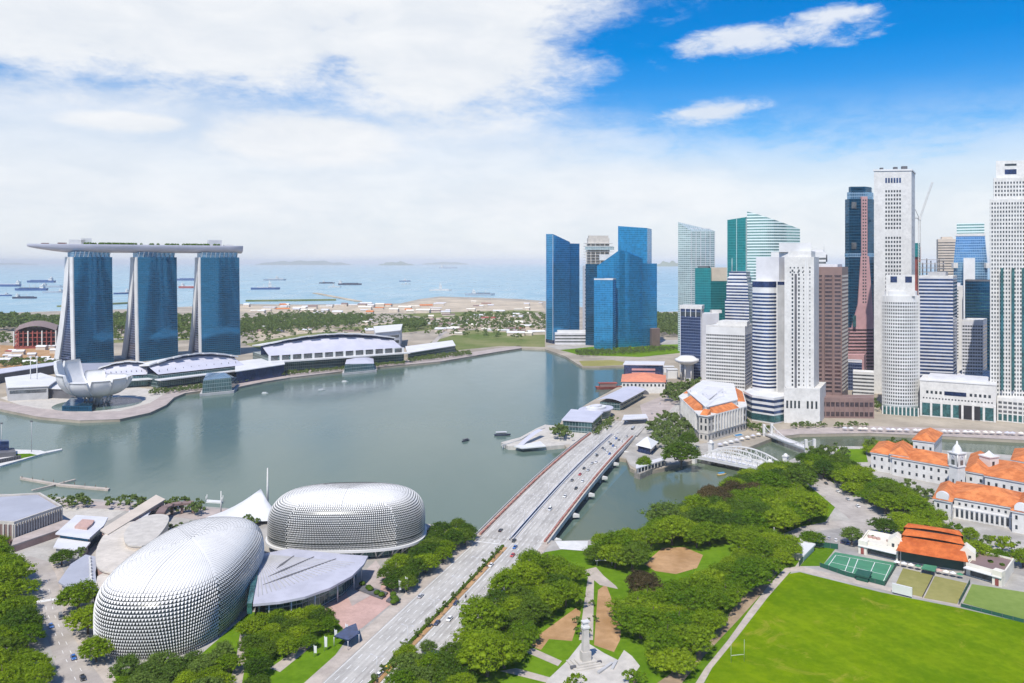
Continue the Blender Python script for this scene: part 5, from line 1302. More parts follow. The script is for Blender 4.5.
for k in range(22):
    e_ = P(lerp(258, 362, k/21), lerp(603, 566, k/21)-0*k, zf); a = hub.lerp(e_, .12); c_ = hub.lerp(e_, .93); bb.beam((a.x, a.y, zf+1.1), (c_.x, c_.y, zf+1.1), .35, .22)
bb.build('roof_seam', M['grey'], r)
MB().prism(offset(fp, -5), ZN, zf).build('glass_wall', M['g_low'], r)
pp = offset(fp, -2.2)
for i in range(len(pp)):
    a, b_ = V2(pp[i]), V2(pp[(i+1) % len(pp)])
    for k in range(max(1, int((b_-a).length/9))):
        c = a.lerp(b_, (k+.5)/max(1, int((b_-a).length/9))); MB().tube((c.x, c.y, ZN), (c.x, c.y, zf), .35, .35, 6).build('column', M['steel'], r)
# glazed strip beside the left dome
q = ccw([V2(P(*p, zf)) for p in [(254, 556), (262, 556), (255.5, 590), (252, 607), (247, 607), (250, 590)]])
r2 = MB().prism(q, ZN+6, zf+1.6).build('roof_glazing', M['win_teal'], r)
# white tent theatre with mast by the water
C = P(246, 512); C.z = ZN
r = thing('tent_theatre', tuple(C), 'white tent roofed open air stage with a tall mast by the water', 'tent')
apex = P(256, 490, 0); mz = 26
ring = [P(*p, ZN+2.5) for p in [(207, 517), (225, 511), (240, 508), (262, 507), (276, 509), (281, 516), (268, 521), (240, 522), (218, 522)]]
ap = Vector((C.x+9, C.y+2, ZN+13.5)); bb = MB()
ap2 = Vector((C.x+16, C.y+4, ZN+21))
for i in range(len(ring)):
    a, b_ = ring[i], ring[(i+1) % len(ring)]
    for k in range(6):
        f0, f1 = k/6, (k+1)/6; sag = lambda v, f, t: v.lerp(t, f)+Vector((0, 0, -2.2*math.sin(PI*f)))
        bb.face([sag(a, f0, ap), sag(b_, f0, ap), sag(b_, f1, ap), sag(a, f1, ap)], None, True)
bb.build('canopy', M['white2'], r)
m0 = D(267.5, C.y+4, ZN); MB().tube(tuple(m0), (m0.x, m0.y, Zy(468, m0.y)), .9, .35, 8).build('mast', M['white'], r)
m1 = D(221, C.y-6, ZN); MB().tube(tuple(m1), (m1.x, m1.y, Zy(491, m1.y)), .5, .25, 8).build('side_mast', M['white'], r)
bb = MB(); bb.prism(ccw([V2(P(*p)) for p in [(222, 517), (276, 512), (276, 519), (232, 521)]]), ZN, ZN+3); bb.build('stage', M['pink'], r)
for v in ring[::2]: MB().tube((v.x, v.y, ZN), tuple(v), .3, .3, 6).build('post', M['white'], r)
# ------------------------------------------------------------------ low buildings left of the domes
def nblock(name, label, cat, pts, z0, h, m, roof=None, over=1.0, roof_t=.8, wins=None, wm=None, group=None):
    q = ccw([V2(P(*p, z0)) for p in pts])
    for _ in range(2 if name == 'terrace_block' else 0): q = [w for a, b_ in zip(q, q[1:]+q[:1]) for w in (a.lerp(b_, .25), a.lerp(b_, .75))]
    c = mid(q); r = thing(name, (c.x, c.y, z0), label, cat, group)
    MB().prism(q, z0, z0+h).build('wall', m, r)
    if roof: MB().prism(offset(q, over), z0+h, z0+h+roof_t, True, True).build('roof', roof, r)
    for i in fronts(q):
        a, b_ = V2(q[i]), V2(q[(i+1) % len(q)])
        for w0, wh in (wins or []):
            if (b_-a).length > 5: edge_bands(r, a.lerp(b_, .06), a.lerp(b_, .94), [z0+w0], wh, wm or M['win'])
    return r, q
r, q = nblock('grandstand_hall', 'brown louvred hall with blue grey roof at the left edge', 'building', [(-70, 540), (14, 545), (62, 527), (40, 513), (-70, 520)], ZN, 12, M['brown'])
MB().prism(offset(q, -1.5), ZN+12, ZN+12.3).build('roof', M['roofgrey'], r)
for i in fronts(q): fins(r, q[i], q[(i+1) % len(q)], 18, ZN+3, ZN+11.6, .9, M['stone'], 'louvre', .6)
parapet(r, q, ZN+12, 1.2, M['stone'], 1.0)
nblock('terrace_wall', 'pink stepped terrace at the foot of the brown louvred hall', 'terrace', [(12, 553), (70, 533), (72, 528), (64, 527), (14, 546)], ZN, 3.5, M['pink'], M['prom'], .3)
r, q = nblock('riverside_restaurant', 'dark glass box with overhanging white roof by the waterfront plaza', 'building', [(60, 547), (88, 551), (100, 540), (104, 532), (78, 530)], ZN, 7.5, M['g_dark'], M['lgrey'], 2.0)
MB().prism([mid(q)+(V2(p)-mid(q))*.45 for p in q], ZN+8.3, ZN+9.6).build('roof_lantern', M['pink'], r)
nblock('entrance_canopy', 'grey flat canopy in front of the dark glass box', 'canopy', [(56, 556), (82, 559), (88, 552), (60, 548)], ZN, 4.5, M['grey'], M['lgrey'], 1.2)
r, q = nblock('long_arcade', 'long brown tiled arcade running towards the water left of the domes', 'arcade', [(102, 545), (108, 549), (164, 513), (156, 509)], ZN, 8, M['pink'], M['beige'], .8, wins=[(2, 4)])
for i in range(9):
    p = V2(P(105+6*i, 546-3.9*i)); MB().box((p.x, p.y, ZN), (1, 1, 8.2)).build('pier', M['pink'], r)
nblock('service_block', 'small block with black panels and white roof beside the arcade', 'building', [(124, 531), (146, 528), (150, 521), (130, 522)], ZN, 6, M['dgrey'], M['lgrey'], .6)
# curved brown pergola
r = thing('pergola', tuple(P(178, 520)), 'curved brown pergola of square arches behind the left dome', 'pergola')
pc = [P(*p) for p in [(160, 526), (164, 520), (172, 516.5), (182, 515), (193, 514.5)]]
bb = MB()
for a, b_ in zip(pc, pc[1:]): bb.beam((a.x, a.y, ZN+6), (b_.x, b_.y, ZN+6), 5, 1.2)
bb.build('lintel', M['brown'], r)
for a in pc:
    MB().box((a.x, a.y, ZN), (1.4, 1.4, 6)).build('pier', M['brown'], r)
M['terrace'] = mat('terrace_screed', (.58, .53, .46), .85, vary=.16, scale=.08, fine=.4)
# stepped round terraces
nblock('terrace_block', 'broad cream roof terrace with curved edge left of the left dome', 'terrace', [(100, 588), (128, 590), (150, 560), (165, 540), (150, 534), (128, 536), (108, 545), (98, 560), (96, 575)], ZN, 7.5, M['pink'], M['terrace'], .5)
nblock('terrace_block', 'upper beige curved terrace between the cream roof and the dome', 'terrace', [(128, 566), (150, 566), (172, 536), (160, 531), (140, 536), (126, 548), (124, 558)], ZN, 10, M['beige'], M['stone'], .4)
nblock('ramp_wall', 'pink walled ramp descending beside the left dome', 'ramp', [(96, 602), (104, 604), (132, 578), (126, 574), (98, 590)], ZN, 6, M['pink'], M['terrace'], .3)
r, q = nblock('fan_canopy', 'grey fan shaped canopy beside the curving side road', 'canopy', [(62, 594), (76, 602), (94, 606), (92, 585), (95, 570), (86, 568), (74, 576)], ZN, 5.5, M['grey'], M['roofgrey'], 1.5)
for i in range(9):
    a = V2(P(90+i*.2, 571+3.5*i, ZN)); MB().box((a.x, a.y, ZN+6.3), (1, 1, 1.2)).build('roof_vent', M['white'], r)
for px, py in ((322.0, 622.0), (308, 640), (386, 545), (391, 548)):
    pass
# banner posts on the lawn and the plaza
for i, (px, py, yt, w) in enumerate([(324.5, 651, 637, 'farther left one of the pair on the lawn'), (314, 657, 646, 'nearer left one on the lawn'), (334.5, 640, 630, 'farthest one, beside the plaza'), (345.5, 637, 624.5, 'one in front of the blue canopy'), (405.5, 592, 577.5, 'one beside the trees by the avenue, right'), (399, 594, 581, 'one beside the trees by the avenue, left')]):
    p = P(px, py, ZN); r = thing('banner_post', tuple(p), 'white vertical banner on a post, %s' % w, 'banner')
    MB().tube(tuple(p), (p.x, p.y, Zy(yt-1, p.y)), .1, .1, 6).build('post', M['steel'], r); MB().prism(ccw([(p.x+.1, p.y-.05), (p.x+1.1, p.y-.05), (p.x+1.1, p.y+.05), (p.x+.1, p.y+.05)]), Zy(py-4, p.y), Zy(yt, p.y), True, True).build('banner', M['white2'], r)
r, q = nblock('canopy', 'dark blue canopy at the corner of the pink plaza', 'canopy', [(334, 637), (348, 641), (359, 634), (356, 624), (346, 628)], ZN+4, .4, M['win_navy'])
for v in q: MB().tube((v[0], v[1], ZN), (v[0], v[1], ZN+4), .15, .15, 6).build('post', M['steel'], r)
for pts, t in (([(356, 590), (362, 586), (388, 594), (382, 600)], 'larger dark planter with rounded bushes on the pink plaza'), ([(386, 602), (391, 597), (401, 600), (396, 606)], 'smaller dark planter with bushes by the avenue pavement')):
    r, q = nblock('planter', t, 'planter', pts, ZN, .9, M['dgrey'])
    for k in range(5):
        c = V2(q[0]).lerp(V2(q[2]), (k+.5)/5)+Vector((random.uniform(-1, 1), random.uniform(-1, 1))); b = MB(); b.lathe((c.x, c.y, ZN+.9), [(.3, 0), (1.5, .3), (1.7, .9), (1.1, 1.6), (0, 1.9)], 9); b.build('bush', M['hedge'], r)
# ------------------------------------------------------------------ old stone hotel and the waterfront beside the bridge
def hip(q, z, h, over=1.2, ridge=.5):
    """hipped roof over a four-cornered plan; ridge along the longer side"""
    q = offset(q, over); L0, L1 = (V2(q[1])-V2(q[0])).length, (V2(q[2])-V2(q[1])).length
    if L0 < L1: q = q[1:]+q[:1]; L0, L1 = L1, L0
    a, b_, c, d = [V2(p) for p in q]; m0, m1 = (a+d)/2, (b_+c)/2; k = min(.48, L1*.5/L0*2*ridge)
    r0, r1 = m0.lerp(m1, k), m1.lerp(m0, k); b = MB(); t = lambda p, zz: (p.x, p.y, zz)
    b.face([t(a, z), t(b_, z), t(r1, z+h), t(r0, z+h)]); b.face([t(c, z), t(d, z), t(r0, z+h), t(r1, z+h)])
    b.face([t(b_, z), t(c, z), t(r1, z+h)]); b.face([t(d, z), t(a, z), t(r0, z+h)]); b.face([t(d, z), t(c, z), t(b_, z), t(a, z)])
    return b
q = [V2(P(*p)) for p in [(699, 440.5), (708, 442), (746, 430.5), (741, 410), (698, 404), (679.5, 419)]]
r = thing('stone_hotel', (*mid(q), ZL), 'old white stone hotel with orange roof strips and columns, near the end of the bridge', 'hotel'); q = ccw(q)
MB().prism(q, ZL, ZL+22.6).build('wall', M['stone'], r)
MB().prism(offset(q, 1.0), ZL+22.6, ZL+23.6, True, True).build('cornice', M['white'], r)
MB().prism(offset(q, .4), ZL+7, ZL+8).build('string_course', M['stone'], r)
qi = offset(q, -8); MB().prism(qi, ZL+23.6, ZL+28.6).build('upper_storey', M['white'], r)
c = mid(qi); qc = [c+(V2(p)-c)*.5 for p in qi]
b = MB(); b.prism(offset(qi, .6), ZL+28.6, ZL+29.3, True, True); b.build('roof_slab', M['white2'], r)
b = MB(); b.prism(qc, ZL+29.3, ZL+29.6); b.build('courtyard_roof', M['lgrey'], r)
for k in range(5):
    p = c+Vector((random.uniform(-18, 18), random.uniform(-10, 10))); MB().box((p.x, p.y, ZL+29.3), (random.uniform(3, 7), 4, random.uniform(1.5, 3))).build('roof_plant', M['lgrey'], r)
fr = fronts(q, -.5)
for i in fr:
    a, b_ = V2(q[i]), V2(q[(i+1) % len(q)]); L = (b_-a).length; d = (b_-a).normalized(); n = Vector((d.y, -d.x))
    if L < 18: u0, u1 = .12, .88
    else: u0, u1 = (.22, .8)
    p0, p1 = a.lerp(b_, u0), a.lerp(b_, u1); s0, s1 = p0-n*7.2, p1-n*7.2
    b = MB(); b.face([(*(p0+n*.4), ZL+23.7), (*(p1+n*.4), ZL+23.7), (*s1, ZL+28), (*s0, ZL+28)]); b.face([(*(p0+n*.4), ZL+23.7), (*s0, ZL+28), (*s0, ZL+23.7)]); b.face([(*(p1+n*.4), ZL+23.7), (*s1, ZL+23.7), (*s1, ZL+28)])
    b.build('tiled_roof', M['orange'], r)
W = Wins(r)
for i in fr:
    a, b_ = V2(q[i]), V2(q[(i+1) % len(q)]); L = (b_-a).length
    if L < 6: continue
    n = max(2, int(L/5.5)); us = [(k+.5)/n for k in range(n)]
    W.row(a, b_, us, [ZL+2], 1.8, 3.6, M['win']); W.row(a, b_, us, [ZL+10, ZL+16.5], 1.8, 4.2, M['win'])
    if L > 40: fins(r, a.lerp(b_, .14), a.lerp(b_, .9), 10, ZL+8, ZL+23, 1.6, M['white'], 'column', 1.6)
W.done()
# low waterfront buildings along the bay (left of the bridge end)
r, q = block('riverside_pavilion', 'glazed two storey pavilion with flat grey roof beside the white pier', 'building', [(563, 432), (592, 434), (602, 424), (572, 421)], 11, M['g_low'], M['lilac'], wins=[(5, .8)])
C = P(596, 417); r = thing('round_pavilion', tuple(C), 'oval white roofed pavilion between the glazed pavilion and the long grey roof', 'building')
def oval(rx, ry, a): return [Vector((C.x+rx*math.cos(t)*math.cos(a)-ry*math.sin(t)*math.sin(a), C.y+rx*math.cos(t)*math.sin(a)+ry*math.sin(t)*math.cos(a))) for t in [2*PI*k/28 for k in range(28)]]
MB().prism(oval(21, 13, .9), ZL, ZL+8).build('glass_wall', M['g_low'], r); MB().prism(oval(24, 15.5, .9), ZL+8, ZL+9, True, True).build('roof', M['lilac'], r); MB().prism(oval(14, 9, .9), ZL+9, ZL+11).build('upper_roof', M['white2'], r); MB().prism(oval(8, 5, .9), ZL+11, ZL+12.5).build('roof_plant', M['lgrey'], r)
a, b_ = P(609, 410), P(634, 396.5); d = (b_-a).normalized(); n = Vector((-d.y, d.x, 0))
r = thing('riverside_arcade', tuple((a+b_)/2), 'long curved pale grey roof along the waterfront up to the orange roofed pier building', 'building')
b = MB(); LN3 = (b_-a).length
def roof_pt(u, v):
    p = a+d*u*LN3+n*lerp(-15, 15, v); return (p.x, p.y, ZL+8+4.5*math.sin(PI*(v*.8+.1)))
b.grid(roof_pt, 12, 8); b.build('roof', M['lilac'], r)
b = MB(); b.prism(ccw([V2(a+d*2+n*11), V2(b_-d*2+n*11), V2(b_-d*2-n*12), V2(a+d*2-n*12)]), ZL, ZL+8); b.build('glass_wall', M['g_low'], r)
for k in range(7):
    p = a+d*LN3*(k+.5)/7-n*13.5; b = MB(); t = d*LN3/16
    b.face([tuple(p-t+Vector((0, 0, 5))), tuple(p+t+Vector((0, 0, 5))), tuple(p+t*.6+n*6+Vector((0, 0, 8.6))), tuple(p-t*.6+n*6+Vector((0, 0, 8.6)))]); b.build('awning', M['dgrey'], r)
# pier building with orange roof and the blue block behind
q = ccw([V2(P(*p)) for p in [(622, 393), (665, 393.5), (665, 386), (623, 385)]]); r = thing('pier_building', (*mid(q), ZL), 'long white pier building with salmon tiled roof on the waterfront', 'building')
MB().prism(q, ZL, ZL+14).build('wall', M['white'], r); hip(q, ZL+14, 7).build('roof', M['pinkroof'], r)
W = Wins(r)
for i in fronts(q):
    a, b_ = V2(q[i]), V2(q[(i+1) % len(q)]); n = max(2, int((b_-a).length/4.6)); W.row(a, b_, [(k+.5)/n for k in range(n)], [ZL+8.5], 2.2, 3, M['win'])
W.done()
q2 = [V2(p) for p in q]
c = P(640, 394.5); b = MB(); pts = [(c.x+11*math.cos(PI*k/10), ZL+7*math.sin(PI*k/10)) for k in range(11)]
b.face([(x, c.y-.6, z) for x, z in pts]); b.build('arched_entrance', M['dgrey'], r)
r, q = block('harbour_office', 'blue glass and white block right behind the orange roofed pier building', 'building', [(624, 385.5), (663, 386), (664, 382), (626, 381.5)], 27, M['win_blue'], M['lgrey'])
i = fronts(q)[0]; a, b_ = V2(q[i]), V2(q[(i+1) % 4])
edge_bands(r, a.lerp(b_, .2), a.lerp(b_, .8), [ZL+15, ZL+20], 2.6, M['pinkstone'], 'spandrel', .4); edge_bands(r, a.lerp(b_, .25), a.lerp(b_, .78), [ZL+.5], 6.5, M['white'], 'portal', .6)
for px, py, w, h, m, t in ((636, 371, 22, 12, 'white2', 'white flat roofed shed behind the blue harbour block'), (668, 372, 16, 8, 'lgrey', 'grey flat roofed shed right of the blue harbour block'), (655, 368, 20, 7, 'white2', 'small white shed on the lawn behind the blue harbour block'), (672, 378, 14, 12, 'white2', 'small white shed under the round drum tower')):
    p = P(px, py); r = thing('utility_shed', tuple(p), t, 'shed'); MB().box(tuple(p), (w, 10, h)).build('wall', M[m], r); MB().box((p.x, p.y, p.z+h), (w+1.5, 11.5, .7)).build('roof', M['white2'], r)
# white pier with steps in front of the pavilion
r, q = water_block('viewing_pier', 'white viewing pier standing out in the bay left of the bridge', 'pier', [(501, 446), (508, 450), (545, 450.5), (580, 447), (592, 438), (566, 430), (545, 428), (536, 432), (520, 441)], 3.4, M['stone'])
for k in range(14):
    p = P(503+6.2*k, 449.5-(0 if k < 8 else (k-8)*.4), 0); MB().tube((p.x, p.y+1.5, -1), (p.x, p.y+1.5, 3.2), .6, .6, 6).build('pile', M['grey'], r)
b = MB(); e = [P(*p, 3.4) for p in [(502, 446), (520, 440.5), (536, 431.5), (545, 428.5)]]
for p, s in zip(e, e[1:]): b.beam((p.x, p.y, 3.4), (s.x, s.y, 3.4), .5, 1.1)
b.build('railing', M['white'], r)
b = MB(); o = P(530, 443, 3.4)
pts = [P(*p, 3.4) for p in [(514, 447), (522, 449), (546, 447), (540, 442)]]
b.prism(ccw([V2(p) for p in pts]), 3.4, 4.3); b.build('steps', M['white2'], r)
b = MB(); p0, p1 = P(519, 446.5, 3.4), P(541, 437, 3.4); b.grid(lambda u, v: (*(V2(p0).lerp(V2(p1), u)+Vector((-2+4*v, 2-4*v))), 3.4+7*math.sin(PI*(u*.5))), 8, 2); b.build('canopy', M['lilac'], r)
# ------------------------------------------------------------------ road bridge
r = thing('road_bridge', tuple(av(SB/2, 0, ZL)), 'long flat road bridge with red flower boxes along both sides', 'bridge')
N = 30
for nm, t0, t1, m in (('carriageway', -HALF, -.7, 'asphalt'), ('carriageway', .7, HALF, 'asphalt')):
    b = MB()
    for i in range(N):
        s0, s1 = SB*i/N, SB*(i+1)/N; z0, z1 = zb(s0), zb(s1)
        b.face([av(s0, t0, z0), av(s0, t1, z0), av(s1, t1, z1), av(s1, t0, z1)])
        for tt, fl in ((t0, 1), (t1, 0)):
            f = [av(s0, tt, z0-2.6), av(s0, tt, z0), av(s1, tt, z1), av(s1, tt, z1-2.6)]; b.face(f if fl else f[::-1])
        b.face([av(s0, t1, z0-2.6), av(s0, t0, z0-2.6), av(s1, t0, z1-2.6), av(s1, t1, z1-2.6)])
    b.build(nm, M[m], r)
def along(nm, t0, t1, dz, h, m, s0=0, s1=SB):
    b = MB()
    for i in range(N):
        a, c = lerp(s0, s1, i/N), lerp(s0, s1, (i+1)/N); z0, z1 = zb(a)+dz, zb(c)+dz; k = Vector((0, 0, h))
        f = [av(a, t0, z0), av(a, t1, z0), av(c, t1, z1), av(c, t0, z1)]
        b.face([p+k for p in f]); b.face(f[::-1])
        for x, y in ((0, 3), (2, 1)): b.face([f[y], f[x], f[x]+k, f[y]+k] if x == 0 else [f[x+0], f[y], f[y]+k, f[x]+k][::-1])
    return b.build(nm, m, r)
along('footway', HALF+.02, HALF+2.8, -.9, 1.1, M['path']); along('footway', -HALF-2.8, -HALF-.02, -.9, 1.1, M['path'])
along('outer_parapet', HALF+2.8, HALF+3.1, -1.6, 2.9, M['white']); along('outer_parapet', -HALF-3.1, -HALF-2.8, -1.6, 2.9, M['white'])
along('median_barrier', -1.2, -.7, 0, .9, M['lgrey']); along('median_barrier', .7, 1.2, 0, .9, M['lgrey'])
R = wloc(r)
for sgn in (-1, 1):
    for i in range(34):
        s = 6+i*8.6; p = av(s, sgn*(HALF+.7), zb(s)+.2)
        if i == 0 and sgn < 0: mfb = MB().prism([(-3.9, -.55), (3.9, -.55), (3.9, .55), (-3.9, .55)], 0, .95).mesh('flower_box', M['red'])
        put('flower_box', mfb, r, p-R, math.atan2(U.y, U.x))
for i in range(7):
    s = 16+i*(SB-32)/6
    b = MB(); b.prism(ccw([V2(av(s-1.6, -HALF-2)), V2(av(s+1.6, -HALF-2)), V2(av(s+1.6, HALF+2)), V2(av(s-1.6, HALF+2))]), -2, zb(s)-2.5); b.build('pier', M['grey'], r)
    for sgn in (-1, 1):
        b = MB(); A_, B_, C_ = av(s-2.2, sgn*(HALF+2.9), 0), av(s+2.2, sgn*(HALF+2.9), 0), av(s, sgn*(HALF+7.0), 0)
        b.prism(ccw([V2(A_), V2(B_), V2(C_)]), zb(s)-4.4, zb(s)-2.4, True, True, [mid([A_, B_, C_])+(V2(v)-mid([A_, B_, C_]))*1.0 for v in ccw([A_, B_, C_])]); b.build('pier_head', M['white'], r)
bb = MB()
for t in (-15.4, -12, -8.6, -5.2, 5.2, 8.6, 12, 15.4):
    s = 2
    while s < SB-3: bb.face([av(s, t-.13, zb(s)+.02), av(s, t+.13, zb(s)+.02), av(s+3, t+.13, zb(s+3)+.02), av(s+3, t-.13, zb(s+3)+.02)]); s += 9
for t in (-HALF+1.4, HALF-1.4, -2.9, 2.9):
    for i in range(60): s = SB*i/60; e_ = SB*(i+1)/60; bb.face([av(s, t-.12, zb(s)+.02), av(s, t+.12, zb(s)+.02), av(e_, t+.12, zb(e_)+.02), av(e_, t-.12, zb(e_)+.02)])
bb.build('lane_marking', M['paint'], r)
for nm, s0, s1, t0, t1 in (('bridge_approach', SB-.2, SB+70, -HALF-4, HALF+4),):
    bb = MB(); bb.face([av(s0, t0, zb(SB)-.01), av(s0, t1, zb(SB)-.01), av(s1, t1, ZL+.1), av(s1, t0, ZL+.1)]); tag(bb.build(nm, M['asphalt'], None, (0, 0, 0)), kind='structure')
bb = MB(); bb.prism(ccw([V2(av(SB-6, -HALF-5)), V2(av(SB-6, HALF+5)), V2(av(SB+1, HALF+5)), V2(av(SB+1, -HALF-5))]), -3, ZL+.2); bb.build('abutment', M['stone'], r)
# ------------------------------------------------------------------ white truss bridge and the footbridge over the river
A_, B_ = P(697, 457, 5.5), P(768, 471, 5.5); d = (B_-A_).normalized(); n = Vector((-d.y, d.x, 0)); LL = (B_-A_).length
r = thing('truss_bridge', tuple((A_+B_)/2), 'broad white steel bridge with three low arched trusses over the river mouth', 'bridge')
b = MB(); b.prism(ccw([V2(A_), V2(B_), V2(B_+n*24), V2(A_+n*24)]), 4.0, 5.5, True, True); b.build('deck', M['lgrey'], r)
for t in (0.3, 11.5, 23.5):
    b = MB(); m = 14
    for k in range(m):
        f = lambda u: 5.5+.6+8.0*math.sin(PI*u)**.8
        p, q = A_+d*LL*k/m+n*t, A_+d*LL*(k+1)/m+n*t
        b.beam((p.x, p.y, f(k/m)), (q.x, q.y, f((k+1)/m)), .9, .9); b.beam((p.x, p.y, 5.6), (q.x, q.y, 5.6), .7, .8)
        if k: b.tube((p.x, p.y, 5.6), (p.x, p.y, f(k/m)), .3, .3, 5)
        b.tube((p.x, p.y, f(k/m)) if k % 2 else (p.x, p.y, 5.7), (q.x, q.y, 5.7) if k % 2 else (q.x, q.y, f((k+1)/m)), .22, .22, 4)
    b.build('truss', M['white'], r)
for e in (A_-d*2, B_+d*2):
    for t in (-1, 25):
        p = e+n*t; b = MB(); b.box((p.x, p.y, ZL-3), (3.4, 3.4, 12.5), math.atan2(d.y, d.x)); b.box((p.x, p.y, ZL+9.5), (4.2, 4.2, .8), math.atan2(d.y, d.x)); b.lathe((p.x, p.y, ZL+10.3), [(1.8, 0), (1.4, 1.2), (0, 2)], 10); b.build('gate_pillar', M['white'], r)
for k in range(8):
    p = A_+d*LL*(k+.5)/8; b = MB(); b.beam((p.x, p.y, 3.2), tuple(p+n*24+Vector((0, 0, 3.2-p.z))), .5, .8); b.build('cross_beam', M['dgrey'], r)
A_, B_ = P(764, 434, 5), P(806, 450, 5); d = (B_-A_).normalized(); n = Vector((-d.y, d.x, 0)); LL = (B_-A_).length
r = thing('footbridge', tuple((A_+B_)/2), 'slim white suspension footbridge upstream of the truss bridge', 'bridge')
b = MB(); b.prism(ccw([V2(A_), V2(B_), V2(B_+n*8), V2(A_+n*8)]), 4.2, 5.0, True, True); b.build('deck', M['lgrey'], r)
for t in (0, 8):
    b = MB(); f = lambda u: 5.3+8*abs(2*u-1)**2
    for k in range(14):
        p, q = A_+d*LL*k/14+n*t, A_+d*LL*(k+1)/14+n*t; b.tube((p.x, p.y, f(k/14)), (q.x, q.y, f((k+1)/14)), .35, .35, 5); b.tube((p.x, p.y, 5), (p.x, p.y, f(k/14)), .15, .15, 4)
    b.beam(tuple(A_+n*t), tuple(B_+n*t), .4, 1.2); b.build('cable', M['white'], r)
    for e in (A_, B_): p = e+n*t; MB().box((p.x, p.y, ZL-3), (2.2, 2.2, 14)).build('pylon', M['white'], r)
# river wall pavilions by the truss bridge
r, q = water_block('landing_stage', 'stone landing stage with a dark sloping canopy at the river mouth', 'landing stage', [(634, 478), (640, 480), (666, 468), (664, 464), (640, 472)], 4.5, M['quay'])
b = MB(); p = [P(*v, 4.5) for v in [(636, 474), (664, 465), (663, 462), (636, 470)]]; b.prism(ccw([V2(v) for v in p]), 8, 8.6, True, True); b.build('canopy', M['lgrey'], r)
for k in range(8):
    v = P(638+3.3*k, 473.5-1.1*k, 4.5); MB().tube((v.x, v.y, 4.5), (v.x, v.y, 8), .25, .25, 5).build('post', M['white'], r)
r, q = block('tent_pavilion', 'small white pointed pavilion at the right of the bridge end', 'pavilion', [(638, 452), (650, 455), (656, 449), (645, 446)], 6, M['win_navy'])
c = mid(q); b = MB(); o = offset(q, 2)
for i in range(4): b.face([(*o[i], ZL+6), (*o[(i+1) % 4], ZL+6), (c.x, c.y, ZL+12)])
b.build('roof', M['white2'], r)
r, q = block('bus_shelter', 'grey flat canopy over the road at the far end of the bridge', 'canopy', [(622, 426), (648, 424), (646, 420), (624, 421)], .8, M['lgrey'], None); r.location.z += 5.5
for v in q: MB().tube((v[0], v[1], ZL), (v[0], v[1], ZL+5.6), .3, .3, 6).build('post', M['steel'], r)
for i in range(9):
    px, py = 720+5.5*i, 447-1.45*i
    p = P(px, py); r = thing('parasol', tuple(p), 'white parasol over the river terrace by the stone hotel', 'parasol', 'parasols on the river terrace'); b = MB(); b.tube(tuple(p), (p.x, p.y, p.z+3), .12, .12, 5); b.build('pole', M['steel'], r); b = MB(); b.lathe((p.x, p.y, p.z+2.6), [(2.4, 0), (0, 1.2)], 8, False); b.build('canopy', M['white2'] if i % 3 else M['lilac'], r)
r, q = block('terrace_pool', 'bright blue pool terrace in front of the stone hotel columns', 'pool', [(736, 438), (744, 436.5), (741, 434.5), (733, 436)], 1.2, M['stone']); MB().prism(offset(q, -.8), ZL+1.2, ZL+1.25).build('water', mat('pool_blue', (.03, .22, .45), .2), r)
random.seed(12)
for i in range(26):
    px = 845+7*i+random.uniform(-1.5, 1.5); py = 430.5+ (px-845)*.03
    p = P(px, py); k = random.choice(('white2', 'white2', 'lilac', 'cream'))
    r = thing('market_parasol', tuple(p), 'pale parasol among the row along the far river bank', 'parasol', 'parasols along the far river bank'); b = MB(); b.tube(tuple(p), (p.x, p.y, p.z+2.8), .15, .15, 5); b.build('pole', M['steel'], r); b = MB(); b.lathe((p.x, p.y, p.z+2.5), [(2.8, 0), (0, 1.4)], 6, False); b.build('canopy', M[k], r)
# ------------------------------------------------------------------ orange-roofed civic buildings
def wing(r, pts, h, rh, z0=ZN, m='white', rm='orange', rows=(), wd=1.5, wh=2.4, over=1.0, sp=4.6, arc=None):
    q = ccw([V2(P(*p, z0)) for p in pts]); MB().prism(q, z0, z0+h).build('wall', M[m], r)
    MB().prism(offset(q, .7), z0+h-.9, z0+h).build('cornice', M['white2'], r)
    hip(q, z0+h+.05, rh, over).build('roof', M[rm], r)
    W = Wins(r)
    for i in fronts(q, -.3):
        a, b_ = V2(q[i]), V2(q[(i+1) % 4]); L = (b_-a).length
        if L < 6: continue
        n = max(1, int(L/sp)); W.row(a, b_, [(k+.5)/n for k in range(n)], [z0+x for x in rows], wd, wh, M['win'])
    W.done()
    return q
c = P(910, 472, ZN); r = thing('museum_building', tuple(c), 'long white civic building with orange hipped roofs by the river, left of the clock tower', 'building')
wing(r, [(871, 470), (893, 474), (900, 463), (880, 459)], 14, 4, rows=(2.5, 8.5))
wing(r, [(892, 475), (950, 486), (953, 474), (898, 464)], 14, 5, rows=(2.5, 8.5))
wing(r, [(913, 459), (934, 462), (942, 452), (922, 449)], 16, 5, rows=(9,))
wing(r, [(890, 474), (908, 477), (912, 466), (896, 463)], 15.5, 5, rows=(2.5, 8.5))
C = P(957, 493, ZN); r = thing('clock_tower', tuple(C), 'white clock tower with a dome, standing between the orange roofed buildings', 'clock tower')
A_ = .35; zt = lambda y: Zy(y, C.y)
b = MB(); b.box((C.x, C.y, ZN), (7.0, 7.0, zt(466)-ZN), A_); b.build('shaft', M['white'], r)
b = MB(); b.box((C.x, C.y, zt(466)), (8.0, 8.0, .9), A_); b.build('cornice', M['white2'], r)
b = MB(); b.box((C.x, C.y, zt(466)+.9), (7.4, 7.4, zt(453)-zt(466)-.9), A_); b.build('belfry', M['white'], r)
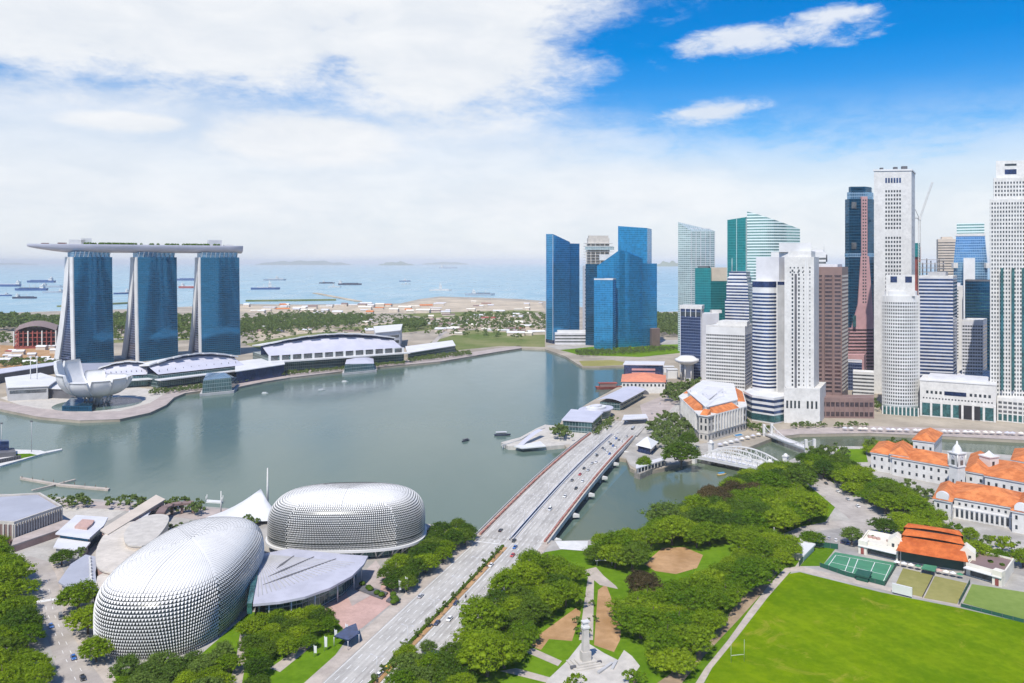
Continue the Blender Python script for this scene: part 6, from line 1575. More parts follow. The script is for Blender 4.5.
b = MB(); b.box((C.x, C.y, zt(453)), (8.6, 8.6, .8), A_); b.build('cornice', M['white2'], r)
b = MB(); b.lathe((C.x, C.y, zt(453)+.8), [(3.2, 0), (3.1, 1.0), (2.6, 2.8), (1.6, 4.4), (.7, 5.4), (.6, 7.0), (0, 8.0)], 16); b.build('dome', M['white2'], r)
for k in range(4):
    an = A_+k*PI/2; nx, ny = math.sin(an), -math.cos(an)
    b = MB(); b.tube((C.x+nx*3.72, C.y+ny*3.72, zt(456.4)), (C.x+nx*3.9, C.y+ny*3.9, zt(456.4)), 1.5, 1.5, 18); f = b.build('clock_face', M['lgrey'], r)
    b = MB(); zc = zt(456.4); b.beam((C.x+nx*3.96, C.y+ny*3.96, zc), (C.x+nx*3.96, C.y+ny*3.96, zc+.01), .2, 1.2); b.beam((C.x+nx*3.96, C.y+ny*3.96, zc-.1), (C.x+nx*3.96+math.cos(an)*.85, C.y+ny*3.96+math.sin(an)*.85, zc-.1), .16, .2); b.build('clock_hands', M['black'], f)
    tx, ty = math.cos(an), math.sin(an)
    b = MB(); b.prism([(C.x+nx*3.5+tx*-1.3, C.y+ny*3.5+ty*-1.3), (C.x+nx*3.8+tx*-1.3, C.y+ny*3.8+ty*-1.3), (C.x+nx*3.8+tx*1.3, C.y+ny*3.8+ty*1.3), (C.x+nx*3.5+tx*1.3, C.y+ny*3.5+ty*1.3)][::-1], zt(464), zt(459.2), True, True); b.build('belfry_opening', M['win_grey'], r)
    b = MB(); b.prism([(C.x+nx*3.3+tx*-.6, C.y+ny*3.3+ty*-.6), (C.x+nx*3.6+tx*-.6, C.y+ny*3.6+ty*-.6), (C.x+nx*3.6+tx*.6, C.y+ny*3.6+ty*.6), (C.x+nx*3.3+tx*.6, C.y+ny*3.3+ty*.6)][::-1], zt(482), zt(478.5), True, True); b.build('window', M['win'], r)
    for sx in (-1, 1):
        p = (C.x+nx*3.8+tx*3.8*sx, C.y+ny*3.8+ty*3.8*sx)
        if sx > 0: MB().tube((p[0], p[1], zt(466)+.9), (p[0], p[1], zt(453)), .45, .45, 6).build('corner_column', M['white'], r)
c = P(1000, 515, ZN); r = thing('concert_hall', tuple(c), 'white hall with a long orange roof and arched gables facing the sports club', 'hall')
# front range with two gabled pavilions
q = wing(r, [(950, 517), (1030, 532), (1034, 516), (958, 501)], 13, 6, rows=(8.6,), sp=3.4, wd=1.2, wh=1.6)
i = fronts(q)[0]; a, b_ = V2(q[i]), V2(q[(i+1) % 4])
edge_bands(r, a.lerp(b_, .06), a.lerp(b_, .96), [ZN+1], 4.5, M['win'], 'arcade_opening', .15); fins(r, a.lerp(b_, .05), a.lerp(b_, .97), 14, ZN, ZN+6.4, 1.2, M['white'], 'pier', .5)
edge_bands(r, a, b_, [ZN+6.4], .8, M['white2'], 'string_course', .6)
for pts in ([(934, 519), (951, 522.5), (958, 506), (942, 503)], [(1012, 532), (1030, 535.5), (1036, 518), (1019, 515)]):
    q = wing(r, pts, 13, 4, rows=(2.2, 8), sp=4, wd=1.2, wh=2.4)
    i = fronts(q)[0]; a, b_ = V2(q[i]), V2(q[(i+1) % 4]); L = (b_-a).length; dd = (b_-a).normalized(); nn = Vector((dd.y, -dd.x))
    bb = MB(); m0 = a.lerp(b_, .5)+nn*.75; prof = [(-L*.36, 0)]+[(L*.36*-math.cos(PI*k/10), 2.0+2.6*math.sin(PI*k/10)) for k in range(11)]+[(L*.36, 0)]
    F_ = [(*(m0+dd*x), ZN+13.6+z) for x, z in prof]; K_ = [(*(m0+dd*x-nn*2.5), ZN+13.6+z) for x, z in prof]
    bb.face(F_); bb.face(K_[::-1])
    for k in range(len(prof)-1): bb.face([F_[k+1], F_[k], K_[k], K_[k+1]])
    bb.build('arched_gable', M['white2'], r)
c = P(1000, 492, ZN); r = thing('theatre_building', tuple(c), 'white theatre building with orange roofs and a small turret, right of the clock tower', 'theatre')
wing(r, [(966, 492), (986, 496), (990, 477), (972, 474)], 15, 5, rows=(2.5, 8.5))
wing(r, [(985, 497), (1040, 508), (1044, 490), (990, 479)], 15, 5, rows=(2.5, 8.5))
wing(r, [(1012, 480), (1044, 486), (1046, 474), (1016, 468)], 15, 5, rows=(9,))
p = P(989, 487, ZN); b = MB(); b.box((p.x, p.y, ZN), (8.5, 8.5, 22), .35); b.build('turret', M['white'], r)
b = MB(); b.box((p.x, p.y, ZN+22), (9.6, 9.6, .8), .35); b.lathe((p.x, p.y, ZN+22.8), [(4.2, 0), (0, 3.4)], 4, False); b.build('turret_roof', M['white2'], r)
b = MB(); b.box((p.x+.5, p.y-4.3, ZN+16), (2.2, .3, 3.2), .35); b.build('window', M['win'], r)
for px, yt in ((981, 485), (1012, 487)):
    p = P(px, 498, ZN); rr0 = thing('brick_chimney', tuple(p), 'slim brown site hoist tower %s in the yard behind the orange roofed hall' % ('on the left' if px < 1000 else 'on the right'), 'hoist'); MB().box(tuple(p), (2.4, 2.4, 9)).build('shaft', M['orange'] if 0 else M['brown'], rr0); MB().box((p.x, p.y, p.z+9), (2.9, 2.9, .6)).build('cap', M['dgrey'], rr0)
# ------------------------------------------------------------------ sports club beside the field
def at(px, py): return V2(P(px, py, ZN))
r = thing('clubhouse', tuple(P(925, 556, ZN)), 'clubhouse with broad stepped orange roof and white wings beside the playing field', 'clubhouse')
core = ccw([at(900, 561), at(965, 572), at(980, 556), at(912, 545)]); MB().prism(core, ZN, ZN+6.5).build('wall', M['cream'], r)
i = fronts(core)[0]; a, b_ = V2(core[i]), V2(core[(i+1) % 4])
edge_bands(r, a.lerp(b_, .02), a.lerp(b_, .98), [ZN+.6], 5.4, M['win_teal'] if 0 else mat('green_shutter', (.012, .06, .05), .5), 'veranda_screen', .4)
# roof in three steps: bowed eave towards the field
k0, k1, k2, k3 = [V2(p) for p in core]
ea, eb, ec, ed_ = V2(core[i]), V2(core[(i+1) % 4]), V2(core[(i+2) % 4]), V2(core[(i+3) % 4])
dd = (eb-ea).normalized(); nn = Vector((dd.y, -dd.x)); Lc = (eb-ea).length; dep = (ed_-ea).length
def roofpt(u, v, s0, s1, z0, z1, bow):
    e_ = lerp(lerp(-.06, .03, min(1, max(0, (s0+5)/16))), lerp(-.06, .10, min(1, (s1+5)/21)), v); p = ea.lerp(eb, lerp(e_, 1-e_, u)); q = p-nn*lerp(s0, s1, v)+nn*bow*math.sin(PI*u)*(1-v)
    return (*q, lerp(z0, z1, v)+.8*math.sin(PI*u)*(1-v))
for s0, s1, z0, z1, bow in ((-4.0, 7.0, ZN+6.6, ZN+11.4, 3.0), (6.6, 12, ZN+12.0, ZN+14.4, 0.4), (11.6, 15.5, ZN+15.0, ZN+16.6, 0)):
    bb = MB(); bb.grid(lambda u, v: roofpt(u, v, s0, s1, z0, z1, bow), 16, 3); bb.grid(lambda u, v: (*(V2(roofpt(u, 1, s0, s1, z0, z1, bow))-nn*(v*9)), lerp(z1, ZN+7, v)), 16, 2)
    for u in (0, 1): bb.face([roofpt(u, 0, s0, s1, z0, z1, bow), roofpt(u, 1, s0, s1, z0, z1, bow), (*(V2(roofpt(u, 1, s0, s1, z0, z1, bow))-nn*9), ZN+7), (*(V2(roofpt(u, 0, s0, s1, z0, z1, bow))), ZN+6)])
    bb.build('roof', M['club_roof'], r)
bb = MB()
for s, z0, z1 in ((7.2, ZN+10.8, ZN+11.9), (12.2, ZN+13.8, ZN+14.9)):
    p, q = ea.lerp(eb, .06)-nn*s, ea.lerp(eb, .94)-nn*s; bb.prism(ccw([p, q, q-nn*1, p-nn*1]), z0, z1)
bb.build('clerestory', M['black'], r)
for u in (-.07, 1.02):
    p = ea.lerp(eb, u)-nn*3; bb = MB(); w = 4.2; bb.prism(ccw([p-dd*w, p+dd*w, p+dd*w-nn*9, p-dd*w-nn*9]), ZN, ZN+9)
    F_ = [p-dd*w, p+dd*w, p+dd*w-nn*9, p-dd*w-nn*9]; m0, m1 = (F_[0]+F_[1])/2, (F_[2]+F_[3])/2
    bb.face([(*F_[0], ZN+9), (*F_[1], ZN+9), (*m0, ZN+12)]); bb.face([(*F_[1], ZN+9), (*F_[2], ZN+9), (*m1, ZN+12), (*m0, ZN+12)]); bb.face([(*F_[3], ZN+9), (*F_[0], ZN+9), (*m0, ZN+12), (*m1, ZN+12)]); bb.build('gable_tower', M['cream'], r)
    Wins(r).row(p-dd*w, p+dd*w, (.32, .68), [ZN+2, ZN+6], 1.3, 1.9, M['win']).done()
for pts, t in (([(860, 552), (898, 561), (906, 549), (868, 541)], 'l'), ([(966, 575), (1004, 586), (1014, 571), (978, 562)], 'r')):
    q = ccw([at(*p) for p in pts]); MB().prism(q, ZN, ZN+5.6).build('wing_wall', M['cream'], r); parapet(r, q, ZN+5.6, .9, M['cream'], .6)
    i = fronts(q)[0]; a, b_ = V2(q[i]), V2(q[(i+1) % 4]); edge_bands(r, a.lerp(b_, .12), a.lerp(b_, .95), [ZN+.5], 3.6, M['win'], 'veranda_opening', .15)
    e_ = (b_-a).normalized(); m0 = Vector((e_.y, -e_.x)); bb = MB(); bb.prism(ccw([a+m0*3.4, b_+m0*3.4, b_, a]), ZN+4.3, ZN+4.7, True, True); bb.build('awning', M['white2'], r)
    end = a if t == 'l' else b_; bb = MB(); bb.box((*(end+m0*.5+(e_*2.2 if t == 'l' else -e_*2.2)), ZN), (4.4, 4.4, 7.4), math.atan2(e_.y, e_.x)); bb.build('end_pavilion', M['cream'], r)
    bb = MB(); g = (end+m0*2.8+(e_*2.2 if t == 'l' else -e_*2.2)); bb.box((*g, ZN+.2), (1.6, .3, 3.4), math.atan2(e_.y, e_.x)); bb.build('door', M['redsteel'], r)
    if t == 'r': MB().prism(offset(q, -1), ZN+5.65, ZN+5.8).build('roof_terrace', M['brown'], r)
    for k in range(4): g = mid(q)+e_*random.uniform(-9, 9); MB().box((*g, ZN+5.6), (1.8, 1.8, 1.1)).build('roof_plant', M['pink'] if t == 'l' else M['hedge'], r)
random.seed(5)
for i in range(10):
    px, py = 897+7*i, 566+1.4*i; p = P(px, py, ZN); r = thing('garden_parasol', tuple(p), 'small parasol on the club terrace before the orange roof', 'parasol', 'parasols on the club terrace'); b = MB(); b.tube(tuple(p), (p.x, p.y, p.z+2.4), .08, .08, 5); b.build('pole', M['steel'], r); b = MB(); b.lathe((p.x, p.y, p.z+2.2), [(1.7, 0), (0, .9)], 6, False); b.build('canopy', M[random.choice(('cream', 'pink', 'white2', 'court'))], r)
r, q = nblock('storage_shed', 'white flat roofed shed at the corner of the playing field under the trees', 'shed', [(791, 558), (803, 562), (814, 551), (801, 547)], ZN, 3.2, M['cream'], M['white2'], .8)
# court fences with green screens
def fence(label, pts, h, m, step=4.0, name='court_fence'):
    q = [P(*p, ZN) for p in pts]; r = thing(name, tuple(q[0]), label, 'fence'); bb = MB()
    for a, b_ in zip(q, q[1:]):
        bb.beam((a.x, a.y, ZN+.1), (b_.x, b_.y, ZN+.1), .08, h)
        k = max(1, int((b_-a).length/step)); R0 = wloc(r)
        for j in range(k+1):
            g = a.lerp(b_, j/k); put('post', MB().tube((0, 0, 0), (0, 0, h+.4), .12, .12, 5).mesh('post', M['dgrey']) if j == 0 else me_p, r, (g.x-R0.x, g.y-R0.y, 0)) if j else None
            if j == 0: me_p = MB().tube((0, 0, 0), (0, 0, h+.4), .12, .12, 5).mesh('post', M['dgrey']); put('post', me_p, r, (g.x-R0.x, g.y-R0.y, 0))
    bb.build('screen', m, r)
gs = mat('green_screen', (.015, .09, .06), .8); M['gs'] = gs
fence('green screened fence along the field side of the tennis court', [(820, 567), (846, 576), (885, 586), (898, 564)], 2.2, gs)
fence('dark green fence closing off the practice lawn beside the tennis court', [(799, 567), (815, 546.5), (838, 549.5)], 3.0, gs)
fence('dark green hedge like fence between the dry greens and the bowling green', [(959, 605), (970, 584)], 2.4, gs)
fence('low dark fence along the front edge of the bowling green', [(961, 607), (1024, 623), (1090, 640)], 1.6, gs)
fence('low dark rail between the two dry greens', [(922.5, 598), (934, 575.5)], .9, M['black'])
r, q = nblock('sight_screen', 'white sight screen board at the edge of the playing field', 'board', [(892, 592), (912, 597), (912.4, 596.2), (892.4, 591.2)], ZN+.8, 4.2, M['white2'])
for v in q[:2]: MB().tube((v[0], v[1], ZN), (v[0], v[1], ZN+1), .12, .12, 5).build('foot', M['steel'], r)
r, q = nblock('scorers_hut', 'small dark green hut by the tennis court fence', 'hut', [(856, 580), (868, 583), (871, 578), (859, 575.5)], ZN, 2.4, gs, gs, .5)
r, q = nblock('roller_cover', 'teal canvas awning on the club terrace', 'awning', [(921, 569), (935, 572), (937, 567), (924, 565)], ZN+2.6, .5, M['court']); [MB().tube((v[0], v[1], ZN), (v[0], v[1], ZN+2.7), .08, .08, 5).build('post', M['steel'], r) for v in q]
for px, py, t in ((738, 663, 'left'), ):
    p = P(px, py, ZN); r = thing('goal_frame', tuple(p), 'white rugby goal frame on the playing field by the earth path', 'goal'); b = MB()
    b.tube((p.x-2.8, p.y, ZN), (p.x-2.8, p.y, ZN+9), .05, .04, 6); b.tube((p.x+2.8, p.y+1, ZN), (p.x+2.8, p.y+1, ZN+9), .05, .04, 6); b.build('upright', M['white'], r); MB().tube((p.x-2.8, p.y, ZN+3), (p.x+2.8, p.y+1, ZN+3), .08, .08, 6).build('crossbar', M['white'], r)
# red and white barrier along the road
for i in range(12):
    p = P(978+4.6*i, 552.5+.95*i, ZN); r = thing('barrier_block', tuple(p), '%s water filled barrier in the row along the road behind the club' % ('red' if i % 2 else 'white'), 'barrier', 'red and white barriers'); b = MB(); b.prism([(p.x-1.1, p.y-.3), (p.x+1.1, p.y-.3), (p.x+1.1, p.y+.3), (p.x-1.1, p.y+.3)], ZN+.06, ZN+1.1, True, False, [(p.x-1.1, p.y-.12), (p.x+1.1, p.y-.12), (p.x+1.1, p.y+.12), (p.x-1.1, p.y+.12)]); b.build('barrier_body', mat('barrier_red', (.55, .03, .03), .5) if i % 2 else M['white2'], r); b = MB(); b.prism([(p.x-.35, p.y-.34), (p.x+.35, p.y-.34), (p.x+.35, p.y+.34), (p.x-.35, p.y+.34)], ZN+.062, ZN+.2); b.build('foot', M['dgrey'], r)
# ------------------------------------------------------------------ memorial in the park
C = P(585.5, 664, ZN); r = thing('stone_memorial', tuple(C), 'tall pale stone memorial pillar on a stepped terrace in the park', 'memorial'); an = .35
b = MB(); b.box((C.x, C.y, ZN+.1), (13, 9, .5), an); b.box((C.x, C.y, ZN+.6), (10.5, 7, .5), an); b.box((C.x, C.y, ZN+1.1), (8, 5, .6), an); b.build('steps', M['stone'], r)
b = MB(); b.box((C.x, C.y, ZN+1.7), (3.8, 3.0, 3.6), an); b.build('pedestal', M['stone'], r)
b = MB(); co, si = math.cos(an), math.sin(an); pr = lambda w, h_: [(C.x+x*co-y*si, C.y+x*si+y*co) for x, y in ((-w, -h_), (w, -h_), (w, h_), (-w, h_))]
b.prism(pr(1.35, 1.1), ZN+5.3, ZN+14.5, True, False, pr(1.1, .9)); b.build('pillar', M['stone'], r)
b = MB(); b.prism(pr(1.45, 1.2), ZN+14.5, ZN+15.2, True, True); b.prism(pr(1.2, .9), ZN+15.2, ZN+16.8, True, False, pr(.9, .7)); b.prism(pr(1.5, 1.1), ZN+16.8, ZN+17.3, True, True); b.build('capital', M['white'], r)
for sx in (-1, 1):
    b = MB(); b.box((C.x+sx*5.6*co+3.0*si*0, C.y+sx*5.6*si-2.2, ZN+.6), (2.4, .9, .8), an); b.build('bronze_wreath', M['dgrey'], r)
for i in range(9):
    p = P(602+3.8*i*.6, 672-3*i*.9, ZN); 
for k in range(2):
    a, b_ = P(598+14*k, 674-8*k*.5, ZN), P(612+14*k*.3, 664-2*k, ZN); r = thing('stone_kerb', tuple(a), 'low grey stone step at the right of the memorial terrace, %s' % ('lower one' if k == 0 else 'upper one'), 'step'); b = MB(); b.beam((a.x, a.y, ZN+.1), (b_.x, b_.y, ZN+.1), 1.2, .7); b.build('kerb', M['grey'], r)
p = P(605, 566, ZN); r = thing('garden_marquee', tuple(p), 'white roofed pavilion on the park path among the trees', 'pavilion'); q = fbox(597, 612, p.y, 8, 12); b = MB(); hip(q, ZN+3.2, 3.2, 1).build('roof', M['white2'], r)
for v in q: MB().tube((v[0], v[1], ZN), (v[0], v[1], ZN+3.3), .16, .16, 6).build('post', M['white'], r)
p = P(774, 538, ZN); r = thing('garden_statue', tuple(p), 'small white statue on a plinth at the path in the park wood', 'statue'); b = MB(); b.box(tuple(p), (2, 2, 2.2)); b.build('plinth', M['white'], r); b = MB(); b.lathe((p.x, p.y, p.z+2.2), [(.7, 0), (.55, .8), (.75, 1.9), (.85, 2.6), (.35, 3.1), (.42, 3.5), (.3, 3.9), (0, 4.1)], 10); b.build('figure', M['white2'], r)
# ------------------------------------------------------------------ trees
def crown_mesh(seed, m, clumps, leaves, size, shape='dome', core=True):
    """a crown about one unit in radius, made of leaf-sized faces set in clumps"""
    rnd = random.Random(seed); b = MB(); cl = []
    for k in range(clumps):
        for _ in range(40):
            a = rnd.uniform(0, 2*PI); zz = rnd.uniform(-.15, 1.0) if shape != 'column' else rnd.uniform(-.6, 1)
            rr = math.sqrt(max(0, 1-max(0, zz)**2))
            if shape == 'umbrella': rad = rr*rnd.uniform(.25, .82); z = .50+.26*max(0, zz)+rnd.uniform(-.10, .06)
            elif shape == 'column': rad = .42*rr*rnd.uniform(.2, 1); z = .75+zz*.85
            else: rad = rr*rnd.uniform(.35, .78); z = .62+.48*zz
            p = Vector((rad*math.cos(a), rad*math.sin(a), z)); r = rnd.choice((rnd.uniform(.09, .15), rnd.uniform(.12, .24)))*(.8 if shape == 'column' else 1)
            if all((p-q).length > .45*(r+s) for q, s in cl): break
        cl.append((p, r))
    ph = [rnd.uniform(0, 6.28) for _ in range(3)]
    cl = [(Vector((p.x*w, p.y*w, p.z*(.9+.2*w-.1))), r) for p, r in cl for w in (1+.16*math.sin(2*math.atan2(p.y, p.x)+ph[0])+.10*math.sin(3*math.atan2(p.y, p.x)+ph[1])+.07*math.sin(5*math.atan2(p.y, p.x)+ph[2]),)]
    for p, r in cl:
        sq = rnd.uniform(.62, .85)
        if core: b.lathe((p.x, p.y, p.z-r*.2), [(0, -r*.4*sq), (r*.5, -r*.2*sq), (r*.55, r*.1*sq), (r*.3, r*.4*sq), (0, r*.45*sq)], 5, False)
        for j in range(leaves):
            z = rnd.uniform(-.45, 1); a = rnd.uniform(0, 2*PI); q = math.sqrt(max(0, 1-z*z))
            n = Vector((q*math.cos(a), q*math.sin(a), z*sq)); c = p+n*r*(rnd.uniform(.72, 1.1) if rnd.random() < .86 else rnd.uniform(1.05, 1.45))
            n = (n+Vector((rnd.gauss(0, .75), rnd.gauss(0, .75), rnd.gauss(.25, .6)))).normalized()
            u = n.orthogonal().normalized(); t = rnd.uniform(0, 2*PI); w = n.cross(u); u, w = u*math.cos(t)+w*math.sin(t), w*math.cos(t)-u*math.sin(t)
            s = size*rnd.uniform(.6, 1.3); e = s*rnd.uniform(.5, .9)
            b.face([c-u*s, c-w*e*.7+u*s*.1, c+u*s, c+w*e*.7-u*s*.1])
    return b.mesh('crown', m)
def trunk_mesh(seed, shape='dome'):
    rnd = random.Random(seed); b = MB(); pts = [Vector((0, 0, -.04)), Vector((rnd.uniform(-.03, .03), rnd.uniform(-.03, .03), .22)), Vector((rnd.uniform(-.05, .05), rnd.uniform(-.05, .05), .42))]
    b.tube(pts[0], pts[1], .06, .045, 7, False); b.tube(pts[1], pts[2], .045, .035, 7, False)
    for k in range(6):
        a = 2*PI*k/6+rnd.uniform(-.3, .3); rr = rnd.uniform(.35, .6)*(.5 if shape == 'column' else 1)
        e = Vector((rr*math.cos(a), rr*math.sin(a), rnd.uniform(.6, .8))); m_ = pts[1].lerp(e, .5)+Vector((0, 0, .06))
        b.tube(pts[1 if k % 2 else 2], m_, .03, .02, 5, False); b.tube(m_, e, .02, .008, 5, False)
    b.tube(pts[2], Vector((0, 0, .95)), .035, .01, 5, False)
    return b.mesh('trunk', M['bark'])
KIND = {}
def kinds(key, m, n, clumps, leaves, size, shape, core=True):
    KIND[key] = [(crown_mesh(hash((key, i)) % 9999 if 0 else sum(map(ord, key))*7+i*13, M[m], clumps, leaves, size, shape, core), trunk_mesh(i+len(key), shape)) for i in range(n)]
kinds('broad', 'leaf', 5, 150, 40, .031, 'dome')
kinds('rain', 'leaf', 5, 165, 40, .029, 'umbrella')
kinds('dark', 'leaf_dark', 4, 140, 40, .032, 'dome')
kinds('light', 'leaf_light', 4, 100, 32, .036, 'dome')
kinds('russet', 'leaf_brown', 2, 110, 40, .034, 'dome')
kinds('small', 'leaf', 3, 20, 34, .08, 'dome')
kinds('slim', 'leaf', 2, 22, 34, .06, 'column')
kinds('far', 'leaf_far', 3, 9, 16, .16, 'dome')
CM = {k: M[v] for k, v in (('far_green', 'leaf_far'),)}
SPEC = []
def tree(kind, p, r, label, group, hk=1.0, name=None):
    """notes a tree; they are built together at the end"""
    s = r*random.uniform(.88, 1.12)
    SPEC.append((kind, random.randrange(len(KIND[kind])), Vector(p), (s, s*random.uniform(.9, 1.1), s*hk*random.uniform(.9, 1.1)), random.uniform(0, 6.28), label, group))
def inside(p, poly):
    x, y = p; c = False; j = len(poly)-1
    for i in range(len(poly)):
        xi, yi = poly[i]; xj, yj = poly[j]
        if (yi > y) != (yj > y) and x < (xj-xi)*(y-yi)/(yj-yi)+xi: c = not c
        j = i
    return c
def wood(pxpoly, z, r, dens, kinds_, label, group, hk=1.0, seed=1, name=None, zc=None):
    """trees spread through a patch of ground; the patch is where crowns stand, so feet sit a little nearer"""
    random.seed(seed); poly = [V2(P(*p, zc if zc is not None else z)) for p in pxpoly]
    xs = [p[0] for p in poly]; ys = [p[1] for p in poly]; pts = []; area = (max(xs)-min(xs))*(max(ys)-min(ys))
    for _ in range(int(area/(r*r)*14)+50):
        p = (random.uniform(min(xs), max(xs)), random.uniform(min(ys), max(ys)))
        if inside(p, poly) and all((p[0]-q[0])**2+(p[1]-q[1])**2 > (r*dens)**2 for q in pts): pts.append(p)
    for p in pts:
        k = random.choice(kinds_); lab = label if isinstance(label, str) else label[k]
        tree(k, (p[0], p[1], z), r*random.uniform(.85, 1.2), lab, group, hk, name)
    return len(pts)
L3 = lambda w: {'broad': 'round green tree '+w, 'rain': 'wide flat topped tree '+w, 'dark': 'dark green tree '+w, 'light': 'pale green tree '+w, 'russet': 'russet brown tree '+w, 'small': 'small green tree '+w, 'slim': 'slim upright tree '+w}
n = 0
zc = ZN+8
n += wood([(533, 556), (568, 558), (576, 582), (566, 598), (546, 608), (526, 626), (508, 646), (496, 656), (482, 658), (470, 636), (476, 620), (502, 588)], ZN, 10.5, .86, ['broad', 'broad', 'rain', 'dark', 'rain'], L3('in the park wood between the avenue and the stone memorial'), 'park wood left of the memorial', 1.0, 11, zc=zc)
n += wood([(588, 552), (600, 540), (636, 538), (650, 548), (640, 556), (622, 558), (612, 552), (594, 556)], ZN, 10, .88, ['dark', 'broad', 'broad', 'dark'], L3('in the grove behind the white park pavilion'), 'grove behind the park pavilion', 1.0, 12, zc=zc)
n += wood([(646, 534), (668, 512), (700, 499), (712, 505), (700, 518), (712, 530), (720, 533), (700, 535), (660, 536)], ZN, 10.5, .85, ['broad', 'rain', 'light', 'broad'], L3('along the river mouth bank in the upper park'), 'trees along the river mouth', 1.0, 13, zc=zc)
n += wood([(700, 494), (728, 481), (752, 474), (756, 486), (728, 500), (712, 502)], ZN, 10, .95, ['russet', 'russet', 'dark', 'broad'], L3('in the brownish clump at the river mouth'), 'brownish clump at the river mouth', 1.0, 14, zc=zc)
n += wood([(740, 478), (778, 462), (800, 468), (808, 486), (816, 504), (808, 512), (790, 518), (760, 530), (728, 532), (704, 520), (716, 503), (756, 488)], ZN, 13, .85, ['rain', 'rain', 'rain', 'broad', 'dark'], L3('in the dense wood between the river and the park drive'), 'dense wood by the park drive', .85, 15, zc=zc)
n += wood([(642, 596), (660, 588), (694, 586), (718, 570), (745, 556), (768, 557), (764, 564), (748, 574), (732, 592), (714, 612), (702, 626), (688, 648), (668, 656), (658, 648), (656, 636), (640, 622), (634, 606)], ZN, 11.5, .8, ['rain', 'broad', 'rain', 'broad', 'rain'], L3('in the wood between the memorial and the playing field'), 'wood by the playing field', .9, 16, zc=zc)
n += wood([(632, 580), (646, 577), (654, 584), (640, 590)], ZN, 8, 1.0, ['russet', 'dark'], L3('in the clump above the memorial wood'), 'clump above the memorial wood', 1.0, 17, zc=zc)
n += wood([(738, 538), (785, 535), (792, 543), (788, 550), (770, 550), (742, 546)], ZN, 9.5, .85, ['broad', 'rain'], L3('in the row along the park drive left of the sports club'), 'row along the park drive', 1.0, 18, zc=zc)
n += wood([(800, 455), (822, 452), (850, 462), (880, 477), (915, 491), (932, 510), (930, 526), (910, 526), (892, 510), (866, 492), (838, 474), (810, 462)], ZN, 11, .95, ['rain', 'rain', 'broad', 'dark'], L3('in the long row beside the riverside road'), 'long row beside the riverside road', .9, 19, zc=zc)
n += wood([(812, 444), (845, 446), (842, 456), (815, 454)], ZN, 7, 1.2, ['broad', 'light'], L3('near the far river bank at the footbridge'), 'trees by the footbridge', 1.0, 20, zc=zc)
n += wood([(872, 438), (896, 440), (916, 446), (898, 450), (872, 446)], ZN, 8.5, .95, ['rain', 'broad'], L3('on the river bank behind the orange roofs'), 'trees behind the orange roofs', 1.0, 21, zc=zc)
n += wood([(932, 536), (985, 543), (1030, 551), (1030, 558), (980, 552), (932, 544)], ZN, 8, 1.1, ['broad', 'dark'], L3('in the row behind the sports club'), 'row behind the sports club', 1.0, 22, zc=zc)
n += wood([(928, 527), (985, 539), (1030, 548), (1030, 552), (980, 544), (928, 532)], ZN, 6, 1.15, ['broad', 'dark', 'small'], L3('along the front of the hall with the long orange roof'), 'trees along the front of the orange roofed hall', 1.0, 24, zc=ZN+3)
n += wood([(905, 478), (948, 490), (946, 497), (902, 485)], ZN, 5.5, 1.2, ['dark', 'small'], L3('before the long white civic building'), 'trees before the civic building', 1.0, 23, zc=zc)
for k, (px, py, kd, r_) in enumerate([(852, 545, 'light', 8.5), (884, 536, 'dark', 8.5), (812, 547, 'broad', 7), (871, 546, 'broad', 5)]):
    tree(kd, P(px, py, ZN), r_, 'single tree by the club car park, %s' % ('pale yellow green', 'dark and round', 'leftmost', 'small and low')[k], 'trees by the club car park')
# left road and the theatre gardens
n += wood([(-50, 560), (-10, 532), (2, 540), (12, 562), (14, 590), (24, 612), (32, 636), (8, 660), (0, 683), (-50, 690)], ZN, 10.0, .95, ['broad', 'rain', 'broad', 'dark'], L3('in the dense green belt left of the side road'), 'green belt left of the side road', 1.0, 31, zc=zc)
n += wood([(14, 664), (36, 648), (44, 668), (42, 690), (14, 690)], ZN, 7, .9, ['broad'], L3('at the bottom left corner by the side road'), 'trees at the bottom left corner', 1.0, 32, zc=zc)
for k, (px, py, kd, r_) in enumerate([(78, 612, 'broad', 10), (88, 634, 'broad', 9.5), (96, 662, 'broad', 9), (62, 565, 'dark', 6.5), (78, 560, 'dark', 6)]):
    tree(kd, P(px, py, ZN), r_, ('round tree between the side road and the left dome, farthest', 'round tree between the side road and the left dome, middle', 'round tree between the side road and the left dome, nearest', 'dark tree at the bend of the side road, left', 'dark tree at the bend of the side road, right')[k], 'trees between the side road and the left dome')
n += wood([(116, 668), (150, 664), (200, 652), (225, 642), (230, 664), (222, 690), (116, 690)], ZN, 6.2, 1.05, ['light', 'light', 'broad', 'light'], L3('in the garden in front of the left dome'), 'garden trees before the left dome', 1.05, 33, zc=ZN+4)
n += wood([(250, 622), (290, 612), (326, 611), (330, 626), (312, 638), (296, 646), (262, 658), (252, 690), (288, 690), (262, 690), (248, 660)], ZN, 5.8, 1.15, ['broad', 'dark', 'broad'], L3('on the lawn between the left dome and the pink plaza'), 'lawn trees by the pink plaza', 1.05, 34, zc=ZN+4)
n += wood([(380, 576), (402, 558), (428, 543), (438, 528), (455, 524), (466, 527), (468, 535), (438, 558), (410, 580), (394, 586)], ZN, 7.2, .95, ['dark', 'dark', 'broad'], L3('in the grove right of the right dome'), 'grove right of the right dome', 1.0, 35, zc=ZN+5)
n += wood([(108, 499), (200, 505), (205, 511), (160, 510), (110, 505)], ZN, 5.5, 1.2, ['dark', 'broad'], L3('in the waterfront row behind the long arcade'), 'waterfront row behind the arcade', 1.0, 36, zc=ZN+3)
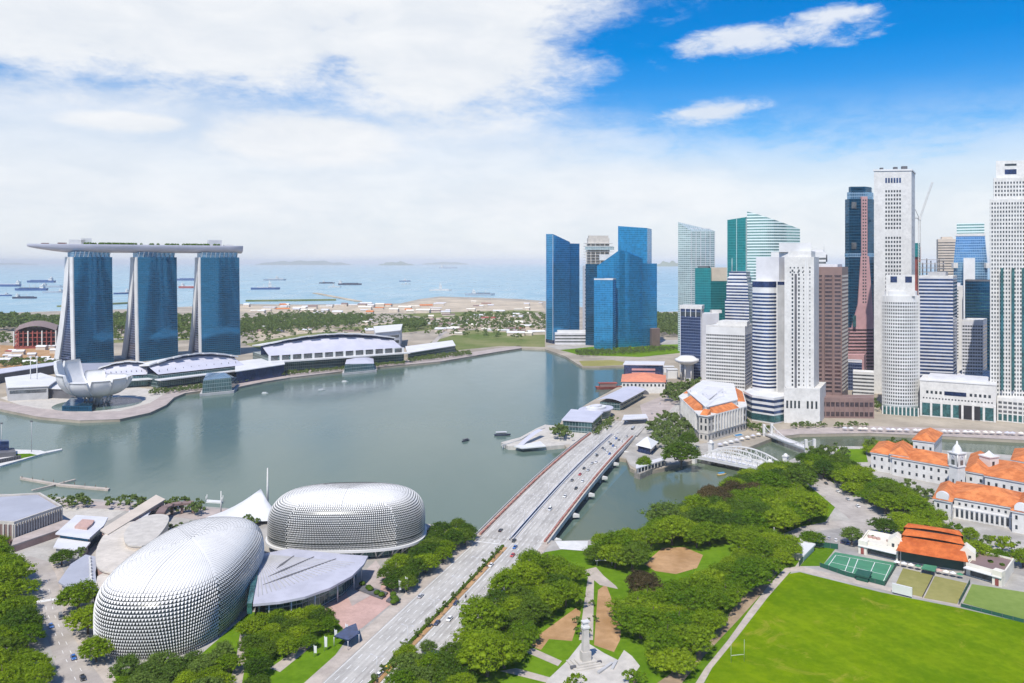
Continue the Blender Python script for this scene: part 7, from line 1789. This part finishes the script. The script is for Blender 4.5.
n += wood([(36, 496), (92, 499), (88, 505), (40, 503)], ZN, 5, 1.2, ['broad', 'dark'], L3('in the waterfront row at the thin jetty'), 'waterfront row by the jetty', 1.0, 37, zc=ZN+3)
n += wood([(240, 520), (250, 517), (256, 521), (246, 527)], ZN, 4.5, 1.0, ['dark'], L3('beside the white tent stage'), 'trees beside the tent', 1.0, 38, zc=ZN+3)
n += wood([(150, 529), (166, 524), (186, 524), (196, 520), (200, 524), (170, 532)], ZN, 3.4, 1.3, ['small', 'light'], L3('in the roof garden by the curved pergola'), 'roof garden by the pergola', 1.0, 39, zc=ZN+3)
random.seed(40)
for i in range(18):
    s = -22-i*10.4+random.uniform(-2, 2); p = av(s, 0, ZN+.3); tree('light' if i % 3 else 'small', p, random.uniform(1.7, 2.5), 'young slim tree on the planted strip in the middle of the avenue', 'young trees on the avenue median', 1.5)
n += wood([(404, 655), (430, 648), (436, 664), (418, 690), (398, 690)], ZN, 5.5, .95, ['light', 'light', 'broad'], L3('at the bottom edge right of the avenue'), 'trees at the bottom edge by the avenue', 1.05, 41, zc=ZN+3)
n += wood([(446, 664), (464, 654), (478, 668), (470, 690), (434, 690)], ZN, 7, .95, ['broad', 'dark'], L3('at the bottom edge below the park wood'), 'trees below the park wood', 1.0, 42, zc=ZN+3)
for k, (px, py) in enumerate([(579, 636), (586, 637), (591, 606), (581, 606), (594, 622), (576, 624)]):
    tree('dark', P(px, py, ZN), 2.6+.5*(k < 2), ('clipped round tree just behind the memorial, left', 'clipped round tree just behind the memorial, right', 'clipped tree along the walk to the memorial, far right one', 'clipped tree along the walk to the memorial, far left one', 'clipped tree along the walk to the memorial, middle right one', 'clipped tree along the walk to the memorial, middle left one')[k], 'clipped trees along the memorial walk')
tree('small', P(634, 686, ZN), 6, 'single tree at the bottom edge right of the memorial', 'single trees'); tree('small', P(576, 692, ZN), 5, 'single tree at the bottom edge below the memorial', 'single trees')
# around the stone hotel and the bridge end
z = ZL
n += wood([(650, 425), (668, 416), (688, 424), (692, 438), (670, 450), (652, 440)], z, 7.5, 1.1, ['broad', 'dark', 'light', 'dark'], L3('in the garden left of the stone hotel'), 'garden left of the stone hotel', 1.0, 51, zc=z+4)
for k, (px, py, r_, kd) in enumerate([(681, 468, 17, 'dark'), (668, 464, 8, 'broad'), (644, 470, 8, 'broad'), (688, 447, 11, 'dark')]):
    tree(kd, P(px, py, z), r_, ('large spreading tree overhanging the river mouth by the truss bridge', 'medium tree left of the large one at the river mouth', 'low tree behind the stone landing stage', 'dark tree at the foot of the stone hotel')[k], 'trees by the river mouth')
n += wood([(664, 398), (680, 386), (700, 384), (702, 390), (680, 402)], z, 10, .95, ['broad', 'dark'], L3('behind the stone hotel by the pier building'), 'trees behind the stone hotel', 1.0, 52, zc=z+4)
n += wood([(556, 437), (568, 438), (566, 432), (556, 431)], z, 6.5, .6, ['slim', 'slim', 'slim'], L3('on the white viewing pier'), 'trees on the viewing pier', 1.3, 53, zc=z+3)
n += wood([(594, 434), (606, 428), (614, 418), (608, 418), (598, 426)], z, 4, 1.2, ['small', 'dark'], L3('along the glazed waterfront pavilion'), 'trees along the waterfront pavilion', 1.0, 54, zc=z+3)
n += wood([(838, 412), (876, 408), (878, 402), (846, 404)], z, 8, 1.0, ['broad', 'light'], L3('in the gap right of the brown tower'), 'trees right of the brown tower', 1.0, 55, zc=z+4)
n += wood([(793, 429), (826, 428), (826, 425.5), (793, 426.5)], z, 4.5, 1.1, ['small', 'dark'], L3('in front of the slim white tower'), 'trees before the slim white tower', .8, 56, zc=z)
n += wood([(836, 428), (868, 427), (868, 425), (836, 426)], z, 4.2, 1.1, ['small'], L3('in front of the brown podium'), 'trees before the brown podium', .8, 57, zc=z)
n += wood([(745, 424), (772, 432), (764, 436), (746, 428)], z, 4.5, 1.1, ['small', 'dark'], L3('between the stone hotel and the round fronted tower'), 'trees beside the stone hotel', .9, 58, zc=z)
# along the bay promenade
n += wood([(150, 394), (200, 389), (250, 380), (250, 378), (200, 386), (150, 391)], z, 4.2, 1.15, ['small'], L3('along the promenade below the curved halls'), 'promenade trees below the halls', 1.0, 60, zc=z+2)
n += wood([(284, 375), (404, 363.5), (404, 362), (284, 373)], z, 4.2, 1.2, ['small'], L3('along the promenade before the exhibition hall'), 'promenade trees before the exhibition hall', 1.0, 61, zc=z+2)
n += wood([(408, 362), (470, 354.5), (470, 351), (410, 358)], z, 5, 1.25, ['small'], L3('on the promenade right of the exhibition hall'), 'promenade trees right of the hall', .8, 62, zc=z+2)
n += wood([(575, 352), (660, 348), (692, 349), (640, 354), (580, 357)], z, 5.5, 1.5, ['far'], 'small green tree on the lawn at the foot of the blue towers', 'trees at the foot of the blue towers', .8, 63)
n += wood([(0, 367), (56, 369), (58, 363), (0, 361)], z, 7, 1.2, ['far'], 'dull green tree by the building site left of the hotel towers', 'trees by the left building site', .9, 64)
n += wood([(-20, 331), (62, 333), (64, 322), (-20, 320)], z, 22, 1.0, ['far'], 'tree in the far coastal wood left of the hotel towers', 'far wood left of the hotel towers', .8, 65)
n += wood([(112, 334), (132, 334), (132, 318), (112, 318)], z, 20, 1.1, ['far'], 'tree in the far wood between the left and middle hotel towers', 'far wood between two hotel towers', .8, 66)
n += wood([(176, 336), (198, 336), (198, 320), (176, 320)], z, 20, 1.2, ['far'], 'tree in the far wood between the middle and right hotel towers', 'far wood between two hotel towers', .8, 67)
n += wood([(240, 336), (300, 331), (360, 326), (372, 318), (290, 317), (242, 322)], z, 13, 1.25, ['far'], 'tree in the far wood behind the exhibition hall', 'far wood behind the exhibition hall', .85, 68)
n += wood([(244, 346), (300, 336), (400, 334), (520, 340), (520, 330), (420, 318), (300, 312), (244, 316)], z, 9, 3.4, ['far'], 'scattered tree on the open land behind the exhibition hall', 'scattered trees behind the exhibition hall', .9, 72)
n += wood([(0, 346), (240, 340), (240, 332), (0, 336)], z, 10, 2.4, ['far'], 'scattered tree on the open land behind the hotel towers', 'scattered trees behind the hotel towers', .9, 73)
n += wood([(398, 332), (425, 330), (423, 322), (398, 324)], z, 15, 1.2, ['far'], 'tree in the clump right of the exhibition hall roof', 'clump right of the exhibition hall', .9, 69)
n += wood([(430, 328), (545, 331), (545, 315), (470, 314)], z, 10, 2.2, ['far'], 'scattered tree on the building land left of the blue towers', 'scattered trees left of the blue towers', .9, 70)
n += wood([(656, 336), (682, 338), (680, 320), (657, 318)], z, 17, 1.0, ['far'], 'tree in the wood between the blue towers and the peaked pale tower', 'wood right of the blue towers', .9, 71)
# the 295 that show largest are trees of their own; the small far rest is one mass of foliage
def shown(t):
    p = t[2]; 
    if p.y < 60: return 0
    px = CX+F*p.x/p.y; py = HY+F*(H-p.z-t[3][2]*.6)/p.y; r = F*t[3][0]/p.y
    return r if -r < px < 1024+r and py-r < 683 else 0
SPEC.sort(key=lambda t: -shown(t)); SPEC = [t for t in SPEC if shown(t) > 0]
PROTO = {}
for kind, i, p, sc, rz, label, group in SPEC[:295]:
    key = (kind, i)
    if key not in PROTO:
        o = thing('tree', tuple(p), label, 'tree', group); put('crown', KIND[kind][i][0], o); put('trunk', KIND[kind][i][1], o); PROTO[key] = o
    else: o = copy_tree(PROTO[key])
    o.location = p; o.rotation_euler.z = rz; o.scale = sc; o['label'] = label; o['group'] = group
print('TREES', len(SPEC), 'smallest kept', shown(SPEC[min(294, len(SPEC)-1)]))
vs, fs, nb = [], [], 0
for kind, i, p, sc, rz, label, group in SPEC[295:]:
    me = KIND['far'][i % 3][0]; co, si = math.cos(rz), math.sin(rz)
    for v in me.vertices: x, y, z_ = v.co.x*sc[0], v.co.y*sc[1], v.co.z*sc[2]; vs.append((p.x+x*co-y*si, p.y+x*si+y*co, p.z+z_))
    for f in me.polygons: fs.append([nb+k for k in f.vertices])
    nb += len(me.vertices)
if vs:
    me = bpy.data.meshes.new('woodland'); me.from_pydata(vs, [], fs); me.materials.append(M['leaf_far']); tag(put('woodland', me), 'far woods and rows of small trees round the bay', 'woodland', None, 'stuff')
# ------------------------------------------------------------------ vehicles
car_paint = {}
def paint(c):
    if c not in car_paint:
        rgb = dict(black=(.015, .015, .018), navy=(.02, .035, .10), blue=(.03, .13, .42), silver=(.45, .46, .48), white=(.78, .78, .78), red=(.5, .03, .03), yellow=(.7, .45, .02), grey=(.14, .14, .15))[c]
        m, N_, b = new_mat('car_paint_'+c); b.inputs['Base Color'].default_value = (*rgb, 1); b.inputs['Roughness'].default_value = .3; b.inputs['Coat Weight'].default_value = .4; car_paint[c] = m
    return car_paint[c]
def car_proto(c, van=False, bus=False):
    L, w = (11.5, 2.5) if bus else ((5.0, 1.95) if van else (4.5, 1.8)); hb_ = 1.0 if not bus else 1.3; ht = 3.1 if bus else (2.1 if van else 1.48)
    r = thing('bus' if bus else ('van' if van else 'car'), (0, 0, 0), 'car', 'car')
    b = MB(); pl = lambda e, f: [(-L/2+e, -w/2+f), (L/2-e, -w/2+f), (L/2-e, w/2-f), (-L/2+e, w/2-f)]
    b.prism(pl(.12, .08), .25, .55, False, True, pl(0, 0)); b.prism(pl(0, 0), .55, hb_*.78, False, False, pl(.06, .03)); b.prism(pl(.06, .03), hb_*.78, hb_*.9, True, False, pl(.22, .12)); put('body', b.mesh('body', paint(c)), r)
    if bus or van: x0, x1, y0, y1 = -L/2+.15, L/2-.75, -L/2+.3, L/2-1.3
    else: x0, x1, y0, y1 = -L/2+.35, L/2-1.25, -L/2+1.0, L/2-2.0
    if bus: x1, y1 = L/2-.1, L/2-.3
    b = MB(); b.prism([(x0, -w/2+.13), (x1, -w/2+.13), (x1, w/2-.13), (x0, w/2-.13)], hb_*.9, ht-.1, False, False, [(y0, -w/2+.3), (y1, -w/2+.3), (y1, w/2-.3), (y0, w/2-.3)]); put('window', b.mesh('window', M['win']), r)
    b = MB(); b.prism([(y0, -w/2+.3), (y1, -w/2+.3), (y1, w/2-.3), (y0, w/2-.3)], ht-.1, ht, True, False, [(y0+.15, -w/2+.4), (y1-.15, -w/2+.4), (y1-.15, w/2-.4), (y0+.15, w/2-.4)]); put('roof', b.mesh('roof', paint(c)), r)
    wm = MB().tube((0, -.11, 0), (0, .11, 0), .33, .33, 12).mesh('wheel', M['black'])
    for x in (-L*.31, L*.31):
        for y in (-w/2+.08, w/2-.08): put('wheel', wm, r, (x, y, .33))
    lm = MB().box((0, 0, 0), (.08, .38, .14)).mesh('headlight', M['white2'])
    for y in (-w*.34, w*.34): put('headlight', lm, r, (L/2-.03, y, .62))
    tm = MB().box((0, 0, 0), (.08, .32, .14)).mesh('tail_light', paint('red'))
    for y in (-w*.36, w*.36): put('tail_light', tm, r, (-L/2+.02, y, .66))
    return r
PC = {}
def car(c, p, ang, label, group=None, van=False, bus=False):
    key = (c, van, bus)
    if key not in PC: PC[key] = o = car_proto(c, van, bus)
    else: o = copy_tree(PC[key])
    o.location = p; o.rotation_euler.z = ang; o['label'] = label; o['category'] = 'bus' if bus else ('van' if van else 'car')
    if group: o['group'] = group
    return o
UA = math.atan2(U.y, U.x)
def on_av(px, py):
    """a place on the avenue or the bridge: metres along and across"""
    p = P(px, py, ZN)
    for _ in range(6):
        v = Vector((p.x-A0.x, p.y-A0.y, 0)); s = v.dot(U); t = v.dot(NR); z = zb(s) if 0 < s < SB else ZN+.04; p = P(px, py, z)
    return Vector((p.x, p.y, z)), t
rows = [(420.6, 597, 'silver', 'silver car alone on the left carriageway of the avenue'), (456, 604, 'navy', 'navy car beside the median trees, middle one of the avenue'), (471, 608, 'white', 'white car near the right kerb of the avenue under the trees'),
 (449.6, 620, 'white', 'white car in the middle lane of the avenue between two navy cars'), (437, 624, 'navy', 'navy car beside the median, second from the bottom'), (425, 649.6, 'navy', 'navy car beside the pale trees at the bottom of the avenue'), (387.7, 669, 'yellow', 'yellow taxi beside the median at the bottom of the avenue'),
 (379.6, 675.6, 'white', 'white car just behind the yellow taxi'), (500.5, 531, 'black', 'black car on the left carriageway at the near end of the bridge'), (514, 541.5, 'black', 'black car beside the median at the near end of the bridge'), (515, 548, 'blue', 'blue car in the middle lane at the near end of the bridge'),
 (512.6, 556, 'red', 'red car just before the bridge on the right carriageway'), (491, 566, 'white', 'white car following the red car off the bridge'), (550, 510, 'white', 'white car alone on the nearer third of the bridge'), (565, 497, 'white', 'white car on the bridge behind the lone white one'),
 (576, 489, 'black', 'black car by the right kerb in the middle of the bridge'), (572, 481, 'grey', 'grey car in the inner lane in the middle of the bridge'), (580, 475, 'red', 'red car in the queue at the middle of the bridge'), (582.5, 482, 'white', 'white car in the outer lane beside the red one on the bridge'),
 (584, 469, 'black', 'black car just beyond the red one on the bridge'), (592, 464, 'silver', 'silver car in the far half of the bridge'), (597, 456, 'black', 'black car in the inner lane of the far half of the bridge'), (588, 471, 'silver', 'silver car in the outer lane beyond the red car'), (596, 463, 'white', 'white car in the outer lane of the far half of the bridge')]
for px, py, c, lab in rows:
    p, t = on_av(px, py); car(c, p, UA+(PI if t > 0 else 0), lab, 'cars on the avenue and the bridge', van=('white car alone' in lab))
random.seed(9)
fc = ['silver', 'blue', 'white', 'silver', 'grey', 'white', 'blue', 'black', 'silver', 'white', 'grey', 'blue', 'white', 'silver']
for i in range(14):
    s = 205+i*6.6; t = (5, 8, 11.5, 15)[(i*3) % 4]; car(fc[i], av(s, t, zb(s)), UA+PI, '%s car in the traffic queue at the far end of the bridge' % fc[i], 'queue at the far end of the bridge')
for i, (px, py, c) in enumerate([(536, 537, 'white'), (558, 488, 'red')][:0]): pass
lm = [(36.6, 589.5, 'blue', 'blue taxi farthest up the side road'), (51, 627, 'blue', 'blue taxi in the middle of the side road'), (73.5, 658.5, 'blue', 'blue taxi nearest on the side road'), (82.7, 679, 'black', 'black car at the bottom edge of the side road'), (60.7, 618, 'grey', 'dark van by the kerb of the side road')]
for px, py, c, lab in lm:
    p = P(px, py, ZN+.04); q = P(px+1.6, py+5, ZN+.04); car(c, p, math.atan2(q.y-p.y, q.x-p.x), lab, 'cars on the side road', van='van' in lab)
for i, (px, py) in enumerate([(817, 540), (823, 539.4), (829, 539), (842, 542.5), (848, 543.5), (836, 541)]):
    car(('blue', 'navy', 'silver', 'navy', 'blue', 'white')[i], P(px, py, ZN+.07), 1.2, ('blue car parked leftmost in the club car park', 'navy car parked second from the left in the club car park', 'silver car parked in the club car park', 'navy car parked nearer the clubhouse', 'blue car parked next to the clubhouse', 'white car parked in the middle of the club car park')[i], 'cars in the club car park')
for i, (px, py, c) in enumerate([(838, 492, 'white'), (848, 500, 'silver'), (826, 484, 'black'), (858, 507, 'white'), (893, 533, 'silver'), (800, 470, 'white')]):
    p = P(px, py, ZN+.06); q = P(px+8, py+6, ZN+.06); car(c, p, math.atan2(q.y-p.y, q.x-p.x), ('white car on the riverside road under the trees, middle', 'silver car on the riverside road', 'black car on the riverside road', 'white car on the riverside road, nearest the club', 'silver car at the end of the riverside road by the club', 'white car farthest along the riverside road')[i], 'cars on the riverside road')
for i, (px, py, c, bus) in enumerate([(628, 421, 'white', True), (633, 430, 'silver', True), (618, 434, 'white', False), (640, 416, 'white', False), (652, 414, 'silver', False), (660, 404, 'white', False), (672, 395, 'red', False)]):
    car(c, P(px, py, ZL+.12), UA, ('white bus at the far end of the bridge', 'silver bus just past the bridge end', 'white car entering the bridge from the far side', 'white car beyond the far canopy', 'silver car on the road beside the stone hotel', 'white car on the waterfront plaza', 'red car near the trees behind the stone hotel')[i], 'traffic beyond the bridge', bus=bus)
p, t = on_av(465.7, 597.5)
r = thing('motorcycle', tuple(p), 'motorcycle with rider on the right carriageway of the avenue', 'motorcycle'); r.rotation_euler.z = UA+PI
for x in (-.65, .65): put('wheel', MB().tube((x, -.07, .32), (x, .07, .32), .32, .32, 12).mesh('wheel', M['black']), r)
b = MB(); b.prism([(-.75, -.16), (.55, -.16), (.55, .16), (-.75, .16)], .45, .85, True, True); b.tube((.65, 0, .32), (.45, 0, 1.05), .05, .05, 6); b.tube((.45, -.35, 1.05), (.45, .35, 1.05), .03, .03, 6); put('body', b.mesh('body', paint('black')), r)
pr = thing('person', tuple(p), 'rider in dark clothes sitting on the motorcycle on the avenue', 'person'); pr.rotation_euler.z = UA+PI
# one continuous skinned figure
me = bpy.data.meshes.new('person_body'); vs = [(-.15, 0, .92), (-.1, 0, 1.2), (-.02, 0, 1.42), (.02, 0, 1.55), (.05, 0, 1.68), (.05, .22, 1.4), (.22, .3, 1.2), (.42, .3, 1.08), (.05, -.22, 1.4), (.22, -.3, 1.2), (.42, -.3, 1.08), (.2, .2, .85), (.15, .2, .5), (.25, .2, .42), (.2, -.2, .85), (.15, -.2, .5), (.25, -.2, .42)]
es = [(0, 1), (1, 2), (2, 3), (3, 4), (2, 5), (5, 6), (6, 7), (2, 8), (8, 9), (9, 10), (0, 11), (11, 12), (12, 13), (0, 14), (14, 15), (15, 16)]
me.from_pydata(vs, es, []); me.materials.append(M['dgrey']); po = put('body', me, pr)
po.modifiers.new('skin', 'SKIN'); rad = [.16, .15, .14, .07, .11, .07, .05, .045, .07, .05, .045, .08, .06, .05, .08, .06, .05]
for i, v in enumerate(me.skin_vertices[0].data): v.radius = (rad[i], rad[i])
me.skin_vertices[0].data[0].use_root = True; po.modifiers.new('sub', 'SUBSURF').levels = 1
put('helmet', MB().lathe((.05, 0, 1.6), [(0, 0), (.14, .03), (.16, .14), (.1, .24), (0, .27)], 10).mesh('helmet', M['black']), pr)
# ------------------------------------------------------------------ boats in the bay and the river
def boat(px, py, L, label, hull, cab, roof=None, ang=.2):
    p = P(px, py, .15); r = thing('river_boat', tuple(p), label, 'boat'); r.rotation_euler.z = ang; w = L*.27
    pl = [(-L/2, -w*.42), (L*.25, -w/2), (L/2, 0), (L*.25, w/2), (-L/2, w*.42)]
    put('hull', MB().prism([(x*.92, y*.75) for x, y in pl], -.4, L*.09, True, False, pl).mesh('hull', hull), r)
    put('cabin', MB().prism([(-L*.36, -w*.34), (L*.2, -w*.34), (L*.2, w*.34), (-L*.36, w*.34)], L*.09, L*.2).mesh('cabin', cab), r)
    put('roof', MB().prism([(-L*.4, -w*.4), (L*.24, -w*.4), (L*.24, w*.4), (-L*.4, w*.4)], L*.2, L*.22, True, True).mesh('roof', roof or M['white2']), r)
boat(502.5, 435.5, 16, 'dark passenger boat in the bay near the white viewing pier', hk, M['win_grey'], M['lgrey'], .15)
boat(466, 441, 10, 'small dark boat out in the middle of the bay', hk, M['dgrey'], M['dgrey'], .9)
boat(722, 475, 9, 'small boat with yellow and blue canopy on the river by the truss bridge', mat('boat_yellow', (.6, .4, .08), .6), M['white2'], mat('boat_blue', (.05, .3, .6), .6), .5)
boat(762, 466, 9, 'small boat lying behind the white truss bridge', M['white2'], M['win_teal'], M['g_teal'], .3)
boat(321.5, 390.5, 9, 'white motor launch in the bay before the exhibition hall, nearer one', M['white2'], M['white2'], None, .6)
boat(345, 382, 9, 'white motor launch in the bay before the exhibition hall, farther one', M['white2'], M['white2'], None, .2)
boat(265, 393.5, 8, 'small white launch near the promenade left of the others', M['white2'], M['lgrey'], None, .1)
p = P(608, 385, 0); boat(610, 389, 38, 'red brown wooden ship moored beside the orange roofed pier building', M['redsteel'], M['brown'], M['redsteel'], .1)
p = P(214, 502, 0); r, q = water_block('pontoon', 'small white pontoon with railings in the water left of the tent', 'pontoon', [(206, 503), (222, 504), (223, 502), (207, 501)], 1, M['white2'])
for v in q: MB().tube((v[0], v[1], 1), (v[0], v[1], 4.5), .25, .25, 6).build('post', M['white'], r)
# ------------------------------------------------------------------ lamp posts
def lamp_proto():
    r = thing('street_lamp', (0, 0, 0), 'x', 'lamp'); put('pole', MB().tube((0, 0, 0), (0, 0, 9), .11, .07, 6).mesh('pole', M['steel']), r)
    b = MB(); b.tube((0, 0, 8.9), (0, -2.2, 9.4), .06, .05, 5); b.tube((0, 0, 8.9), (0, 2.2, 9.4), .06, .05, 5); put('arm', b.mesh('arm', M['steel']), r)
    lm_ = MB().box((0, 0, 0), (.35, .9, .15)).mesh('lamp_head', M['lgrey'])
    for y in (-2.4, 2.4): put('lamp_head', lm_, r, (0, y, 9.35))
    return r
lp = lamp_proto(); k = 0
for i in range(18):
    s = -190+i*27; z = zb(s)+.4 if s > 0 else ZN+.3
    o = lp if k == 0 else copy_tree(lp); k += 1; o.location = av(s, 0, z); o.rotation_euler.z = UA; o['label'] = 'twin armed street lamp on the middle strip of the %s' % ('bridge' if s > 0 else 'avenue'); o['group'] = 'street lamps on the %s' % ('bridge' if s > 0 else 'avenue')
# ------------------------------------------------------------------ the air
b = MB(); S2 = 126000; b.prism([(-S2, -3500), (S2, -3500), (S2, S2), (-S2, S2)], -6, 330, True, True)
m = bpy.data.materials.new('haze'); m.use_nodes = True; m.node_tree.nodes.clear()
o_ = m.node_tree.nodes.new('ShaderNodeOutputMaterial'); v_ = m.node_tree.nodes.new('ShaderNodeVolumePrincipled')
v_.inputs['Color'].default_value = (.93, .97, 1, 1); v_.inputs['Density'].default_value = 3.2e-5; v_.inputs['Anisotropy'].default_value = -.3
m.node_tree.links.new(v_.outputs[0], o_.inputs['Volume'])
tag(b.build('haze', m, None, (0, 0, 0)), kind='stuff')
